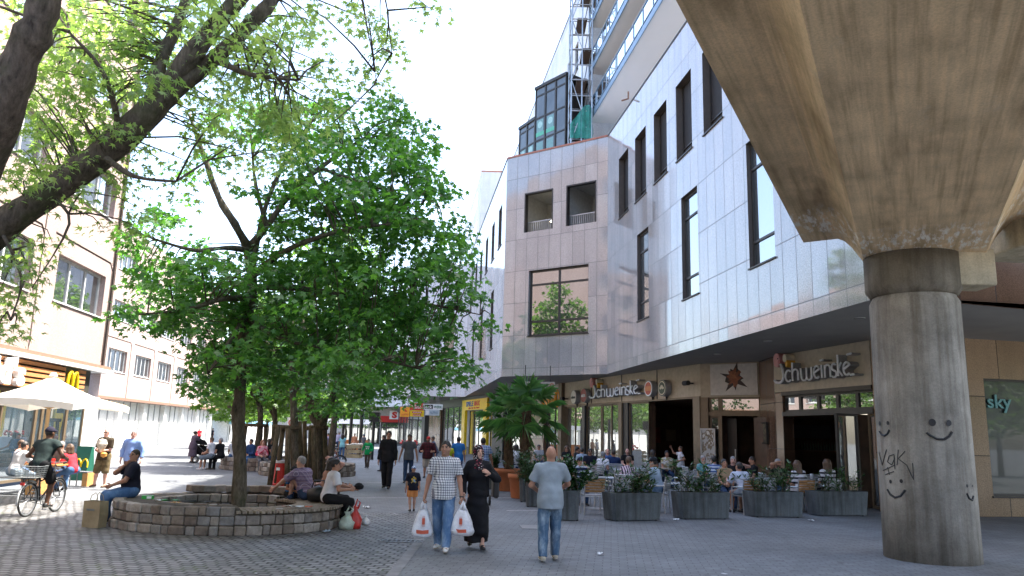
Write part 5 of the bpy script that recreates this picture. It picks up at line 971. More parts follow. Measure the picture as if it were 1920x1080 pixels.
def cloth(name, c, pat=None, c2=(.8, .8, .8), s=20., c3=None):
    if name in MATS: return MATS[name]
    t = NT(name); ob = t.coord(); base = t.ramp(t.noise(ob, 5, 5), [(.3, [x*.8 for x in c]), (.7, [min(1, x*1.12) for x in c])])
    if pat in ('plaid', 'check', 'hstripe', 'vstripe'):
        sp = t.n('ShaderNodeSeparateXYZ'); t.l(ob, sp.inputs[0])
        def band(sock, f, w): return t.math('LESS_THAN', t.math('FRACT', t.math('MULTIPLY', sock, f)), w)
        ho = t.math('ADD', sp.outputs[0], t.math('MULTIPLY', sp.outputs[1], .8)); w = .42 if pat != 'hstripe' else .4
        v = band(ho, s, w); h = band(sp.outputs[2], s, w)
        k = h if pat == 'hstripe' else v if pat == 'vstripe' else t.math('MULTIPLY', t.math('ADD', v, h), .5)
        base = t.mix(k, base, c2)
        if c3 is not None: base = t.mix(t.math('MAXIMUM', band(ho, s/2, .09), band(sp.outputs[2], s/2, .09)), base, c3)
    elif pat == 'dots':
        vo = t.n('ShaderNodeTexVoronoi'); vo.inputs['Scale'].default_value = s; t.l(ob, vo.inputs['Vector']); base = t.mix(t.ramp(vo.outputs['Distance'], [(.30, (1, 1, 1)), (.36, (0, 0, 0))]), base, t.mix(t.ramp(t.noise(ob, 11, 1), [(.45, (0, 0, 0)), (.55, (1, 1, 1))]), c2, c3 or c2))
    elif pat == 'blotch':
        k = t.ramp(t.noise(ob, s, 3), [(.47, (0, 0, 0)), (.53, (1, 1, 1))]); base = t.mix(k, base, c2)
    elif pat == 'denim':
        k = t.ramp(t.noise(t.coord('Object', (1, 1, .5)), s, 5, .65), [(.46, (0, 0, 0)), (.68, (1, 1, 1))]); base = t.mix(k, base, c2)
    t.col(base); t.s('Roughness', .85); t.s('Specular IOR Level', .2); t.bump(t.math('ADD', t.noise(ob, 14, 5), t.math('MULTIPLY', t.noise(ob, 160, 2), .25)), .35, .02); MATS[name] = t.m; return t.m
HAIRC = {'black': (.014, .011, .010), 'dark': (.028, .018, .012), 'brown': (.09, .05, .027), 'blond': (.34, .2, .09), 'grey': (.24, .235, .23), 'red': (.2, .07, .025), 'white': (.55, .54, .52)}
def hairmat(c):
    n = 'hair_'+c
    if n in MATS: return MATS[n]
    t = NT(n); k = HAIRC[c]; f = t.noise(t.coord('Object', (6, 6, 1.2)), 12, 5, .7); t.col(t.ramp(f, [(.3, [x*.5 for x in k]), (.7, [min(1, x*1.5) for x in k])])); t.s('Roughness', .5); t.bump(f, .6, .02); MATS[n] = t.m; return t.m

def person(label, loc, yaw, H=1.75, res=.02, skin='tan', build=1., woman=False, belly=0., lean=0., side=0., sit=None, feet=None, hands=None, elbows=None, nod=0., turn=0., hair='short', hairc='dark', top=None, sleeve=.55, hem=.10, topt=.016, bottom=None, blen=2., skirt=None, shoes=None, beard=False, glasses=False, grip=(False, False), group=None, knees=None, knee_hint=None, extra=None, loose=0., legs=True, z0=0., cap=None, scarf=None, sandals=False, name='person'):
    """faces local +y; x is the person's right. sit = seat height. feet/hands: ((left),(right)) targets in a 1.75 m frame"""
    k = H/1.75; t = thing(name, label, 'person', (loc[0], loc[1], z0), yaw, group); X = vec(1, 0, 0); r = res/k
    U = unit((math.sin(side), math.sin(lean)*math.cos(side), math.cos(lean)*math.cos(side))); Fv = unit(np.cross(U, X)); Xs = np.cross(Fv, U); AXS = np.array([Xs, Fv, U])
    hz = .93 if sit is None else sit/k+.095
    pel = vec(0, 0, hz) if sit is None else vec(0, 0, hz); sw = (.160 if woman else .182)*build; hw = .092*(1.06 if woman else 1)
    sh = [pel+U*.45-Xs*sw, pel+U*.45+Xs*sw]; nb = pel+U*.50; a2 = lean*.35-nod; Uh = unit((math.sin(side)*.5, math.sin(a2), math.cos(a2))); hd = nb+unit(U+Uh)*.085+Uh*.085
    fh = unit((math.sin(turn)*-1, math.cos(turn), 0)); fh = unit(fh-Uh*(fh@Uh)); xh = np.cross(fh, Uh); HA = np.array([xh, fh, Uh])
    hp = [pel-X*hw, pel+X*hw]
    if feet is None: feet = ((-.1, .0, .08), (.1, .02, .08)) if sit is None else ((-.12, .43, .08), (.12, .40, .08))
    kn, an = [], []
    for i in (0, 1):
        h_ = knee_hint[i] if knee_hint else (((-.12, .12)[i], 1, .0) if sit is None else ((-.1, .1)[i], .6, 1)); a, b = ik(hp[i], vec(*feet[i]), .43, .41, h_); kn.append(a); an.append(b)
    if hands is None: hands = ((-.27, .06, hz-.10), (.27, .06, hz-.10)) if sit is None else ((-.12, .36, hz+.10), (.12, .36, hz+.10))
    el, wr = [], []
    for i in (0, 1):
        e = (elbows[i] if elbows else ((-.5, .5)[i], -.9, -.5)); a, b = ik(sh[i], vec(*hands[i]), .285, .255, e); el.append(a); wr.append(b)
    pts = np.array([pel, nb, hd+Uh*.16, hd-Uh*.1, *sh, *kn, *an, *el, *wr]); lo = pts.min(0)-.30; hi = pts.max(0)+.30; lo[2] = max(lo[2], -.02)
    w = build; LB = .055
    def torso(g=0.):
        b = belly; P = [(ell(pel+U*.03, (.158*w+g, .112*w+g+b*.4, .125+g), AXS), .05), (ell(pel+U*.17+Fv*b*.5, (.140*w+g, .098*w+g+b*.8, .16+g), AXS), .05), (ell(pel+U*.335, ((.150 if woman else .165)*w+g, .105*w+g, .175+g), AXS), .05), (rcone(pel+U*.43-Xs*(sw-.05), pel+U*.43+Xs*(sw-.05), .058+g, .058+g), .06)]+[(rcone(nb-U*.0+Xs*s_*.03, pel+U*.455+Xs*s_*(sw-.03), .045+g*.8, .045+g*.8), .05) for s_ in (-1, 1)]
        if woman: P += [(ell(pel+U*.305+Fv*.065+Xs*s_*.065, (.062+g, .058+g, .06+g)), .07) for s_ in (-1, 1)]
        return P
    Fd = Field(lo, hi, r)
    for p, kk in torso(-.006): Fd.add(p, kk)
    lw = .86 if (bottom is not None and blen > 1.5) or skirt is not None else 1.; Fd.add(rcone(pel+U*.45, hd-Uh*.06, .070*w**.5, .058), .04)
    for i in (0, 1):
        Fd.add(rcone(sh[i], el[i], .050*w, .039*w), .04); Fd.add(rcone(el[i], wr[i], .040*w, .027), .02)
        if legs: Fd.add(rcone(hp[i], kn[i], .083*w*lw, .055*w*lw), .04); Fd.add(rcone(kn[i], kn[i]*.6+an[i]*.4+vec(0, -.012*(lw == 1), 0), .053*w*lw, .052*w*lw), .03*lw); Fd.add(rcone(kn[i]*.6+an[i]*.4, an[i], .05*w*lw, .035), .03); Fd.add(rcone(an[i]+vec(0, -.02, -.03), an[i]+vec((-.02, .02)[i], .13, -.045), .036, .028), .03)
    # head
    hq = lambda x, y, z: hd+xh*x+fh*y+Uh*z
    Fd.add(ell(hq(0, -.012, .02), (.074, .094, .098), HA), .03); Fd.add(ell(hq(0, .018, -.045), (.056, .066, .072), HA), .03); Fd.add(rcone(hq(0, .088, .008), hq(0, .108, -.026), .010, .016), .012)
    for s_ in (-1, 1): Fd.add(ell(hq(.077*s_, -.008, -.005), (.010, .022, .032), HA), .008)
    if res < .016:
        for s_ in (-1, 1): Fd.add(ell(hq(.030*s_, .098, .014), (.017, .015, .011), HA), 0, None, True); Fd.add(rcone(hq(.016*s_, .084, .028), hq(.046*s_, .074, .028), .009, .008), .01)
        Fd.add(ell(hq(0, .082, -.058), (.024, .012, .010), HA), .008); Fd.add(ell(hq(0, .072, -.094), (.024, .022, .018), HA), .015)
    V, Q = Fd.mesh(); VS, QS = [V], [Q]; nbv = len(V)
    # hands: palm, four unequal fingers, thumb
    hr = (.0055 if res < .016 else .0085)/k
    for i in (0, 1):
        d = unit(wr[i]-el[i]); s_ = (-1, 1)[i]; gp = grip[i]; inw = unit(-X*s_-d*((-X*s_)@d)) if abs(d[0]) < .85 else vec(0, 0, -1); sd_ = np.cross(d, inw)
        if sd_[1]+.3*sd_[2] < 0: sd_ = -sd_
        Hf = Field(wr[i]-.21, wr[i]+.21, hr); Hf.add(rcone(wr[i]-d*.025, wr[i]+d*.03, .026, .027), .01)
        for j in range(4): b0 = wr[i]+d*.02+sd_*(.018-.012*j); Hf.add(rcone(b0, wr[i]+d*.085+sd_*(.027-.018*j), .016, .0135), .012)
        for j, L in enumerate((.070, .080, .074, .058)):
            p0 = wr[i]+d*.085+sd_*(.029-.0195*j); cu = (1.35 if gp else .30+.06*j)+.03*(-1)**j; d1 = unit(d*math.cos(cu*.6)+inw*math.sin(cu*.6)+sd_*.06*(1.5-j)); d2 = unit(d*math.cos(cu*1.7)+inw*math.sin(cu*1.7)); d3 = unit(d*math.cos(cu*2.3)+inw*math.sin(cu*2.3))
            p1 = p0+d1*L*.48; p2 = p1+d2*L*.3; p3 = p2+d3*L*.22; Hf.add(rcone(p0, p1, .0098, .0088), .004); Hf.add(rcone(p1, p2, .0088, .008), .004); Hf.add(rcone(p2, p3, .008, .0072), .004)
        t0_ = wr[i]+d*.03+sd_*.028; t1_ = t0_+unit(sd_+d*.7+inw*.4)*.038; Hf.add(rcone(t0_, t1_, .014, .011), .01); Hf.add(rcone(t1_, t1_+unit(d+inw*(.9 if gp else .4)+sd_*.2)*.034, .011, .0085), .005)
        v, q = Hf.mesh(); VS.append(v); QS.append(q+sum(len(x) for x in VS[:-1]))
    V = np.concatenate(VS)*k; Q = np.concatenate(QS)
    def put(nm, V, Q, mats, mi=None, sm=True):
        me = bpy.data.meshes.new(nm); me.vertices.add(len(V)); me.loops.add(4*len(Q)); me.polygons.add(len(Q)); me.vertices.foreach_set('co', V.astype(np.float32).ravel()); me.loops.foreach_set('vertex_index', Q.astype(np.int32).ravel()); me.polygons.foreach_set('loop_start', np.arange(0, 4*len(Q), 4, dtype=np.int32))
        for m_ in mats: me.materials.append(m_)
        if mi is not None: me.polygons.foreach_set('material_index', mi.astype(np.int32))
        me.polygons.foreach_set('use_smooth', np.full(len(Q), sm)); me.update(calc_edges=True); me.validate(); o = bpy.data.objects.new(nm, me); COL.objects.link(o); o.parent = t; return o
    fc = V[Q].mean(1)/k-hd; q = fc@HA.T; mi = np.zeros(len(Q))
    front = q[:, 1] > .035
    mi[front & (((np.abs(np.abs(q[:, 0])-.031)/.019)**2+((q[:, 2]-.031)/.0075)**2) < 1)] = 2
    mi[front & (((np.abs(np.abs(q[:, 0])-.030)/.013)**2+((q[:, 2]-.012)/.0085)**2) < 1)] = 2
    mi[front & ((q[:, 0]/.026)**2+((q[:, 2]+.058)/.008)**2 < 1)] = 1
    ms = [skinmat(skin), LIP, DARKF]
    if beard:
        bd = (q[:, 1] > -.01) & (q[:, 2] < -.035) & (q[:, 2] > -.135) & (np.abs(q[:, 0]) < .075) & (np.linalg.norm(fc, axis=1) < .16); mi[bd & (mi == 0)] = 3
        c = SKIN[skin]; ms.append(plain('stubble_'+skin+('_full' if beard == 'full' else ''), [x*(.12 if beard == 'full' else .62) for x in c], .7))
    put('body', V, Q, ms, mi)
    wob = lambda P, A: A*(np.sin(P[..., 0]*31+P[..., 2]*17)+np.sin(P[..., 2]*43+P[..., 1]*23)*.7+np.sin(P[..., 0]*13-P[..., 2]*29+1.3))/2
    def wrinkle(Fx, A): g = np.meshgrid(*[Fx.lo[i]+Fx.res*np.arange(Fx.n[i]) for i in range(3)], indexing='ij'); Fx.d = Fx.d+wob(np.stack(g, -1), A).astype(np.float32)
    A = .0045 if res < .016 else .004
    if bottom is not None and legs:
        B = Field(lo, hi, r); 
        for p, kk in torso(.012)[:1]: B.add(p, kk)
        th = .014+loose
        for i in (0, 1):
            kb = kn[i]; B.add(rcone(hp[i], kb, .088*w+th*.8, .058*w+th), .04, plane(hp[i]+(kb-hp[i])*blen, kb-hp[i]) if blen < 1 else None)
            if blen > 1: e = kb+(an[i]-kb)*min(1., blen-1.); B.add(rcone(kb, e+vec(0, 0, -.01 if blen >= 2 else 0), .058*w+th, .046+th*1.15), .03, plane(e-unit(an[i]-kb)*(.0 if blen < 2 else -.02), an[i]-kb))
        wrinkle(B, A*1.1); B.cut(plane(pel+U*.11, U)); v, q_ = B.mesh(); put('trousers' if blen > 1.6 else 'shorts', v*k, q_, [bottom])
    if skirt is not None:
        m_, zb, rb = skirt; S_ = Field(lo-.1, hi+.1, r); S_.add(ell(pel+U*.03, (.165*w, .13*w, .16), AXS), .04); mid = (an[0]+an[1])/2; cl_ = plane((0, 0, zb), (0, 0, -1))
        if sit is None: S_.add(rcone(pel-U*.03, vec(mid[0], mid[1]*.6, zb-.05), .155*w, rb), .06, cl_); S_.add(rcone((hp[0]+kn[0])/2, kn[0]+vec(0, .01, -.2), .09, .10), .08, cl_); S_.add(rcone((hp[1]+kn[1])/2, kn[1]+vec(0, .01, -.2), .09, .10), .08, cl_)
        else:
            for i in (0, 1): S_.add(rcone(hp[i], kn[i], .11, .085), .06, cl_); S_.add(rcone(kn[i], an[i], .08, .09), .06, cl_)
        wrinkle(S_, .008); v, q_ = S_.mesh(); put('skirt', v*k, q_, [m_])
    if top is not None:
        T = Field(lo-.03, hi+.03, r); g = topt
        for p, kk in torso(g): T.add(p, kk)
        if hem > .06 and sit is None: T.add(rcone(pel+U*.08, pel-U*(hem-.02), .15*w+g, .16*w+g), .05); 
        if hem > .06 and sit is None:
            cdn = pel-U*hem*.4; T.add(ell(cdn, (.165*w+g, .122*w+g, .2), AXS), .05)
        for i in (0, 1):
            e1 = sh[i]+(el[i]-sh[i])*min(1, sleeve); T.add(rcone(sh[i]-Xs*(-1, 1)[i]*.01, el[i] if sleeve >= 1 else e1+(e1-sh[i])*.1, .056*w+g*.8, (.044*w if sleeve >= 1 else .052*w)+g), .045, plane(e1, el[i]-sh[i]) if sleeve < 1 else None)
            if sleeve > 1: e2 = el[i]+(wr[i]-el[i])*(sleeve-1); T.add(rcone(el[i], e2+unit(e2-el[i])*.02, .045*w+g*.9, .032+g*.9), .03, plane(e2, wr[i]-el[i]))
        if scarf is None: T.add(rcone(nb-U*.05, nb+Uh*.045, .075, .062), .03, plane(nb+Uh*.035-fh*.0, unit(Uh*1+fh*.35*-1*-1)))
        wrinkle(T, A); hz_ = pel-U*hem
        if sit is None or hem < .02: T.cut(plane(hz_, -U))
        else: T.cut(plane(pel-U*.10, -U))
        v, q_ = T.mesh(); put('top', v*k, q_, top if isinstance(top, list) else [top])
    if shoes is not None and legs:
        for i in (0, 1):
            a = an[i]; fw_ = vec((-.12, .12)[i], 1, 0)
            sl = kn[i]-a; pitch = 0.
            fw_ = unit(fw_); sS = Field(a-vec(.16, .2, .13), a+vec(.16, .30, .1), min(r, .012)); zb = a[2]-.08
            sS.add(rcone(a+vec(0, -.045, -.045), a+fw_*.07+vec(0, 0, -.048), .040, .040), .02); sS.add(rcone(a+fw_*.07+vec(0, 0, -.05), a+fw_*.165+vec(0, 0, -.055), .042, .030), .02); sS.add(rcone(a+vec(0, -.03, -.02), a+vec(0, -.015, .02), .038, .040), .02, plane(a+vec(0, 0, .012), (0, 0, 1))); sS.cut(plane((0, 0, zb), (0, 0, -1))); v, q_ = sS.mesh()
            m2 = shoes if isinstance(shoes, list) else [shoes]; mi_ = None
            if len(m2) > 1: mi_ = (v[q_].mean(1)[:, 2] < zb+.022).astype(int)
            put('shoe', v*k, q_, m2, mi_)
    # hair, hats, scarf
    hr2 = min(r, .016)
    if hair != 'bald' and scarf is None:
        Hh = Field(hd-.28, hd+.22, hr2); cut = plane(hq(0, .052, .035), fh*1.-Uh*.85); gg = {'short': .008, 'crop': .004, 'bob': .018, 'long': .02, 'bun': .010, 'curly': .03}.get(hair, .01)
        Hh.add(ell(hq(0, -.014, .026), (.075+gg, .093+gg, .098+gg), HA), .02, cut)
        if hair in ('long', 'bob', 'curly'):
            L = {'long': .24, 'bob': .12, 'curly': .2}[hair]
            for x_, y_ in ((-.055, -.05), (.055, -.05), (0, -.075), (-.075, -.01), (.075, -.01)): Hh.add(rcone(hq(x_, y_, .02), hq(x_*1.15, y_-.01, .0)-unit(U+Uh)*L, .045, .035), .035)
        else: Hh.cut(plane(hq(0, -.06, -.062), -Uh+fh*.25))
        if hair == 'bun': Hh.add(ell(hq(0, -.115, .05), (.045, .045, .045)), .02)
        if hair == 'ponytail': Hh.add(rcone(hq(0, -.1, .03), hq(0, -.15, -.14), .035, .018), .02)
        Hh.d = Hh.d+.0025*np.sin(np.indices(Hh.d.shape)[0]*1.1).astype(np.float32)*(1 if hair != 'curly' else 2.5); v, q_ = Hh.mesh(); put('hair', v*k, q_, [hairmat(hairc)])
    elif hair == 'bald' and hairc and scarf is None and hairc != 'none':
        Hh = Field(hd-.2, hd+.2, hr2); Hh.add(ell(hq(0, -.014, .018), (.079, .098, .09), HA), .02, plane(hq(0, 0, .03), Uh)); Hh.cut(plane(hq(0, .01, 0), fh)); Hh.cut(plane(hq(0, -.06, -.06), -Uh)); v, q_ = Hh.mesh(); put('hair', v*k, q_, [hairmat(hairc)])
    if cap is not None:
        cm, kind = cap; C_ = Field(hd-.3, hd+.3, hr2); C_.add(ell(hq(0, -.012, .03), (.090, .108, .105), HA), .02, plane(hq(0, .03, .035), -Uh+fh*.08))
        if kind == 'cap': C_.add(rcone(hq(-.03, .09, .048), hq(-.03, .15, .036), .016, .009), .03); C_.add(rcone(hq(.03, .09, .048), hq(.03, .15, .036), .016, .009), .03)
        if kind == 'hat': C_.add(ell(hq(0, -.005, .045), (.155, .165, .014), HA), .02)
        v, q_ = C_.mesh(); put('cap' if kind == 'cap' else 'hat' if kind == 'hat' else 'beanie', v*k, q_, [cm])
    if scarf is not None:
        S_ = Field(hd-.36, hd+.26, hr2); fcut = ell(hq(0, .12, -.012), (.060, .075, .088), HA)
        S_.add(ell(hq(0, -.02, .022), (.094, .112, .118), HA), .03); S_.add(rcone(hq(0, -.01, -.06), nb+U*.01, .088, .09), .04); S_.add(ell(pel+U*.42+Fv*.06, (.105, .085, .085), AXS), .05); S_.add(fcut, 0, None, True); wrinkle(S_, .006); v, q_ = S_.mesh(); put('headscarf', v*k, q_, [scarf])
    if glasses:
        G = MB()
        for s_ in (-1, 1):
            c_ = hq(.033*s_, .106, .012); G.tube([(c_+xh*.022*math.cos(a)+Uh*.017*math.sin(a))*k for a in np.linspace(0, 6.283, 13)], .0025*k, 5); G.tube([hq(.055*s_, .104, .018)*k, hq(.08*s_, .0, .01)*k], .0022*k, 5)
            if glasses == 'sun': G.face([(c_+xh*.022*math.cos(a)+Uh*.017*math.sin(a))*k for a in np.linspace(0, 6.283, 13)[:-1]])
        G.tube([hq(-.012, .11, .016)*k, hq(.012, .11, .016)*k], .002*k, 5); G.build('glasses', BLACK, t, local=True)
    # world joints for props held or worn
    ca, sa = math.cos(yaw), math.sin(yaw); tw = lambda p: np.array([loc[0]+k*(p[0]*ca-p[1]*sa), loc[1]+k*(p[0]*sa+p[1]*ca), z0+k*p[2]])
    J = dict(root=t, hd=tw(hd), wl=tw(wr[0]), wr=tw(wr[1]), hl=tw(wr[0]+unit(wr[0]-el[0])*.09), hr=tw(wr[1]+unit(wr[1]-el[1])*.09), sl=tw(sh[0]), sr=tw(sh[1]), pel=tw(pel), an=[tw(a) for a in an], w=tw, k=k, fwd=np.array([-sa, ca, 0]), right=np.array([ca, sa, 0])); return J
# ================================================================ the stone planters
STONE = NT('rough_stone'); _o = STONE.coord(); _g = STONE.n('ShaderNodeNewGeometry')
_c = STONE.ramp(_g.outputs['Random Per Island'], [(0, (.15, .12, .10)), (.3, (.27, .235, .195)), (.6, (.21, .21, .21)), (.8, (.33, .30, .26)), (1, (.42, .40, .37))]); _c = STONE.mix(.8, _c, STONE.ramp(STONE.noise(_o, 9, 7, .7), [(.3, (.5, .48, .45)), (.65, (1.15, 1.12, 1.1))]), 'MULTIPLY'); STONE.col(_c); STONE.s('Roughness', .9); STONE.bump(STONE.noise(_o, 24, 6, .7), .8, .02); STONE = STONE.m
MORT = plain('mortar', (.085, .075, .06), .95, 0, .3, 8, .2, .3); SLATW = bark('weathered_slat', (.34, .29, .23), .15)
def stone_planter(label, c, r, ri, hi_arc, h1, h2, seed, slats=True, tier=None):
    rg = random.Random(seed); t = thing('stone_planter', label, 'planter', (c[0], c[1], 0), 0, 'round stone seat planters'); st = MB()
    def ring(rad, z0, z1, a0, a1, w, depth, out=1, flare=0.):
        n = max(3, int(abs(a1-a0)*rad/w)); e = [a0+(a1-a0)*i/n for i in range(n+1)]; e = [x+(0 if i in (0, n) else rg.uniform(-.3, .3)*w/rad) for i, x in enumerate(e)]
        for a, b in zip(e, e[1:]):
            m = (a+b)/2; wd = (b-a)*rad*.93; j = rg.uniform(-.022, .02); p = (c[0]+(rad-out*depth/2+j+flare/2)*math.cos(m), c[1]+(rad-out*depth/2+j+flare/2)*math.sin(m), (z0+z1)/2+rg.uniform(-.006, .006)); rx = np.array([math.cos(m), math.sin(m), flare*-1.2*out]); rx /= np.linalg.norm(rx); ty = np.array([-math.sin(m), math.cos(m), 0]); tw = rg.uniform(-.06, .06)
            ty = ty*math.cos(tw)+np.array([0, 0, 1])*math.sin(tw); st.box(p, (depth, wd, (z1-z0)*.92), 0, 0, (rx, ty, np.cross(rx, ty)))
    A0, A1 = hi_arc; rows = 3; outer = st
    for i in range(rows):
        z0, z1 = h1*i/rows, h1*(i+1)/rows; ring(r, z0, z1, A0, A1, .22, .2, 1, .05 if i == 0 else 0)
    for i in range(2): ring(r, (h2-.05)*i/2, (h2-.05)*(i+1)/2, A1, A0+2*math.pi, .22, .2, 1, .05 if i == 0 else 0)
    if tier: ring(r-.02, h1, h1+.15, tier[0], tier[1], .27, .34, 1)
    o = st.build('stone_wall', STONE, t, bevel=.022); st = MB()
    for i in range(2): ring(ri, h1-.34+.17*i, h1-.17+.17*i, A0, A1, .24, .14, -1)
    ring(ri, h2-.25, h2-.06, A1, A0+2*math.pi, .24, .1, -1)
    if not slats: ring(r, h2-.05, h2+.03, A1, A0+2*math.pi, .25, r-ri-.1)
    st.build('inner_wall', STONE, t, bevel=.022); mb = MB()
    N = 72
    for i in range(N):
        a, b = 2*math.pi*i/N, 2*math.pi*(i+1)/N; m = (a+b)/2; m2 = m if m > A0 else m+2*math.pi; top = (h1 if A0 < m2 < A1 else h2)-.025
        P = lambda q, rr, z: (c[0]+rr*math.cos(q), c[1]+rr*math.sin(q), z)
        ro, rr_ = r-.03, ri+.03; mb.face([P(a, ro, 0), P(b, ro, 0), P(b, ro, top), P(a, ro, top)]); mb.face([P(a, rr_, 0), P(b, rr_, 0), P(b, rr_, top), P(a, rr_, top)]); mb.face([P(a, ro, top), P(b, ro, top), P(b, rr_, top), P(a, rr_, top)])
    mb.build('wall_core', MORT, t); mb = MB(); mb.lathe([(0, .0), (ri+.04, 0)], (c[0], c[1], h2-.22), 40); mb.build('soil', SOIL, t)
    if slats:
        mb = MB(); L = A0+2*math.pi-A1; n = int(L*r/.105)
        for i in range(n):
            m = A1+L*(i+.5)/n; rm = (r+ri)/2; ax = np.array([[math.cos(m), math.sin(m), 0], [-math.sin(m), math.cos(m), 0], [0, 0, 1.]]); w0 = L*rm/n*.80; mb.box((c[0]+rm*math.cos(m), c[1]+rm*math.sin(m), h2), (r-ri+.10, w0, .045), 0, 0, ax)
        mb.build('bench_slats', SLATW, t)
    return t
rad = math.radians
PL1 = (-5.44, 15.72); stone_planter('low round planter of rough stone blocks with a slatted bench, round the leaning maple', PL1, 2.15, 1.32, (rad(62), rad(288)), .49, .40, 5, True, (rad(64), rad(132))).scale = (1, .80, 1)
PL2 = (-10.7, 36.2); stone_planter('second round stone planter further back with people seated along its rim', PL2, 2.3, 1.5, (rad(150), rad(400)), .55, .50, 6, False)
PL3 = (-8.2, 32.5); stone_planter('partly hidden round stone planter behind the red bin and the tree stakes', PL3, 1.9, 1.2, (rad(100), rad(330)), .5, .46, 7, False)
# ================================================================ parasol, benches and board on the left
FAB = NT('parasol_canvas'); FAB.col(FAB.ramp(FAB.noise(FAB.coord(), 1.5, 3), [(.3, (.74, .73, .70)), (.7, (.82, .81, .79))])); FAB.s('Roughness', .85); _t = FAB.n('ShaderNodeBsdfTranslucent'); _t.inputs[0].default_value = (.75, .7, .6, 1); _m = FAB.n('ShaderNodeMixShader'); _m.inputs[0].default_value = .3; FAB.l(FAB.b.outputs[0], _m.inputs[1]); FAB.l(_t.outputs[0], _m.inputs[2]); FAB.l(_m.outputs[0], FAB.out.inputs[0]); FAB = FAB.m
PALEW = plain('pale_wood', (.50, .33, .17), .6, 0, .2, 5)
pc = (-11.55, 19.6); par = thing('parasol', 'large square white canvas parasol on a pale pole, in front of the fast food window', 'parasol', (pc[0], pc[1], 0)); mb = MB(); apex = np.array([pc[0], pc[1], 3.02]); R_ = 1.36; N = 8
def cnp(s, k):
    cor = [(-1, -1), (1, -1), (1, 1), (-1, 1)]; a, b = cor[k % 4], cor[(k+1) % 4]; return np.array([pc[0]+R_*(a[0]+(b[0]-a[0])*s), pc[1]+R_*(a[1]+(b[1]-a[1])*s), 2.32-.10*math.sin(math.pi*s)*-1])
for k in range(4):
    for i in range(N):
        e0, e1 = cnp(i/N, k), cnp((i+1)/N, k)
        for j in range(6):
            f = lambda e, s: apex+(e-apex)*s+np.array([0, 0, -.10*math.sin(math.pi*s)])
            mb.face([f(e0, j/6), f(e1, j/6), f(e1, (j+1)/6), f(e0, (j+1)/6)])
        mb.face([e0, e1, e1-np.array([0, 0, .16+.02*math.sin(i*3)]), e0-np.array([0, 0, .16+.02*math.sin(i*3-3)])])
mb.build('canopy', FAB, par, True); mb = MB(); mb.tube([(pc[0], pc[1], 0), (pc[0], pc[1], 3.04)], .045, 12); mb.build('pole', PALEW, par); mb = MB(); mb.lathe([(.0, 0), (.1, .02), (.06, .1), (0, .12)], (pc[0], pc[1], 3.0), 14); mb.build('finial', WHITE, par); mb = MB()
for k in range(8):
    a = k*math.pi/4; L = R_*(1.36 if k % 2 else .97); e = np.array([pc[0]+L*math.cos(a), pc[1]+L*math.sin(a), 2.34]); mb.tube([apex-np.array([0, 0, .1]), apex*.5+e*.5-np.array([0, 0, .14]), e], .015, 5); mb.tube([(pc[0], pc[1], 2.2), apex*.5+e*.5-np.array([0, 0, .15])], .014, 5)
mb.build('ribs', PALEW, par); mb = MB(); mb.lathe([(.32, 0), (.32, .08), (.06, .12), (.06, .3)], (pc[0], pc[1], 0), 20); mb.build('base', GREYM, par)
BW_ = plain('bench_oak', (.52, .27, .09), .5, 0, .2, 6)
def bench(label, c, L, rz, h=.46):
    t = thing('street_bench', label, 'bench', (c[0], c[1], 0), rz, 'oak benches in front of the fast food shop'); mb = MB(); mb.box((0, 0, h-.04), (L, .42, .03)); mb.build('seat', GREYM, t, local=True)
    for s in (-1, 1): mb = MB(); mb.box((s*(L/2-.06), 0, (h-.06)/2), (.32 if L > 1.6 else .16, .40, h-.06)); mb.build('leg', BW_, t, local=True, bevel=.01); mb = MB(); mb.tube([(s*(L/2-.3), -.18, 0), (s*(L/2-.3), -.18, h-.06), (s*(L/2-.3), .18, h-.06), (s*(L/2-.3), .18, 0)], .018, 6); mb.build('steel_frame', GREYM, t, local=True)
b1 = gz(12, 927); bench('long oak bench under the man in the white t-shirt', (b1[0]-.2, b1[1]+.15), 1.9, -.05); b2_ = gz(129, 912); bench('empty oak bench beyond the cyclist, in the sun', (b2_[0], b2_[1]+.2), 1.0, .0)
t = thing('cafe_table', 'small table with red trays between the seated group on the left', 'table', (-12.6, 21.7, 0)); mb = MB(); mb.box((0, 0, .73), (.9, .7, .04)); mb.build('tabletop', BW_, t, local=True); mb = MB(); mb.tube([(0, 0, 0), (0, 0, .71)], .04, 8); mb.lathe([(.25, 0), (.25, .03), (.05, .05)], (0, 0, 0), 16); mb.build('pedestal', GREYM, t, local=True)
t = thing('food_tray', 'red food tray with cartons on the table of the seated group', 'tray', (-12.5, 21.6, .75)); mb = MB(); mb.box((0, 0, .01), (.4, .3, .02)); mb.build('tray', RED, t, local=True); mb = MB(); mb.box((.05, 0, .08), (.12, .1, .12)); mb.build('carton', RED, t, local=True); mb = MB(); mb.lathe([(.03, 0), (.042, .16)], (-.1, .03, .02), 12); mb.build('cup', WHITE, t, local=True)
ab = gz(158, 902); t = thing('a_board', 'green advertising A board with a yellow arch, behind the man in khaki shorts', 'sign', (ab[0]-.35, ab[1]+.5, 0)); mb = MB(); GB_ = plain('board_green', (.01, .10, .065), .5)
for s in (-1, 1): mb.face([(-.24, s*.3, 0), (.24, s*.3, 0), (.24, s*.06, 1.1), (-.24, s*.06, 1.1)])
mb.face([(.24, -.3, .0), (.24, .3, .0), (.24, .06, 1.1), (.24, -.06, 1.1)]); mb.build('panel', GB_, t, local=True); mb = MB()
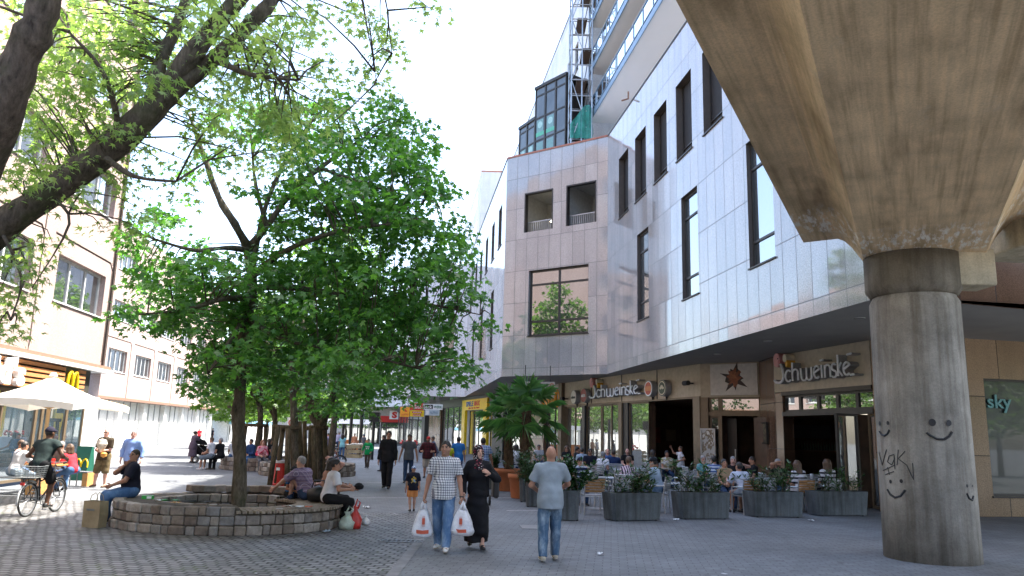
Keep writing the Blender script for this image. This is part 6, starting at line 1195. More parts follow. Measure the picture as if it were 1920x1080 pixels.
for s in (-1, 1): mb.tube([(.02+s*.11+.11*math.cos(a), -.23+.13*math.sin(a)**1 if False else -.235+.055*math.sin(a), .42+.26*max(0, math.sin(a))) for a in np.linspace(0, math.pi, 9)], .028, 6)
mb.build('emblem', plain('arch_yellow', (.85, .55, .01), .3), t, local=True)
# red bin
rb = gz(522, 911); t = thing('litter_bin', 'red round litter bin with a pale lid, between the tree stakes', 'bin', (rb[0], rb[1], 0)); mb = MB(); mb.lathe([(.22, .0), (.22, .08), (.19, .1), (.19, .72), (.21, .74)], (0, 0, 0), 28); mb.build('body', plain('bin_red', (.50, .02, .012), .4), t, local=True); mb = MB(); mb.lathe([(.215, .74), (.215, .80), (.16, .83), (0, .84)], (0, 0, 0), 28); mb.build('lid', plain('bin_lid', (.55, .5, .46), .5), t, local=True); mb = MB(); mb.box((.0, -.195, .55), (.12, .015, .09)); mb.build('sticker', WHITE, t, local=True)
rp = gz(604, 882); t = thing('red_post', 'slim red post beside the forked staked maple', 'post', (rp[0], rp[1], 0)); mb = MB(); mb.tube([(0, 0, 0), (0, 0, 1.05)], .09, 10); mb.build('post', plain('bin_red', (.5, .02, .012)), t, local=True); mb = MB(); mb.lathe([(.1, 1.05), (.1, 1.1), (0, 1.14)], (0, 0, 0), 12); mb.build('cap', RED, t, local=True)
sp_ = gz(538, 862); q = atY(536, 762, sp_[1]); t = thing('sign_post', 'dark direction sign on a pole among the staked trees', 'sign', (sp_[0]+.1, sp_[1], 0)); mb = MB(); mb.tube([(sp_[0]+.1, sp_[1], 0), (sp_[0]+.1, sp_[1], q[2]+.6)], .05, 8); mb.build('pole', GREYM, t); mb = MB(); mb.box((sp_[0]-.1, sp_[1]-.09, q[2]), (1.1, .06, .6)); mb.build('sign_board', plain('board_blackgreen', (.02, .04, .03), .5), t)
mb = MB(); mb.box((sp_[0]+.15, sp_[1]-.09, q[2]-.95), (.55, .05, .6)); mb.build('notice', WHITE, t); mb = MB(); mb.tube([(sp_[0]+.15+.17*math.cos(a), sp_[1]-.13, q[2]-.95+.17*math.sin(a)) for a in np.linspace(0, 6.283, 17)]+[(sp_[0]+.15-.12, sp_[1]-.13, q[2]-.83)], .03, 5); mb.build('prohibition_ring', RED, t)
bs = gz(697, 862); t = thing('info_pillar', 'black box sign on a black pole near the savings bank', 'sign', (bs[0], bs[1], 0)); q = atY(703, 782, bs[1]); mb = MB(); mb.tube([(bs[0], bs[1], 0), (bs[0], bs[1], q[2])], .1, 8); mb.build('pole', BLACK, t); mb = MB(); mb.box((q[0], bs[1], q[2]), (.65, .5, .6)); mb.build('sign_box', BLACK, t)
for i, (px, py) in enumerate(((674, 855), (655, 850), (641, 846))):
    p = gz(px, py); t = thing('black_post', ('nearest', 'middle', 'farthest')[i]+' of three black posts along the far arcade', 'post', (p[0], p[1], 0), 0, 'black posts along the far arcade'); mb = MB(); mb.tube([(0, 0, 0), (0, 0, 3.2)], .13, 8); mb.build('post', BLACK, t, local=True); mb = MB(); mb.box((0, 0, .12), (.4, .4, .24)); mb.build('foot', BLACK, t, local=True)
# market crates and stall goods at the far arcade
CR = plain('crate_tan', (.42, .33, .19), .7, 0, .2, 5)
for i, (px, py, s, l) in enumerate(((664, 858, 1.5, 'tan crate heaped with goods by the black post, nearest of the market crates'), (652, 856, 1.3, 'tan market crate left of the heaped one'), (641, 853, 1.2, 'tan market crate farthest left in the row'))):
    p = gz(px, py); t = thing('market_crate', l, 'crate', (p[0], p[1], 0), 0, 'market crates'); mb = MB(); w, h = .62*s, .55*s
    for z in (.12, .5, .88):
        for a, b in (((-w/2, -w/2), (w/2, -w/2)), ((w/2, -w/2), (w/2, w/2)), ((w/2, w/2), (-w/2, w/2)), ((-w/2, w/2), (-w/2, -w/2))): mb.box(((a[0]+b[0])/2, (a[1]+b[1])/2, z*h), (abs(a[0]-b[0])+.03, abs(a[1]-b[1])+.03, h*.26))
    mb.build('slats', CR, t, local=True); mb = MB(); r = random.Random(i)
    for k in range(12): mb.lathe([(.01, -.1), (.12, -.04), (.13, .04), (.01, .12)], (r.uniform(-.3, .3)*s, r.uniform(-.3, .3)*s, h+.03), 8)
    mb.build('goods', plain('goods_pale', (.5, .46, .38), .7, 0, .3, 3), t, local=True)
p = gz(624, 850); t = thing('market_stall', 'market stall with a low orange cloth front at the far arcade', 'stall', (p[0], p[1]+4, 0)); mb = MB(); mb.box((0, 0, .5), (4., 1., 1.)); mb.build('counter', plain('stall_orange', (.65, .2, .05), .8), t, local=True); mb = MB()
for x in (-1.9, 1.9): mb.tube([(x, .4, 0), (x, .4, 2.5)], .04, 6)
mb.build('post', STEEL, t, local=True); mb = MB(); mb.face([(-2.1, -.9, 2.3), (2.1, -.9, 2.3), (2.1, .6, 2.7), (-2.1, .6, 2.7)]); mb.build('awning', plain('awning_white', (.6, .58, .54), .8), t, local=True)
p = gz(752, 868); t = thing('goods_stand', 'stand with red goods and a pale front outside the far arcade shops', 'stand', (p[0], p[1]+3, 0)); mb = MB(); mb.box((0, 0, .45), (1.3, .6, .9)); mb.build('front', plain('stand_pale', (.5, .53, .55), .6), t, local=True); mb = MB(); r = random.Random(2)
for k in range(14): mb.lathe([(.01, -.07), (.08, -.02), (.08, .03), (.01, .08)], (r.uniform(-.5, .5), r.uniform(-.2, .2), 1.02+r.uniform(0, .3)), 8)
mb.build('goods', RED, t, local=True)
# ================================================================ bicycles and pushchairs
RUB = plain('tyre_rubber', (.018, .018, .018), .8)
def wheel(parent, c, r, ax=(1, 0, 0), tyre=.02, spokes=16, rim=True):
    ring = lambda rr: [(c[0], c[1]+rr*math.cos(a), c[2]+rr*math.sin(a)) for a in np.linspace(0, 6.2832, 33)]
    mb = MB(); mb.tube(ring(r-tyre), tyre, 7, 0, False); w = mb.build('wheel', RUB, parent, True, local=True); mb = MB(); mb.tube(ring(r-tyre*2.3), tyre*.5, 6, 0, False); mb.tube([(c[0]-.04, c[1], c[2]), (c[0]+.04, c[1], c[2])], .022, 8)
    for k in range(spokes): a = 6.283*k/spokes; mb.tube([(c[0]+(.02 if k % 2 else -.02), c[1], c[2]), (c[0], c[1]+(r-tyre*2.3)*math.cos(a), c[2]+(r-tyre*2.3)*math.sin(a))], .0022, 4, 0, False)
    mb.build('rim', STEEL, w, local=True)
def bicycle(label, loc, yaw, frame_m, basket=True):
    t = thing('bicycle', label, 'bicycle', (loc[0], loc[1], 0), yaw, 'bicycles'); r = .34; wheel(t, (0, -.53, r), r); wheel(t, (0, .53, r), r)
    bb_, st, hd_, sx_ = vec(0, -.1, .29), vec(0, -.22, .80), vec(0, .33, .86), vec(0, .38, .70); mb = MB()
    for a, b, rr in ((bb_, st, .017), (bb_, sx_, .02), (st*.75+bb_*.25, hd_*.6+sx_*.4, .016), (hd_, sx_, .02)): mb.tube([a, b], rr, 8)
    for s in (-1, 1): mb.tube([bb_, vec(s*.06, -.53, r)], .010, 6); mb.tube([st, vec(s*.06, -.53, r)], .009, 6); mb.tube([sx_, vec(s*.06, .45, .5), vec(s*.06, .53, r)], .012, 6)
    mb.build('frame', frame_m, t, True, local=True); mb = MB(); mb.tube([st, st+vec(0, -.03, .12)], .013, 6); mb.build('seat_post', STEEL, t, local=True); mb = MB(); mb.tube([(0, -.40, .945), (0, -.30, .95), (0, -.12, .94)], [.075, .07, .022], 8); mb.build('saddle', BLACK, t, True, local=True)
    mb = MB(); mb.tube([hd_, hd_+vec(0, -.02, .18)], .014, 6); mb.tube([(-.30, .16, 1.04), (-.27, .26, 1.06), (-.05, .33, 1.04), (.05, .33, 1.04), (.27, .26, 1.06), (.30, .16, 1.04)], .012, 6); mb.build('handlebar', STEEL, t, local=True); mb = MB()
    for s in (-1, 1): mb.tube([(s*.30, .16, 1.04), (s*.305, .06, 1.035)], .017, 8)
    mb.build('grips', BLACK, t, local=True)
    for y in (-.53, .53): mb = MB(); mb.tube([(0, y+(r+.025)*math.cos(a), r+(r+.025)*math.sin(a)) for a in np.linspace(rad(20 if y > 0 else 55), rad(150 if y > 0 else 195), 12)], .022, 6); mb.build('mudguard', plain('mudguard_pale', (.5, .5, .5), .4) if y < 0 else BLACK, t, True, local=True)
    mb = MB(); mb.box((0, -.55, .76), (.13, .42, .02)); mb.tube([(-.05, -.7, .76), (-.06, -.53, r)], .007, 5); mb.tube([(.05, -.7, .76), (.06, -.53, r)], .007, 5); mb.build('carrier', BLACK, t, local=True); mb = MB(); mb.box((0, -.79, .66), (.07, .04, .05)); mb.build('tail_light', RED, t, local=True); mb = MB(); mb.lathe([(0.01, -.03), (.05, 0), (.05, .03)], (0, .44, .9), 10); mb.build('headlight', STEEL, t, local=True)
    mb = MB(); mb.tube([(0.06, bb_[1]+.085*math.cos(a), bb_[2]+.085*math.sin(a)) for a in np.linspace(0, 6.283, 17)], .008, 5); mb.tube([(.07, bb_[1], bb_[2]), (.09, bb_[1]-.02, bb_[2]-.17)], .01, 6); mb.tube([(-.07, bb_[1], bb_[2]), (-.09, bb_[1]+.02, bb_[2]+.17)], .01, 6); mb.box((.14, bb_[1]-.02, bb_[2]-.17), (.10, .08, .02)); mb.box((-.14, bb_[1]+.02, bb_[2]+.17), (.10, .08, .02)); mb.build('crank', STEEL, t, local=True); mb = MB(); mb.tube([(.06, bb_[1], bb_[2]+.085), (.06, -.53, r+.035)], .005, 4); mb.tube([(.06, bb_[1], bb_[2]-.085), (.06, -.53, r-.035)], .005, 4); mb.build('chain', BLACK, t, local=True)
    if basket:
        B = lambda u, v, z: (u*(.2+.03*z)*1., -.55+v*(.17+.02*z), .78+.22*z); mb = MB()
        for z in np.linspace(0, 1, 6): mb.tube([B(*q, z) for q in ((-1, -1), (1, -1), (1, 1), (-1, 1), (-1, -1))], .004 if 0 < z < 1 else .008, 4)
        for k in range(9):
            s = -1+2*k/8
            for q in ((s, -1), (s, 1), (-1, s), (1, s)): mb.tube([B(*q, 0), B(*q, 1)], .0035, 4)
            mb.tube([B(s, -1, 0), B(s, 1, 0)], .0035, 4)
        mb.build('basket', plain('basket_grey', (.33, .35, .35), .4, .5), t, local=True)
    return t
BKB = plain('frame_black', (.015, .015, .018), .3)
bicycle('black city bicycle with a wire basket on its carrier, ridden past the oak benches', (-9.6, 16.5), .03, BKB)
pb = gz(634, 858); bicycle('dark bicycle ridden at the far end of the square, beside the market crates', (pb[0], pb[1]), -.5, BKB, False); pb2 = gz(618, 884); bicycle('dark bicycle parked by the forked maple stakes', (pb2[0]-.1, pb2[1]+.2), -.9, plain('frame_darkred', (.2, .02, .02), .4), False)
def pushchair(label, loc, yaw, m, sc=1.):
    t = thing('pushchair', label, 'pushchair', (loc[0], loc[1], 0), yaw, 'pushchairs'); t.scale = (sc,)*3
    for x in (-.27, .27):
        for y in (-.38, .38): wheel(t, (x, y, .15), .15, tyre=.022, spokes=8)
    mb = MB()
    for x in (-.24, .24): mb.tube([(x, .38, .15), (x, -.1, .55), (x, -.62, 1.02)], .014, 6); mb.tube([(x, -.38, .15), (x, .1, .6)], .014, 6)
    mb.tube([(-.24, -.62, 1.02), (.24, -.62, 1.02)], .018, 8); mb.build('frame', GREYM, t, local=True); mb = MB(); mb.tube([(0, -.35, .58), (0, .05, .50), (0, .42, .55)], [.2, .24, .18], 12); mb.build('seat_shell', m, t, True, local=True); mb = MB()
    P = lambda a, s: (.27*s, -.2-.05+.42*math.cos(a)*.8, .62+.42*math.sin(a)); An = np.linspace(.35, 2.6, 7)
    for i in range(6): mb.face([P(An[i], -1), P(An[i], 1), P(An[i+1], 1), P(An[i+1], -1)])
    for s in (-1, 1): mb.face([P(a, s) for a in An])
    mb.build('hood', m, t, local=True)
# ================================================================ bags, papers and picnic things
PLAS = NT('plastic_bag_white'); PLAS.col(PLAS.ramp(PLAS.noise(PLAS.coord(), 9, 4), [(.35, (.62, .63, .66)), (.65, (.8, .8, .82))])); PLAS.s('Roughness', .35); PLAS.bump(PLAS.noise(PLAS.coord(), 22, 5, .7), .8, .02); PLAS = PLAS.m
def carrier_bag(label, hand, w, h, d, yaw, mats, seed, fat=.35, prints=True):
    """thin carrier bag hanging from a hand: two handle loops, creased sides, sagging bottom"""
    rg = random.Random(seed); top = np.array(hand); c = top-np.array([0, 0, h]); t = thing('carrier_bag', label, 'bag', tuple(c), yaw, 'white carrier bags with red print'); NV, NU = 14, 28; V = []; 
    for j in range(NV):
        s = j/(NV-1); z = h*(.0+.80*s); bul = (min(1, .80+s*1.6) if s < .14 else 1.02-.72*((s-.14)/.86)**(1/fat*.5)); 
        for i in range(NU):
            a = 2*math.pi*i/NU; ca, sa = math.cos(a), math.sin(a); e = .55; x = w/2*bul*abs(ca)**e*(1 if ca > 0 else -1); y = d/2*bul*abs(sa)**e*(1 if sa > 0 else -1); cr = 1+.06*math.sin(3*a+seed+5*s)+.05*math.sin(7*a+s*9); V.append((x*cr, y*cr, z+.02*math.sin(2*a+seed)*s))
    mb = MB(); mb.v = V
    for j in range(NV-1):
        for i in range(NU):
            q = (j*NU+i, j*NU+(i+1) % NU, (j+1)*NU+(i+1) % NU, (j+1)*NU+i); m = 0; s = j/NV; u = i/NU
            mb.f.append(q); mb.m.append(m)
    mb.f.append(tuple(reversed(range(NU)))); mb.m.append(0); o = mb.build('bag_body', mats[0], t, True, local=True); hm = MB()
    for s_ in (-1, 1): hm.tube([(s_*w*.13, 0, h*.74), (s_*w*.08, 0, h*.88), (0, 0, h+.02), ], [.03, .022, .012], 8)
    hm.build('handle', mats[0], t, True, local=True)
    if prints:
        for (x0, x1, z0, z1, k) in ((-.3, .3, .10, .20, 0), (-.04, .1, .34, .56, 1)):
            pm = MB(); n = 10
            for i in range(n):
                xs = [w*(x0+(x1-x0)*(i+q)/n) for q in (0, 1)]; f = lambda x: -(d/2*.99)*math.sqrt(max(.05, 1-(x/(w*.52))**2))*.98-.012
                off = [(.03*abs(x)/w if k == 0 else .04*math.sin(i*2.2)) for x in xs]; pm.face([(xs[0], f(xs[0]), h*(z0+off[0])), (xs[1], f(xs[1]), h*(z0+off[1])), (xs[1], f(xs[1]), h*(z1+off[1]*(1.6 if k == 0 else -1))), (xs[0], f(xs[0]), h*(z1+off[0]*(1.6 if k == 0 else -1)))])
            pm.build('print', plain('print_red', (.55, .10, .05), .5), t, local=True)
    return t
PAPER = NT('kraft_paper'); PAPER.col(PAPER.ramp(PAPER.noise(PAPER.coord(), 5, 6), [(.3, (.27, .21, .12)), (.7, (.37, .295, .18))])); PAPER.s('Roughness', .8); PAPER.bump(PAPER.noise(PAPER.coord(), 6, 3), .5, .03); PAPER = PAPER.m
kb = gz(164, 990); t = thing('paper_bag', 'tall brown paper carrier bag standing at the knee of the seated man', 'bag', (kb[0]+.05, kb[1]+.12, 0), -.35); mb = MB(); w, d, h = .40, .20, .47
for s in ((-1, -1), (1, -1), (1, 1), (-1, 1)): pass
ringb = lambda z, e, q: [(-w/2*e+q, -d/2*e, z), (0+q, -d/2*e*(1.1 if z else 1), z), (w/2*e+q, -d/2*e, z), (w/2*e*.92+q, 0, z), (w/2*e+q, d/2*e, z), (0+q, d/2*e, z), (-w/2*e+q, d/2*e, z), (-w/2*e*.92+q, 0, z)]
R3 = [ringb(0, .96, 0), ringb(h*.5, 1.0, .005), ringb(h, .98, -.012)]
for a, b in zip(R3, R3[1:]):
    for i in range(8): j = (i+1) % 8; mb.face([a[i], a[j], b[j], b[i]])
mb.face(R3[0]); mb.build('bag_body', PAPER, t, local=True); mb = MB()
for y in (-d/2, d/2): mb.tube([(-.08, y, h-.05), (-.07, y*.6, h+.1), (0, y*.4, h+.15), (.07, y*.6, h+.1), (.08, y, h-.05)], .006, 6)
mb.build('handle', PAPER, t, local=True); letters('lettering', 'PRIMARK', .2, .035, plain('print_bluegrey', (.2, .24, .27), .7), ext=.004, parent=t, frame=((kb[0]+.05, kb[1]+.12-.118, .32), (1, 0, 0), (0, 0, 1), (0, -1, 0)))
def slump_bag(label, p, w, h, m, seed, knot=True, cat='bag', name='plastic_bag'):
    t = thing(name, label, cat, tuple(p), seed); rg = np.random.default_rng(seed); mb = MB(); prof = [(.001, 0), (.42, .01), (.52, .18), (.5, .38), (.36, .6), (.2, .72), (.14, .8), (.2, .95)]; mb.lathe([(r*w, z*h) for r, z in prof], (0, 0, 0), 22); V = np.array(mb.v); V[:, :2] *= (1+.12*np.sin(V[:, 2:]*40+np.arctan2(V[:, 1:2], V[:, 0:1])*3)); mb.v = [tuple(v) for v in V]; mb.build('bag_body', m, t, True, local=True)
    if knot: mb = MB(); mb.tube([(-.05, 0, h*.85), (-.10, .0, h*1.1), (-.03, 0, h*1.25), (.03, 0, h*.9)], [.02, .018, .014, .016], 6); mb.build('handle', m, t, True, local=True)
TRANSP = plain('bag_milky', (.42, .5, .42), .3, 0, .3, 9, .5, .4)
g1 = gz(650, 992); slump_bag('milky green white plastic bag on the ground at the planter end', g1, .30, .34, TRANSP, 3); g2 = gz(664, 992); slump_bag('crumpled red plastic bag on the ground beside the milky one', (g2[0], g2[1]+.05, 0), .24, .44, plain('bag_red', (.50, .035, .03), .35, 0, .3, 8, .5, .5), 4); g3 = gz(686, 985); slump_bag('small white paper bag by the black shoe of the woman in white', (g3[0]-.02, g3[1]+.05, 0), .16, .2, PLAS, 5, False)
g4 = gz(1395, 955, 0); slump_bag('clear shopping bag under the slatted chair of the bent man', (g4[0]-.05, g4[1]+.3, 0), .34, .4, plain('bag_clear', (.33, .38, .4), .25, 0, .3, 8, .5, .5), 6)
def flat(label, name, cat, p, sx, sy, rz, m, h=.004, g=None):
    t = MB(); n = 4; rg = random.Random(int(abs(p[0])*100+abs(p[1])*10)); zz = [[h+rg.uniform(0, .035)*(sx > .12) for _ in range(n+1)] for _ in range(n+1)]; ca, sa = math.cos(rz), math.sin(rz)
    Q = lambda i, j: (p[0]+((i/n-.5)*sx)*ca-((j/n-.5)*sy)*sa, p[1]+((i/n-.5)*sx)*sa+((j/n-.5)*sy)*ca, p[2]+zz[i][j])
    for i in range(n):
        for j in range(n): t.face([Q(i, j), Q(i+1, j), Q(i+1, j+1), Q(i, j+1)])
    return tag(t.build(name, m, bevel=0), label, cat, g)
TISS = plain('tissue_white', (.62, .64, .66), .8)
for px, py, s, lb in ((688, 952, .22, 'crumpled white paper on the paving right of the planter'), (742, 964, .12, 'small white scrap on the border of the cobbles'), (613, 997, .22, 'flattened pale blue bottle wrapper at the foot of the planter'), (585, 1003, .06, 'tiny white scrap below the planter rim'), (1125, 1040, .13, 'white scrap on the paving right of the bald man'), (1358, 1076, .09, 'orange and white scrap at the lower edge of the paving'), (1520, 977, .16, 'white tissue in front of the third front planter'), (1268, 975, .14, 'white tissue between the first two front planters'), (1115, 975, .05, 'cigarette end sized scrap under the wooden chair'), (1040, 996, .06, 'small pale scrap beside the paving patch'), (480, 1075, .05, 'tiny scrap among the near cobbles')):
    p = gz(px, py, .01); flat(lb, 'litter_scrap', 'litter', (p[0], p[1], .01), s, s*.6, px*.3, plain('wrapper_blue', (.35, .45, .55), .4) if 'blue' in lb else TISS, .004, 'litter on the ground')
def onp(px, py, z): p = gz(px, py, z); return (p[0], p[1], z)
p = onp(277, 936, .53); t = thing('snack_box', 'bright green snack box on top of the stone planter wall', 'box', p, .2); mb = MB(); mb.box((0, 0, .035), (.2, .09, .065)); mb.build('carton', plain('box_green', (.02, .30, .04), .4), t, local=True, bevel=.006); mb = MB(); mb.box((.03, -.047, .035), (.08, .004, .04)); mb.build('label', WHITE, t, local=True)
for px, py, sx, m, lb in ((318, 941, .3, plain('wrap_green', (.05, .32, .08), .5, 0, .5, 14), 'green and white crumpled wrapper on the planter wall'), (300, 940, .2, TISS, 'white food wrapper next to the green box'), (348, 943, .34, plain('cloth_dark', (.02, .022, .022), .9), 'dark cloth lying on the planter wall'), (388, 944, .3, plain('cloth_dark', (.02, .022, .022), .9), 'second dark cloth further right on the planter wall'), (330, 945, .16, plain('wrap_orange', (.5, .25, .05)), 'orange scrap beside the green wrapper')):
    p = onp(px, py, .525); flat(lb, 'wrapper', 'litter', p, sx, .16, .1*px, m, .012, 'things left on the planter wall')
for px, py, sx, sy, m, lb in ((556, 952, .26, .14, TISS, 'white paper carton lying open on the bench slats'), (536, 953, .16, .08, plain('wrap_brown', (.3, .16, .12)), 'brown wrapper left of the white carton on the slats'), (579, 953, .13, .08, plain('wrap_red', (.5, .12, .05)), 'orange red snack wrapper right of the white carton'), (524, 955, .12, .07, TISS, 'small white napkin at the left of the bench slats')):
    p = onp(px, py, .43); flat(lb, 'wrapper', 'litter', p, sx, sy, .2, m, .012, 'things left on the bench slats')
p = onp(578, 930, .43); t = thing('food_tray', 'red food tray with drinks on the planter, beside the man in checks', 'tray', p, .15); mb = MB(); mb.box((0, 0, .01), (.46, .3, .02)); mb.build('tray', RED, t, local=True); mb = MB()
mb.lathe([(.035, 0), (.05, .22)], (-.02, -.02, .02), 14); mb.build('cup', plain('cup_clear', (.5, .56, .6), .2), t, local=True); mb = MB(); mb.lathe([(.03, 0), (.035, .2), (.015, .26), (.015, .29)], (-.14, .03, .02), 12); mb.build('bottle', plain('bottle_brown', (.3, .14, .05), .3), t, local=True); mb = MB(); mb.box((.12, 0, .05), (.12, .1, .05)); mb.build('carton', WHITE, t, local=True)
# ================================================================ terrace chairs and tables
ALU = plain('chair_aluminium', (.48, .49, .5), .35, .7); TEAK = plain('chair_teak', (.40, .20, .07), .5, 0, .25, 7); SLATM = plain('chair_slat_grey', (.34, .35, .36), .45, .3)
def make_chair(wood):
    t = thing('terrace_chair', 'x', 'chair', (0, 0, 0), 0, 'terrace chairs'); m = TEAK if wood else SLATM
    for x in (-.25, .25):
        mb = MB(); mb.tube([(x, .23, 0), (x, .22, .44), (x, .22, .66)], .016, 8); mb.build('leg', ALU, t, local=True); mb = MB(); mb.tube([(x, -.27, 0), (x, -.23, .44), (x, -.30, .90)], .017, 8); mb.build('leg', ALU, t, local=True); mb = MB(); mb.tube([(x, .24, .665), (x, -.26, .68)], .02, 8); mb.build('armrest', ALU, t, local=True)
    mb = MB(); mb.tube([(-.25, -.30, .89), (.25, -.30, .89)], .016, 8); mb.tube([(-.25, .22, .43), (.25, .22, .43)], .014, 8); mb.tube([(-.25, -.23, .43), (.25, -.23, .43)], .014, 8); mb.build('frame', ALU, t, local=True); mb = MB()
    for i in range(6): mb.box((0, -.19+.078*i, .452), (.47, .062, .018))
    mb.build('seat', m if not wood else SLATM, t, local=True); mb = MB()
    for i in range(5): z = .56+.068*i; mb.box((0, -.243-(z-.44)*.15, z), (.48, .016, .054))
    mb.build('backrest', m, t, local=True); return t
def make_table():
    t = thing('terrace_table', 'x', 'table', (0, 0, 0), 0, 'terrace tables'); mb = MB(); mb.box((0, 0, .725), (.7, .7, .03)); mb.build('tabletop', plain('table_grey', (.34, .30, .25), .4), t, local=True, bevel=.008); mb = MB(); mb.tube([(0, 0, .03), (0, 0, .71)], .03, 10); mb.build('pedestal', ALU, t, local=True); mb = MB(); mb.lathe([(.27, 0), (.27, .02), (.06, .05)], (0, 0, 0), 20); mb.build('base', ALU, t, local=True); return t
_protos = {}
def chair(px, Y, yaw, wood, label, xy=None):
    p = xy if xy is not None else atY(px, 900, Y)[:2]
    if wood not in _protos: _protos[wood] = make_chair(wood); o = _protos[wood]; o.location = (p[0], p[1], 0); o.rotation_euler.z = yaw; o['label'] = label; return o
    return dup(_protos[wood], (p[0], p[1], 0), yaw, label)
def table(px, Y, rz, label):
    p = atY(px, 900, Y)[:2]
    if 't' not in _protos: _protos['t'] = make_table(); o = _protos['t']; o.location = (p[0], p[1], 0); o.rotation_euler.z = rz; o['label'] = label; return o
    return dup(_protos['t'], (p[0], p[1], 0), rz, label)
# ================================================================ who is on the square
JEANS = cloth('jeans_worn', (.085, .165, .30), 'denim', (.27, .38, .52), 5); JEAND = cloth('jeans_dark', (.03, .055, .11), 'denim', (.06, .10, .19), 5); JEANB = cloth('jeans_mid', (.06, .13, .27), 'denim', (.13, .23, .40), 4); JEANR = cloth('jeans_ripped', (.07, .125, .20), 'denim', (.30, .38, .44), 6)
CBL = cloth('cloth_black', (.012, .012, .014)); CWH = cloth('cloth_white', (.70, .70, .74)); CNV = cloth('cloth_navy', (.014, .016, .030)); CGR = cloth('cloth_grey', (.115, .118, .13)); CGB = cloth('cloth_bluegrey', (.27, .31, .34)); CKH = cloth('cloth_khaki', (.17, .125, .065), 'blotch', (.12, .09, .045), 9); CBG = cloth('cloth_beige', (.38, .33, .27)); CBLU = cloth('cloth_blue', (.03, .16, .42)); CLB = cloth('cloth_lightblue', (.22, .33, .62)); CRED = cloth('cloth_red', (.52, .03, .045)); CGN = cloth('cloth_green', (.01, .33, .10)); CTEAL = cloth('cloth_teal', (.06, .25, .26), 'blotch', (.2, .35, .36), 12); CTAN = cloth('cloth_tan', (.40, .22, .15)); CSALM = cloth('cloth_salmon', (.60, .36, .27)); CORG = cloth('cloth_orange', (.75, .30, .10)); CYG = cloth('cloth_limegreen', (.45, .48, .03)); CPUR = cloth('cloth_mauve', (.11, .085, .12)); CPALE = cloth('cloth_pale_blue', (.36, .45, .55)); CMAR = cloth('cloth_maroon', (.07, .012, .016), 'plaid', (.03, .01, .012), 9)
PLAID = cloth('plaid_shirt', (.70, .70, .70), 'plaid', (.035, .045, .075), 25., (.22, .22, .26)); CHECKP = cloth('checked_mauve', (.30, .22, .30), 'check', (.12, .10, .22), 26., (.45, .40, .50)); CHECKB = cloth('checked_blue', (.10, .18, .38), 'plaid', (.42, .50, .66), 13.); ZEB = cloth('zebra_white', (.66, .66, .70), 'hstripe', (.02, .02, .03), 8.); STRP = cloth('stripes_pink', (.62, .5, .58), 'vstripe', (.03, .02, .05), 16.); DOTS = cloth('dotted_scarf', (.022, .012, .016), 'dots', (.62, .60, .58), 36, (.42, .03, .07)); CAPB = cloth('cap_blue_print', (.06, .16, .42), 'blotch', (.5, .58, .68), 26); CAPN = cloth('cap_navy', (.02, .018, .035)); LEAFSH = cloth('dark_leaf_shirt', (.02, .025, .02), 'blotch', (.2, .2, .13), 16); VEST = cloth('vest_darkgreen', (.022, .035, .034)); GRNS = cloth('sleeve_green', (.015, .13, .07))
SHB = plain('shoe_black', (.015, .015, .015), .45); SHW = plain('shoe_white', (.62, .62, .60), .6); SHG = plain('shoe_beige', (.38, .33, .25), .8); SHS = plain('shoe_sole', (.55, .52, .46), .7); SAND = plain('sandal_brown', (.12, .07, .04), .7)
PI = math.pi
def stand(label, px, py0, py1, yaw, Hmax=1.88, Hmin=1.0, dx=0., **k):
    p = gz(px, py1); top_ = atY(px, py0, p[1])[2]; Hh = min(Hmax, max(Hmin, top_/.99)); k.setdefault('res', .018)
    return person(label, (p[0]+dx, p[1]), yaw, Hh, **k)
walk = lambda s, L=.22: dict(feet=((-.09, L*s, .08 if s > 0 else .11), (.09, -L*s, .11 if s > 0 else .08)))
# --- foreground walkers
m = stand('man in a black and white checked shirt and jeans, a carrier bag in each hand', 828, 825, 1034, PI-.08, res=.0115, skin='tan', build=1.04, top=PLAID, topt=.02, sleeve=.72, hem=.12, bottom=JEANS, loose=.008, shoes=[SHW, SHG], beard=True, hairc='black', nod=.10, turn=-.12, grip=(True, True), hands=((-.30, .04, .80), (.31, .03, .80)), **walk(1, .17))
carrier_bag('white carrier bag with a red band, in the right hand of the man in checks', m['hr']+np.array([0, 0, -.0]), .33, .56, .15, .1, [PLAS], 2, .42); carrier_bag('bulging white carrier bag with red print, in the left hand of the man in checks', m['hl']+np.array([.02, -.05, 0]), .36, .50, .24, -.25, [PLAS], 7, .30)
mb = MB(); w_ = m['wl']; mb.lathe([(.034, -.014), (.036, 0), (.034, .014)], tuple(w_), 14); o = mb.build('wristwatch', BLACK, m['root']); o.data.transform(Matrix.Translation(-m['root'].location) @ Matrix.Translation(m['root'].location)); 
M3 = m['root'].matrix_basis.inverted(); o.parent = None; o.data.transform(Matrix.Translation(m['root'].location)); o.parent = m['root']; o.matrix_parent_inverse = Matrix.Identity(4); o.data.transform((Matrix.Translation(m['root'].location) @ Matrix.Rotation(m['root'].rotation_euler.z, 4, 'Z')).inverted())
h = stand('woman in a long black dress and dotted headscarf beside the man with carrier bags', 892, 834, 1030, PI+.12, res=.0115, woman=True, skin='fair', build=.98, top=CBL, sleeve=1.95, hem=.05, topt=.028, skirt=(CBL, .13, .21), shoes=SHB, scarf=DOTS, hands=((-.17, .16, 1.26), (.25, .12, .92)), elbows=((-.7, -.2, -.8), (.6, -.8, -.4)), turn=.25, nod=.12, feet=((-.09, .16, .08), (.09, -.2, .13)))
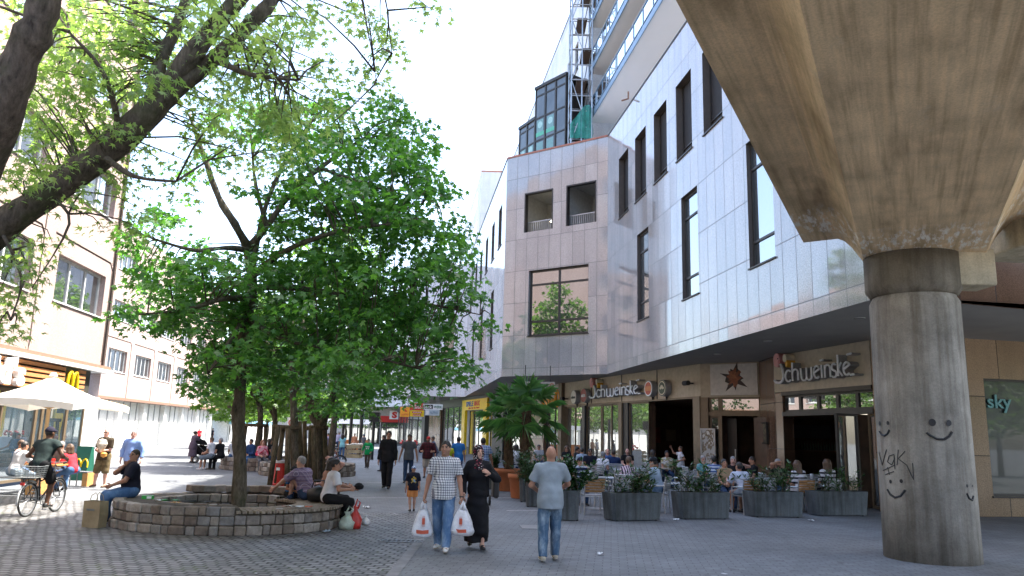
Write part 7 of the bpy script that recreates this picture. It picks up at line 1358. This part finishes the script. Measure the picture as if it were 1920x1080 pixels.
bl = h['sl']; t = thing('shoulder_bag', 'black shoulder bag hanging at the side of the woman in the headscarf', 'bag', tuple(h['w']((-.30, -.06, .85)))); mb = MB(); c = h['w']((-.31, -.08, 1.0)); mb.box(c, (.10, .26, .30), .2); mb.build('bag_body', plain('bag_black', (.014, .013, .013), .5), t, bevel=.03); mb = MB(); mb.tube([c+np.array([0, -.08, .14]), h['w']((-.2, .07, 1.42)), h['w']((-.19, -.02, 1.47)), h['w']((-.2, -.1, 1.35)), c+np.array([0, .08, .14])], .012, 6); mb.build('strap', plain('bag_black', (.014, .013, .013), .5), t)
b = stand('bald man seen from behind in a grey blue shirt and washed jeans, walking away', 1030, 835, 1052, .10, res=.0115, skin='tan', build=1.08, belly=.02, top=CGB, topt=.022, sleeve=.74, hem=.15, bottom=JEANR, loose=.006, shoes=[SHG, SHS], hair='bald', hairc='none', hands=((-.17, .26, 1.02), (.16, .30, 1.02)), elbows=((-.8, -.8, -.2), (1, -.5, -.1)), feet=((-.12, -.12, .09), (.10, .10, .08)))
t = stand('small child in a blue patterned cap, dark printed t-shirt and orange shorts, walking away', 772, 873, 960, .25, res=.013, Hmin=.95, skin='fair', build=1.05, top=CNV, hem=.12, topt=.03, sleeve=.8, bottom=CORG, blen=.85, loose=.035, shoes=SHB, hair='bald', hairc='none', cap=(CAPB, 'cap'), **walk(-1, .12))
kk = t['k']; mb = MB()
for q, (x, z, r_) in enumerate(((-.05, 1.22, .045), (.05, 1.25, .05), (.0, 1.16, .06), (-.06, 1.10, .04), (.06, 1.12, .04), (0, 1.30, .035))): mb.tube([(x*kk, -.155*kk, z*kk), (x*kk, -.135*kk, z*kk)], r_*kk, 8)
mb.build('shirt_print', plain('print_yellow', (.6, .42, .06), .7), t['root'], local=True); mb = MB()
for x, z, r_ in ((.01, 1.20, .04), (.04, 1.15, .035)): mb.tube([(x*kk, -.160*kk, z*kk), (x*kk, -.135*kk, z*kk)], r_*kk, 8)
mb.build('shirt_print', plain('print_paleblue', (.3, .42, .6), .7), t['root'], local=True)
s = stand('man in a black tracksuit walking towards us', 724, 806, 917, PI-.05, Hmax=1.9, res=.016, skin='tan', top=CBL, sleeve=1.95, hem=.14, topt=.024, bottom=CBL, loose=.012, shoes=SHB, hairc='dark', hands=((-.25, .02, .80), (.27, .06, .80)), **walk(1, .14))
mb = MB()
for sx_ in (-1, 1): mb.tube([(sx_*.215*s['k'], .03, 1.36*s['k']), (sx_*.29*s['k'], -.02, 1.12*s['k']), (sx_*.30*s['k'], .03, .88*s['k'])], .010, 5)
mb.build('sleeve_stripes', plain('stripe_gold', (.45, .36, .18), .7), s['root'], local=True)
stand('man in a plain grey t-shirt and dark jeans walking towards us behind the child', 764, 813, 906, PI+.05, Hmax=1.9, skin='tan', top=CGR, hem=.12, bottom=JEAND, shoes=SHB, hairc='dark', beard=True, hands=((-.30, .02, .86), (.33, .0, .84)), **walk(-1, .16))
g = stand('youth in a bright green hooded sweatshirt with white lettering, walking towards us', 688, 822, 878, PI-.1, res=.02, skin='fair', top=CGN, sleeve=1.9, hem=.14, topt=.03, bottom=cloth('trousers_taupe', (.11, .085, .07)), shoes=SHB, hairc='dark', hands=((-.22, .14, .95), (.34, .05, .98)), **walk(1, .12))
mb = MB(); [mb.box((x, .165*g['k'], z*g['k']), (.05, .01, .06)) for x, z in ((-.07, 1.25), (0, 1.25), (.07, 1.25), (-.05, 1.15), (.04, 1.15))]; mb.build('lettering', WHITE, g['root'], local=True)
stand('bearded man in a red cap, maroon shirt and beige shorts among the walkers', 800, 818, 896, PI, Hmax=1.85, skin='tan', top=CMAR, sleeve=1.3, hem=.14, topt=.03, build=1.15, bottom=CBG, blen=1.05, loose=.02, shoes=SHB, beard='full', cap=(cloth('cap_red', (.4, .02, .02)), 'cap'), hands=((-.22, .25, 1.1), (.22, .25, 1.1)))
stand('person in a lime green top mostly hidden behind the man in checks', 838, 828, 905, PI, Hmax=1.7, skin='tan', top=CYG, bottom=JEAND, shoes=SHB, hairc='black')
stand('man in a bright blue t-shirt seen from behind by the yellow portal', 857, 818, 905, .1, Hmax=1.85, skin='tan', top=CBLU, hem=.13, topt=.025, bottom=cloth('trousers_navy_print', (.02, .03, .08), 'blotch', (.10, .16, .3), 20), shoes=SHB, hairc='black', **walk(1, .1))
cm = stand('man in a blue checked shirt seen from behind, walking past the palms with a stick', 903, 820, 925, -.15, Hmax=1.85, skin='olive', build=1.08, top=CHECKB, hem=.14, topt=.03, bottom=JEAND, shoes=SHB, hairc='black', hands=((-.25, .15, .9), (.30, .12, .86)), **walk(-1, .12))
t = thing('walking_stick', 'pale walking stick in the right hand of the man in the blue checked shirt', 'stick', tuple(cm['hr']*np.array([1, 1, 0]))); mb = MB(); mb.tube([cm['hr']*np.array([1, 1, 0]), cm['hr']+np.array([0, 0, .05])], .018, 8); mb.build('shaft', plain('stick_pale', (.5, .42, .33), .6), t); mb = MB(); mb.tube([cm['hr']+np.array([-.03, -.06, .05]), cm['hr']+np.array([.03, .06, .05])], .02, 8); mb.build('handle', BLACK, t)
pw = gz(914, 949); t = thing('shopping_trolley', 'dark wheeled shopping bag standing behind the woman in the headscarf', 'trolley', (pw[0], pw[1]+.15, 0)); wheel(t, (0.05, 0, .14), .14, tyre=.035, spokes=6); mb = MB(); mb.box((-.12, .05, .52), (.3, .26, .6)); mb.build('bag_body', CBL, t, local=True, bevel=.04); mb = MB(); mb.tube([(-.2, .2, .2), (-.2, .22, 1.0), (-.04, .22, 1.0), (-.04, .2, .2)], .012, 6); mb.build('handle', GREYM, t, local=True)
for px, y0, y1, yaw, kw, lb in ((716, 815, 884, PI*.4, dict(top=CHECKB, bottom=JEAND, hairc='dark'), 'man in a blue and white checked shirt half hidden behind the black tracksuit'), (815, 817, 882, PI*.6, dict(top=cloth('cloth_slate', (.08, .1, .14)), bottom=JEAND, hairc='dark', lean=.3), 'leaning person in slate blue by the dark stone pier of the arcade'), (640, 815, 862, 0, dict(top=cloth('cloth_aqua', (.25, .55, .62)), bottom=JEANB, woman=True, hairc='black', hair='long'), 'woman in an aqua t-shirt seen from behind near the market crates'), (663, 820, 852, PI, dict(top=cloth('cloth_stall', (.5, .22, .12)), bottom=CBL, hairc='dark'), 'person in rust brown behind the heaped market crate'), (680, 822, 856, -.6, dict(top=CGR, bottom=CBG, hairc='grey'), 'person in grey and beige behind the youth in green'), (613, 820, 856, PI*.5, dict(top=cloth('cloth_lilac', (.3, .28, .42)), bottom=JEAND, hairc='dark'), 'person in lilac by the market stall'),
    (372, 814, 832, .3, dict(top=CRED, bottom=CBL, hairc='dark'), 'tiny far figure in red beyond the stroller'), (397, 811, 829, 2.5, dict(top=CNV, bottom=CBL, hairc='dark'), 'tiny far figure in dark clothes by the low shop'), (433, 812, 828, PI, dict(top=cloth('cloth_pink', (.6, .2, .3)), bottom=CPALE, hairc='brown'), 'tiny far figure in pink left of the main trunk'), (628, 815, 850, PI*.9, dict(top=CWH, bottom=CBL, hairc='dark'), 'person in white standing behind the far cyclist')):
    stand(lb, px, y0, y1, yaw, Hmax=1.82, Hmin=1.6, res=.026, skin='tan', shoes=SHB, group='people far up the square', **kw)
# far cyclist
def rider(label, bx, yaw, H, **k):
    ca, sa = math.cos(yaw), math.sin(yaw); return person(label, (bx[0]+.27*sa, bx[1]-.27*ca), yaw, H, sit=.90, lean=.42, feet=((-.13, .20, .56), (.13, .17, .22)), hands=((-.30, .40, 1.08), (.30, .40, 1.08)), elbows=((-.6, -.3, -.8), (.6, -.3, -.8)), **k)
rider('far cyclist in a pale mauve top riding towards the crates', (pb[0], pb[1]), -.5, 1.75, res=.022, skin='tan', top=cloth('cloth_lilac_pale', (.34, .32, .44)), sleeve=.8, bottom=JEAND, shoes=SHB, hairc='grey')
r = rider('dark skinned cyclist in a cap, dark waistcoat with green sleeves and black shorts, riding away', (-9.6, 16.5), .03, 1.82, res=.0125, skin='brown', build=1.02, top=VEST, topt=.024, sleeve=.30, bottom=CBL, blen=.92, loose=.02, shoes=[SHB, SHS], hair='crop', hairc='black', cap=(CAPN, 'cap'), nod=.1, turn=-.3)
# --- seated man with the paper bag, men standing in the sun
s = person('heavy man in a navy polo and glasses on the planter rim, hand at his cheek', (PL1[0]-1.98, PL1[1]+.0), 2.2, 1.78, .012, 'tan', 1.14, belly=.05, sit=.49, lean=.04, feet=((-.10, .44, .08), (.13, .36, .08)), hands=((-.06, .36, .69), (.06, .15, 1.06)), elbows=((-.8, -.6, -.3), (.5, .9, -.7)), hair='crop', hairc='dark', glasses=True, turn=.5, nod=.1, top=CNV, topt=.024, sleeve=.72, bottom=JEANB, loose=.012, shoes=[SHB, SHW])
stand('man in a brown t-shirt and camouflage shorts holding a paper wrap, in the sun', 188, 803, 914, PI-.1, res=.0145, skin='pink', build=1.04, top=cloth('cloth_brown', (.055, .04, .025)), hem=.13, topt=.024, sleeve=.8, bottom=CKH, blen=1.2, loose=.03, shoes=SAND, hair='bald', hairc='none', glasses='sun', hands=((-.08, .27, 1.08), (.08, .30, 1.10)), feet=((-.12, .0, .08), (.14, .1, .08)))
p = gz(188, 914); t = thing('paper_wrap', 'crumpled white food wrap held by the man in camouflage shorts', 'wrapper', (p[0]+.08, p[1]-.36, 1.12)); mb = MB(); mb.lathe([(.02, -.12), (.09, -.02), (.15, .12), (.11, .24), (.02, .27)], (0, 0, .03), 12); mb.build('paper', cloth('wrap_white', (.7, .66, .55), 'blotch', (.5, .45, .35), 14), t, local=True); mb = MB(); mb.lathe([(.01, -.1), (.08, -.06), (.09, .02), (.03, .06)], (.1, -.02, -.14), 12); mb.build('bun', plain('bun_orange', (.65, .28, .05), .6), t, local=True)
stand('older man in a light blue long sleeved shirt, standing behind the seated man', 239, 806, 918, PI+.1, res=.0145, skin='pink', build=1.08, belly=.03, top=CLB, sleeve=1.8, hem=.10, topt=.026, bottom=JEAND, shoes=SHB, hair='crop', hairc='grey', glasses=True, hands=((-.30, .05, .88), (.28, .02, .88)), turn=.3)
# --- group on the left bench
person('man in a white t-shirt and pale shorts seen from behind on the long oak bench', (-13.05, 20.95), -.35, 1.78, .0145, 'tan', 1.05, sit=.48, lean=.38, top=CWH, topt=.024, sleeve=.75, bottom=CPALE, blen=1.1, loose=.03, shoes=SHB, hair='crop', hairc='black', hands=((-.12, .48, .80), (.2, .5, .82)))
person('man in a salmon t-shirt at the left edge, sitting across the table', (-13.75, 22.1), -1.3, 1.75, .018, 'tan', 1., sit=.48, lean=.15, top=CSALM, bottom=JEANB, shoes=SHB, hair='crop', hairc='brown', hands=((-.12, .42, .80), (.2, .42, .80)))
person('woman in a red top leaning over the table of the seated group', (-12.05, 22.0), 1.2, 1.72, .018, 'tan', 1., True, sit=.48, lean=.55, nod=.35, top=CRED, sleeve=.7, bottom=JEANB, shoes=SHB, hair='bob', hairc='brown', hands=((-.12, .42, .80), (.16, .46, .82)))
person('person in a grey vest behind the table, beside the woman in red', (-12.75, 22.7), PI-.2, 1.74, .02, 'tan', 1., sit=.48, lean=.3, top=cloth('cloth_taupe', (.16, .13, .12)), bottom=JEAND, shoes=SHB, hairc='grey')
# --- people on the round planter
def rim(label, ang, ro, yaw, c=PL1, sit=.44, H=1.72, **k): return person(label, (c[0]+ro*math.cos(rad(ang)), c[1]+.80*ro*math.sin(rad(ang))), yaw, H, sit=sit, **k)
wt = rim('woman with a dark bun in a white t-shirt seated on the planter, back to us', 6, 1.88, -1.05, res=.0125, woman=True, skin='tan', build=1.08, belly=.03, lean=.22, top=CWH, topt=.022, sleeve=.7, bottom=CBL, loose=.02, shoes=[SHB, SHW], hair='bun', hairc='black', turn=-.3, hands=((.05, .50, .74), (.22, .38, .72)), feet=((-.1, .40, .08), (.14, .30, .08)))
rim('dark haired woman in a tan top seated next to the woman in white', 22, 1.86, -.85, res=.0145, woman=True, skin='tan', build=1.05, lean=.2, top=CTAN, sleeve=.6, bottom=CBL, shoes=SHB, hair='bob', hairc='black', hands=((-.12, .4, .74), (.16, .44, .74)))
rim('grey haired man in a mauve checked shirt leaning over his tray on the planter', 42, 1.72, 1.15, H=1.80, res=.0125, skin='fair', build=1.15, belly=.05, lean=.42, top=CHECKP, topt=.024, sleeve=.8, bottom=JEAND, shoes=SHB, hair='crop', hairc='grey', nod=.1, turn=.1, hands=((-.30, .62, .62), (.1, .45, .62)), elbows=((-.6, -.3, .5), (.6, -.3, -.5)), feet=((-.12, .35, .44), (.14, .3, .44)))
rim('child in a black hat and blue shirt behind the tray', 62, 1.75, -2.2, H=1.28, res=.014, skin='tan', lean=.25, nod=.2, top=CBLU, bottom=CBL, shoes=SHB, hair='short', hairc='black', cap=(CBL, 'hat'))
rim('bald man with glasses raising a hand, sitting beyond the women on the planter', 54, 2.75, 2.3, sit=.42, H=1.74, res=.014, skin='pink', lean=.2, top=cloth('cloth_dark_olive', (.03, .03, .02)), bottom=CBL, shoes=SHB, hair='bald', hairc='none', glasses=True, hands=((-.26, .22, 1.24), (.12, .4, .7)))
c = wt['hl']; t = thing('folded_cloth', 'small black cloth held out by the woman in the white t-shirt', 'cloth', tuple(c)); mb = MB(); mb.lathe([(.01, -.05), (.09, -.03), (.10, .03), (.05, .08), (.01, .09)], tuple(c+np.array([.03, .03, .03])), 10); mb.build('cloth', CBL, t)
hb = onp(600, 925, .46); t = thing('handbag', 'big black handbag on the planter between the two women', 'bag', (PL1[0]+1.62, PL1[1]+.42, .43)); mb = MB(); mb.tube([(-.2, 0, .12), (0, 0, .16), (.2, 0, .12)], [.12, .17, .12], 12); mb.build('bag_body', plain('bag_black', (.014, .013, .013)), t, True, local=True); mb = MB(); mb.tube([(-.16, 0, .2), (-.1, 0, .42), (.1, 0, .42), (.16, 0, .2)], .014, 6); mb.build('strap', plain('bag_black', (.014, .013, .013)), t, local=True)
# --- second planter and stroller
def at(px, Y): return atY(px, 850, Y)[:2]
w = at(361, 40.); person('woman in a long mauve grey dress pushing the stroller', w, -.75, 1.62, .024, 'tan', 1.15, True, top=CPUR, sleeve=1.9, hem=.2, topt=.04, skirt=(CPUR, .35, .24), shoes=SHB, hair='bun', hairc='black', lean=.12, hands=((-.15, .45, 1.0), (.15, .45, 1.0))); ps = at(384, 40.4); pushchair('black pushchair with its hood up, pushed by the woman in the mauve dress', ps, -1.1, CBL, 1.15)
person('man in a white t-shirt and grey shorts at the left end of the second planter', at(398, 34.3), 1.35, 1.76, .02, 'tan', 1., sit=.5, lean=.15, top=CWH, bottom=cloth('shorts_bluegrey', (.14, .18, .22)), blen=1.1, loose=.02, shoes=SHW, hair='crop', hairc='brown')
person('balding man in a black t-shirt seated beside the man in white shorts', at(415, 34.4), 1.3, 1.74, .02, 'tan', 1.1, belly=.03, sit=.5, lean=.2, nod=.2, top=CBL, bottom=CBL, shoes=SHB, hair='crop', hairc='grey')
person('person in white and jeans just left of the big trunk on the second planter', at(438, 35), .6, 1.72, .022, 'tan', sit=.5, top=CWH, bottom=JEANB, shoes=SHB, hairc='dark')
person('person in a dark blue jacket just right of the big trunk', at(473, 34.4), 2.6, 1.72, .022, 'tan', sit=.5, lean=.2, top=cloth('jacket_blue', (.02, .05, .14)), sleeve=1.9, topt=.03, bottom=JEANB, shoes=SHB, hairc='black')
person('fair haired woman in a pink and red top and grey trousers on the second planter', at(490, 33.4), -2.6, 1.72, .02, 'fair', woman=True, sit=.5, lean=.3, nod=.3, top=cloth('top_pinkred', (.62, .04, .09), 'blotch', (.7, .35, .4), 5), sleeve=1.7, bottom=CGR, shoes=SHW, hair='long', hairc='red')
person('dark haired woman turned away behind the woman in pink', at(505, 35.4), -1.6, 1.72, .022, 'tan', woman=True, sit=.5, top=CBL, bottom=CBL, shoes=SHB, hair='long', hairc='dark'); person('person in a grey brown jacket next to the woman in pink', at(511, 34), -1.9, 1.7, .022, 'tan', sit=.5, lean=.25, top=cloth('jacket_greybrown', (.10, .09, .08)), sleeve=1.9, bottom=JEAND, shoes=SHB, hairc='dark')
# --- diners on the terrace
def diner(label, px, Y, yaw, wood=None, clabel=None, H=1.78, **k):
    xy = atY(px, 860, Y)[:2]; k.setdefault('sit', .49); k.setdefault('res', .020 if Y > 23 else .0155); k.setdefault('shoes', SHB); k.setdefault('bottom', JEAND); k.setdefault('skin', 'tan'); k.setdefault('lean', .12)
    person(label, xy, yaw, H, **k)
    if wood is not None: ca, sa = math.cos(yaw), math.sin(yaw); chair(0, 0, yaw, wood, clabel, (xy[0]-.06*sa*-1*-1, xy[1]+.06*ca*1))
diner('diner in sunglasses and a grey vest far back by the bank pier', 1010, 38, PI, 0, 'grey chair of the diner in sunglasses by the bank', top=cloth('cloth_silver', (.35, .36, .38)), glasses='sun', hairc='dark'); diner('woman in white with her back turned behind the palm trunks', 968, 36, .2, 0, 'grey chair behind the nearer palm trunk', woman=True, top=CWH, hairc='dark', hair='bob')
diner('long haired woman in dark sunglasses left of the glass door', 1062, 36, PI, 0, 'grey chair of the long haired woman in sunglasses', woman=True, top=CBL, glasses='sun', hair='long', hairc='brown'); diner('man in sunglasses and black shirt facing right by the first window', 1080, 34.5, -1.2, 0, 'grey chair of the man in sunglasses facing right', top=CBL, glasses='sun', hairc='black'); diner('dark haired diner in pale blue seen from behind, left of the navy polo', 1092, 32, .3, 0, 'grey chair of the diner in pale blue', top=CPALE, hairc='black')
diner('boy in a dark cap and navy striped top looking at us over the shrub', 1086, 22.2, PI+.2, 0, 'grey chair of the boy in the cap', H=1.55, top=cloth('striped_navy', (.02, .03, .07), 'hstripe', (.45, .5, .6), 7), cap=(CAPN, 'cap'), skin='fair'); diner('dark haired man in a navy polo shirt with sunglasses, facing us', 1106, 30.5, PI, 0, 'grey chair of the man in the navy polo', build=1.1, top=CNV, glasses='sun', hairc='black', beard=True)
diner('man in a white t-shirt bent over the table, back turned, beside the navy polo', 1125, 28.5, -.6, 0, 'grey chair of the bent man in white', lean=.5, nod=.3, top=CWH, hairc='grey', hair='crop'); diner('older balding man in a blue shirt facing us with folded arms', 1139, 31.5, PI, 0, 'grey chair of the older man in blue', top=cloth('cloth_midblue', (.06, .12, .28)), hair='bald', hairc='grey', skin='pink'); diner('man in navy seen from behind opposite the man in blue', 1151, 28.8, .1, 0, 'grey chair of the man in navy, right behind the striped diner', build=1.1, top=cloth('cloth_darkblue', (.015, .03, .09)), hair='crop', hairc='dark')
diner('bald man in a black shirt facing us in front of the open pane', 1176, 33, PI, 0, 'grey chair of the bald man in black', build=1.12, top=CBL, hair='bald', hairc='none', skin='pink', beard=True); diner('diner in a black, white and pink striped top hidden behind the oleander', 1176, 21, -.4, 0, 'grey chair of the diner in stripes', woman=True, lean=.3, top=STRP, hair='short', hairc='brown')
diner('dark capped man in a pale blue shirt leaning forward, in profile by the first oleander', 1236, 20.4, 1.1, 0, 'grey chair of the man in the pale blue shirt', build=1.08, lean=.28, top=CPALE, sleeve=.8, bottom=JEANS, cap=(CBL, 'cap'), hands=((-.1, .45, .8), (.12, .42, .85))); diner('dark haired woman in grey facing right behind the oleander', 1222, 31, -1.2, 0, 'grey chair of the woman in grey facing right', woman=True, top=cloth('cloth_greygreen', (.12, .15, .15)), hair='bob', hairc='dark'); diner('woman in a yellow and white top in front of the dark doorway', 1250, 30.5, PI, 0, 'grey chair of the woman in yellow and white', woman=True, skin='olive', top=cloth('top_yellowwhite', (.42, .36, .2), 'blotch', (.6, .58, .55), 8), hair='bun', hairc='black')
stand('man in a white t-shirt with his arm raised against the door post', 1277, 836, 912, 1.5, Hmax=1.72, res=.018, skin='tan', top=CWH, hem=.12, bottom=CBL, shoes=SHB, hair='crop', hairc='brown', hands=((-.22, .1, 1.1), (.22, .36, 1.62)), elbows=((-.5, -.8, -.4), (.6, .4, -.6)))
diner('elderly woman with glasses in a teal patterned blouse', 1318, 25, PI, 0, 'grey chair of the elderly woman in teal', H=1.72, woman=True, top=CTEAL, hair='short', hairc='grey', skin='fair', glasses=True); diner('diner in a blue striped top seen from behind next to the woman in teal', 1340, 23.6, .2, 0, 'grey chair of the diner in blue stripes', top=cloth('striped_blue', (.5, .55, .65), 'hstripe', (.05, .1, .3), 11), hairc='black')
diner('dark haired woman in a beige top looking down, facing us', 1357, 21.8, PI+.1, 0, 'grey chair of the woman in beige', H=1.7, woman=True, skin='olive', nod=.25, top=cloth('top_beige', (.36, .24, .14)), hair='bun', hairc='black'); diner('grey haired man in a dark shirt facing us behind the woman in beige', 1374, 23.6, PI-.2, 0, 'grey chair of the grey haired man in dark', top=CBL, hair='crop', hairc='grey', skin='pink', hands=((-.25, .25, 1.15), (.1, .4, .78)))
diner('man in a pale t-shirt bent far forward on the slatted wooden chair, back to us', 1398, 20.6, .35, 1, 'wooden slatted chair under the bent man in the pale t-shirt', H=1.82, build=1.1, lean=.62, nod=.5, top=cloth('top_paleblue', (.50, .55, .66)), sleeve=.75, bottom=CPALE, blen=1.2, hair='crop', hairc='black', hands=((-.18, .55, .78), (.16, .5, .76)))
diner('man in black facing left by the brown pier', 1414, 24, 1.7, 0, 'grey chair of the man in black by the pier', top=CBL, hairc='dark'); diner('grey bearded man in a dark leaf patterned shirt, hand over his face', 1454, 22.3, PI+.3, 0, 'grey chair of the grey bearded man', build=1.15, top=LEAFSH, hair='crop', hairc='grey', beard='full', hands=((-.1, .4, .78), (.08, .2, 1.27)), elbows=((-.8, -.5, -.6), (1, .3, -.2)), lean=.2)
diner('long haired woman in a white and black top seen from behind on a wooden chair', 1501, 21.4, .25, 1, 'wooden slatted chair under the long haired woman in white', woman=True, H=1.76, lean=.3, top=ZEB, sleeve=.9, skirt=(CWH, .36, .2), bottom=None, hair='long', hairc='brown', shoes=SAND); diner('curly fair haired woman in a white top with black stripes, nearest the concrete pier', 1553, 22.2, .15, 0, 'grey chair of the curly haired woman', woman=True, H=1.78, build=1.05, lean=.15, top=ZEB, sleeve=.9, bottom=CBL, hair='curly', hairc='brown')
chair(1111, 19.6, .12, 1, 'empty wooden slatted chair right of the bald man, facing the terrace'); chair(1262, 21.5, PI/2, 0, 'empty grey chair between the first two front planters'); chair(1285, 24.5, .2, 0, 'empty grey chair behind the second front planter'); chair(1165, 24.5, -.2, 0, 'empty grey chair left of the diner in stripes'); chair(1205, 25, PI, 0, 'empty grey chair behind the first oleander'); chair(1137, 23.4, 1.3, 0, 'empty grey chair beside the boy in the cap'); chair(1300, 27.5, -1.4, 0, 'empty grey chair beside the standing man with raised arm'); chair(1430, 21.3, -.1, 0, 'empty grey chair left of the bearded man'); chair(1530, 23.5, PI, 0, 'empty grey chair between the two women in black and white')
for px, Y, rz, lb in ((1116, 20.9, .1, 'terrace table before the empty wooden chair, with glasses on it'), (1202, 20.8, .2, 'terrace table behind the first front planter'), (1112, 29.2, .1, 'terrace table of the navy polo man'), (1145, 30.2, .1, 'terrace table of the two men in blue'), (1236, 30, .1, 'terrace table by the dark doorway'), (1330, 24, .2, 'terrace table of the elderly woman in teal'), (1372, 21.9, .2, 'terrace table of the woman in beige'), (1470, 23, .2, 'terrace table of the bearded man'), (1532, 22.6, .2, 'terrace table of the two women in black and white'), (1070, 35.2, .1, 'terrace table by the bank window')): table(px, Y, rz, lb)
GLS = plain('drink_glass', (.45, .5, .52), .1, 0, .1, 6, .6); PINKD = plain('drink_pink', (.5, .16, .18), .2)
for px, Y, z, m_, lb in ((1101, 20.8, .74, PINKD, 'tall pink drink on the table near the boy in the cap'), (1106, 20.9, .74, GLS, 'empty glass beside the pink drink'), (1122, 29.1, .74, GLS, 'tall clear bottle before the bent man in white'), (1522, 22.5, .74, GLS, 'white cup on the table of the two women'), (1362, 21.8, .74, GLS, 'glass in front of the woman in beige')):
    p = atY(px, 890, Y); t = thing('drinking_glass', lb, 'glass', (p[0], p[1], z), 0, 'drinks on the terrace tables'); mb = MB(); mb.lathe([(.035, 0), (.03, .01), (.045, .16), (.05, .24), (.045, .24), (.03, .02)], (0, 0, 0), 14); mb.build('glass_body', GLS, t, True, local=True); mb = MB(); mb.lathe([(.03, .015), (.042, .19), (0, .19)], (0, 0, 0), 12); mb.build('drink', m_, t, True, local=True)
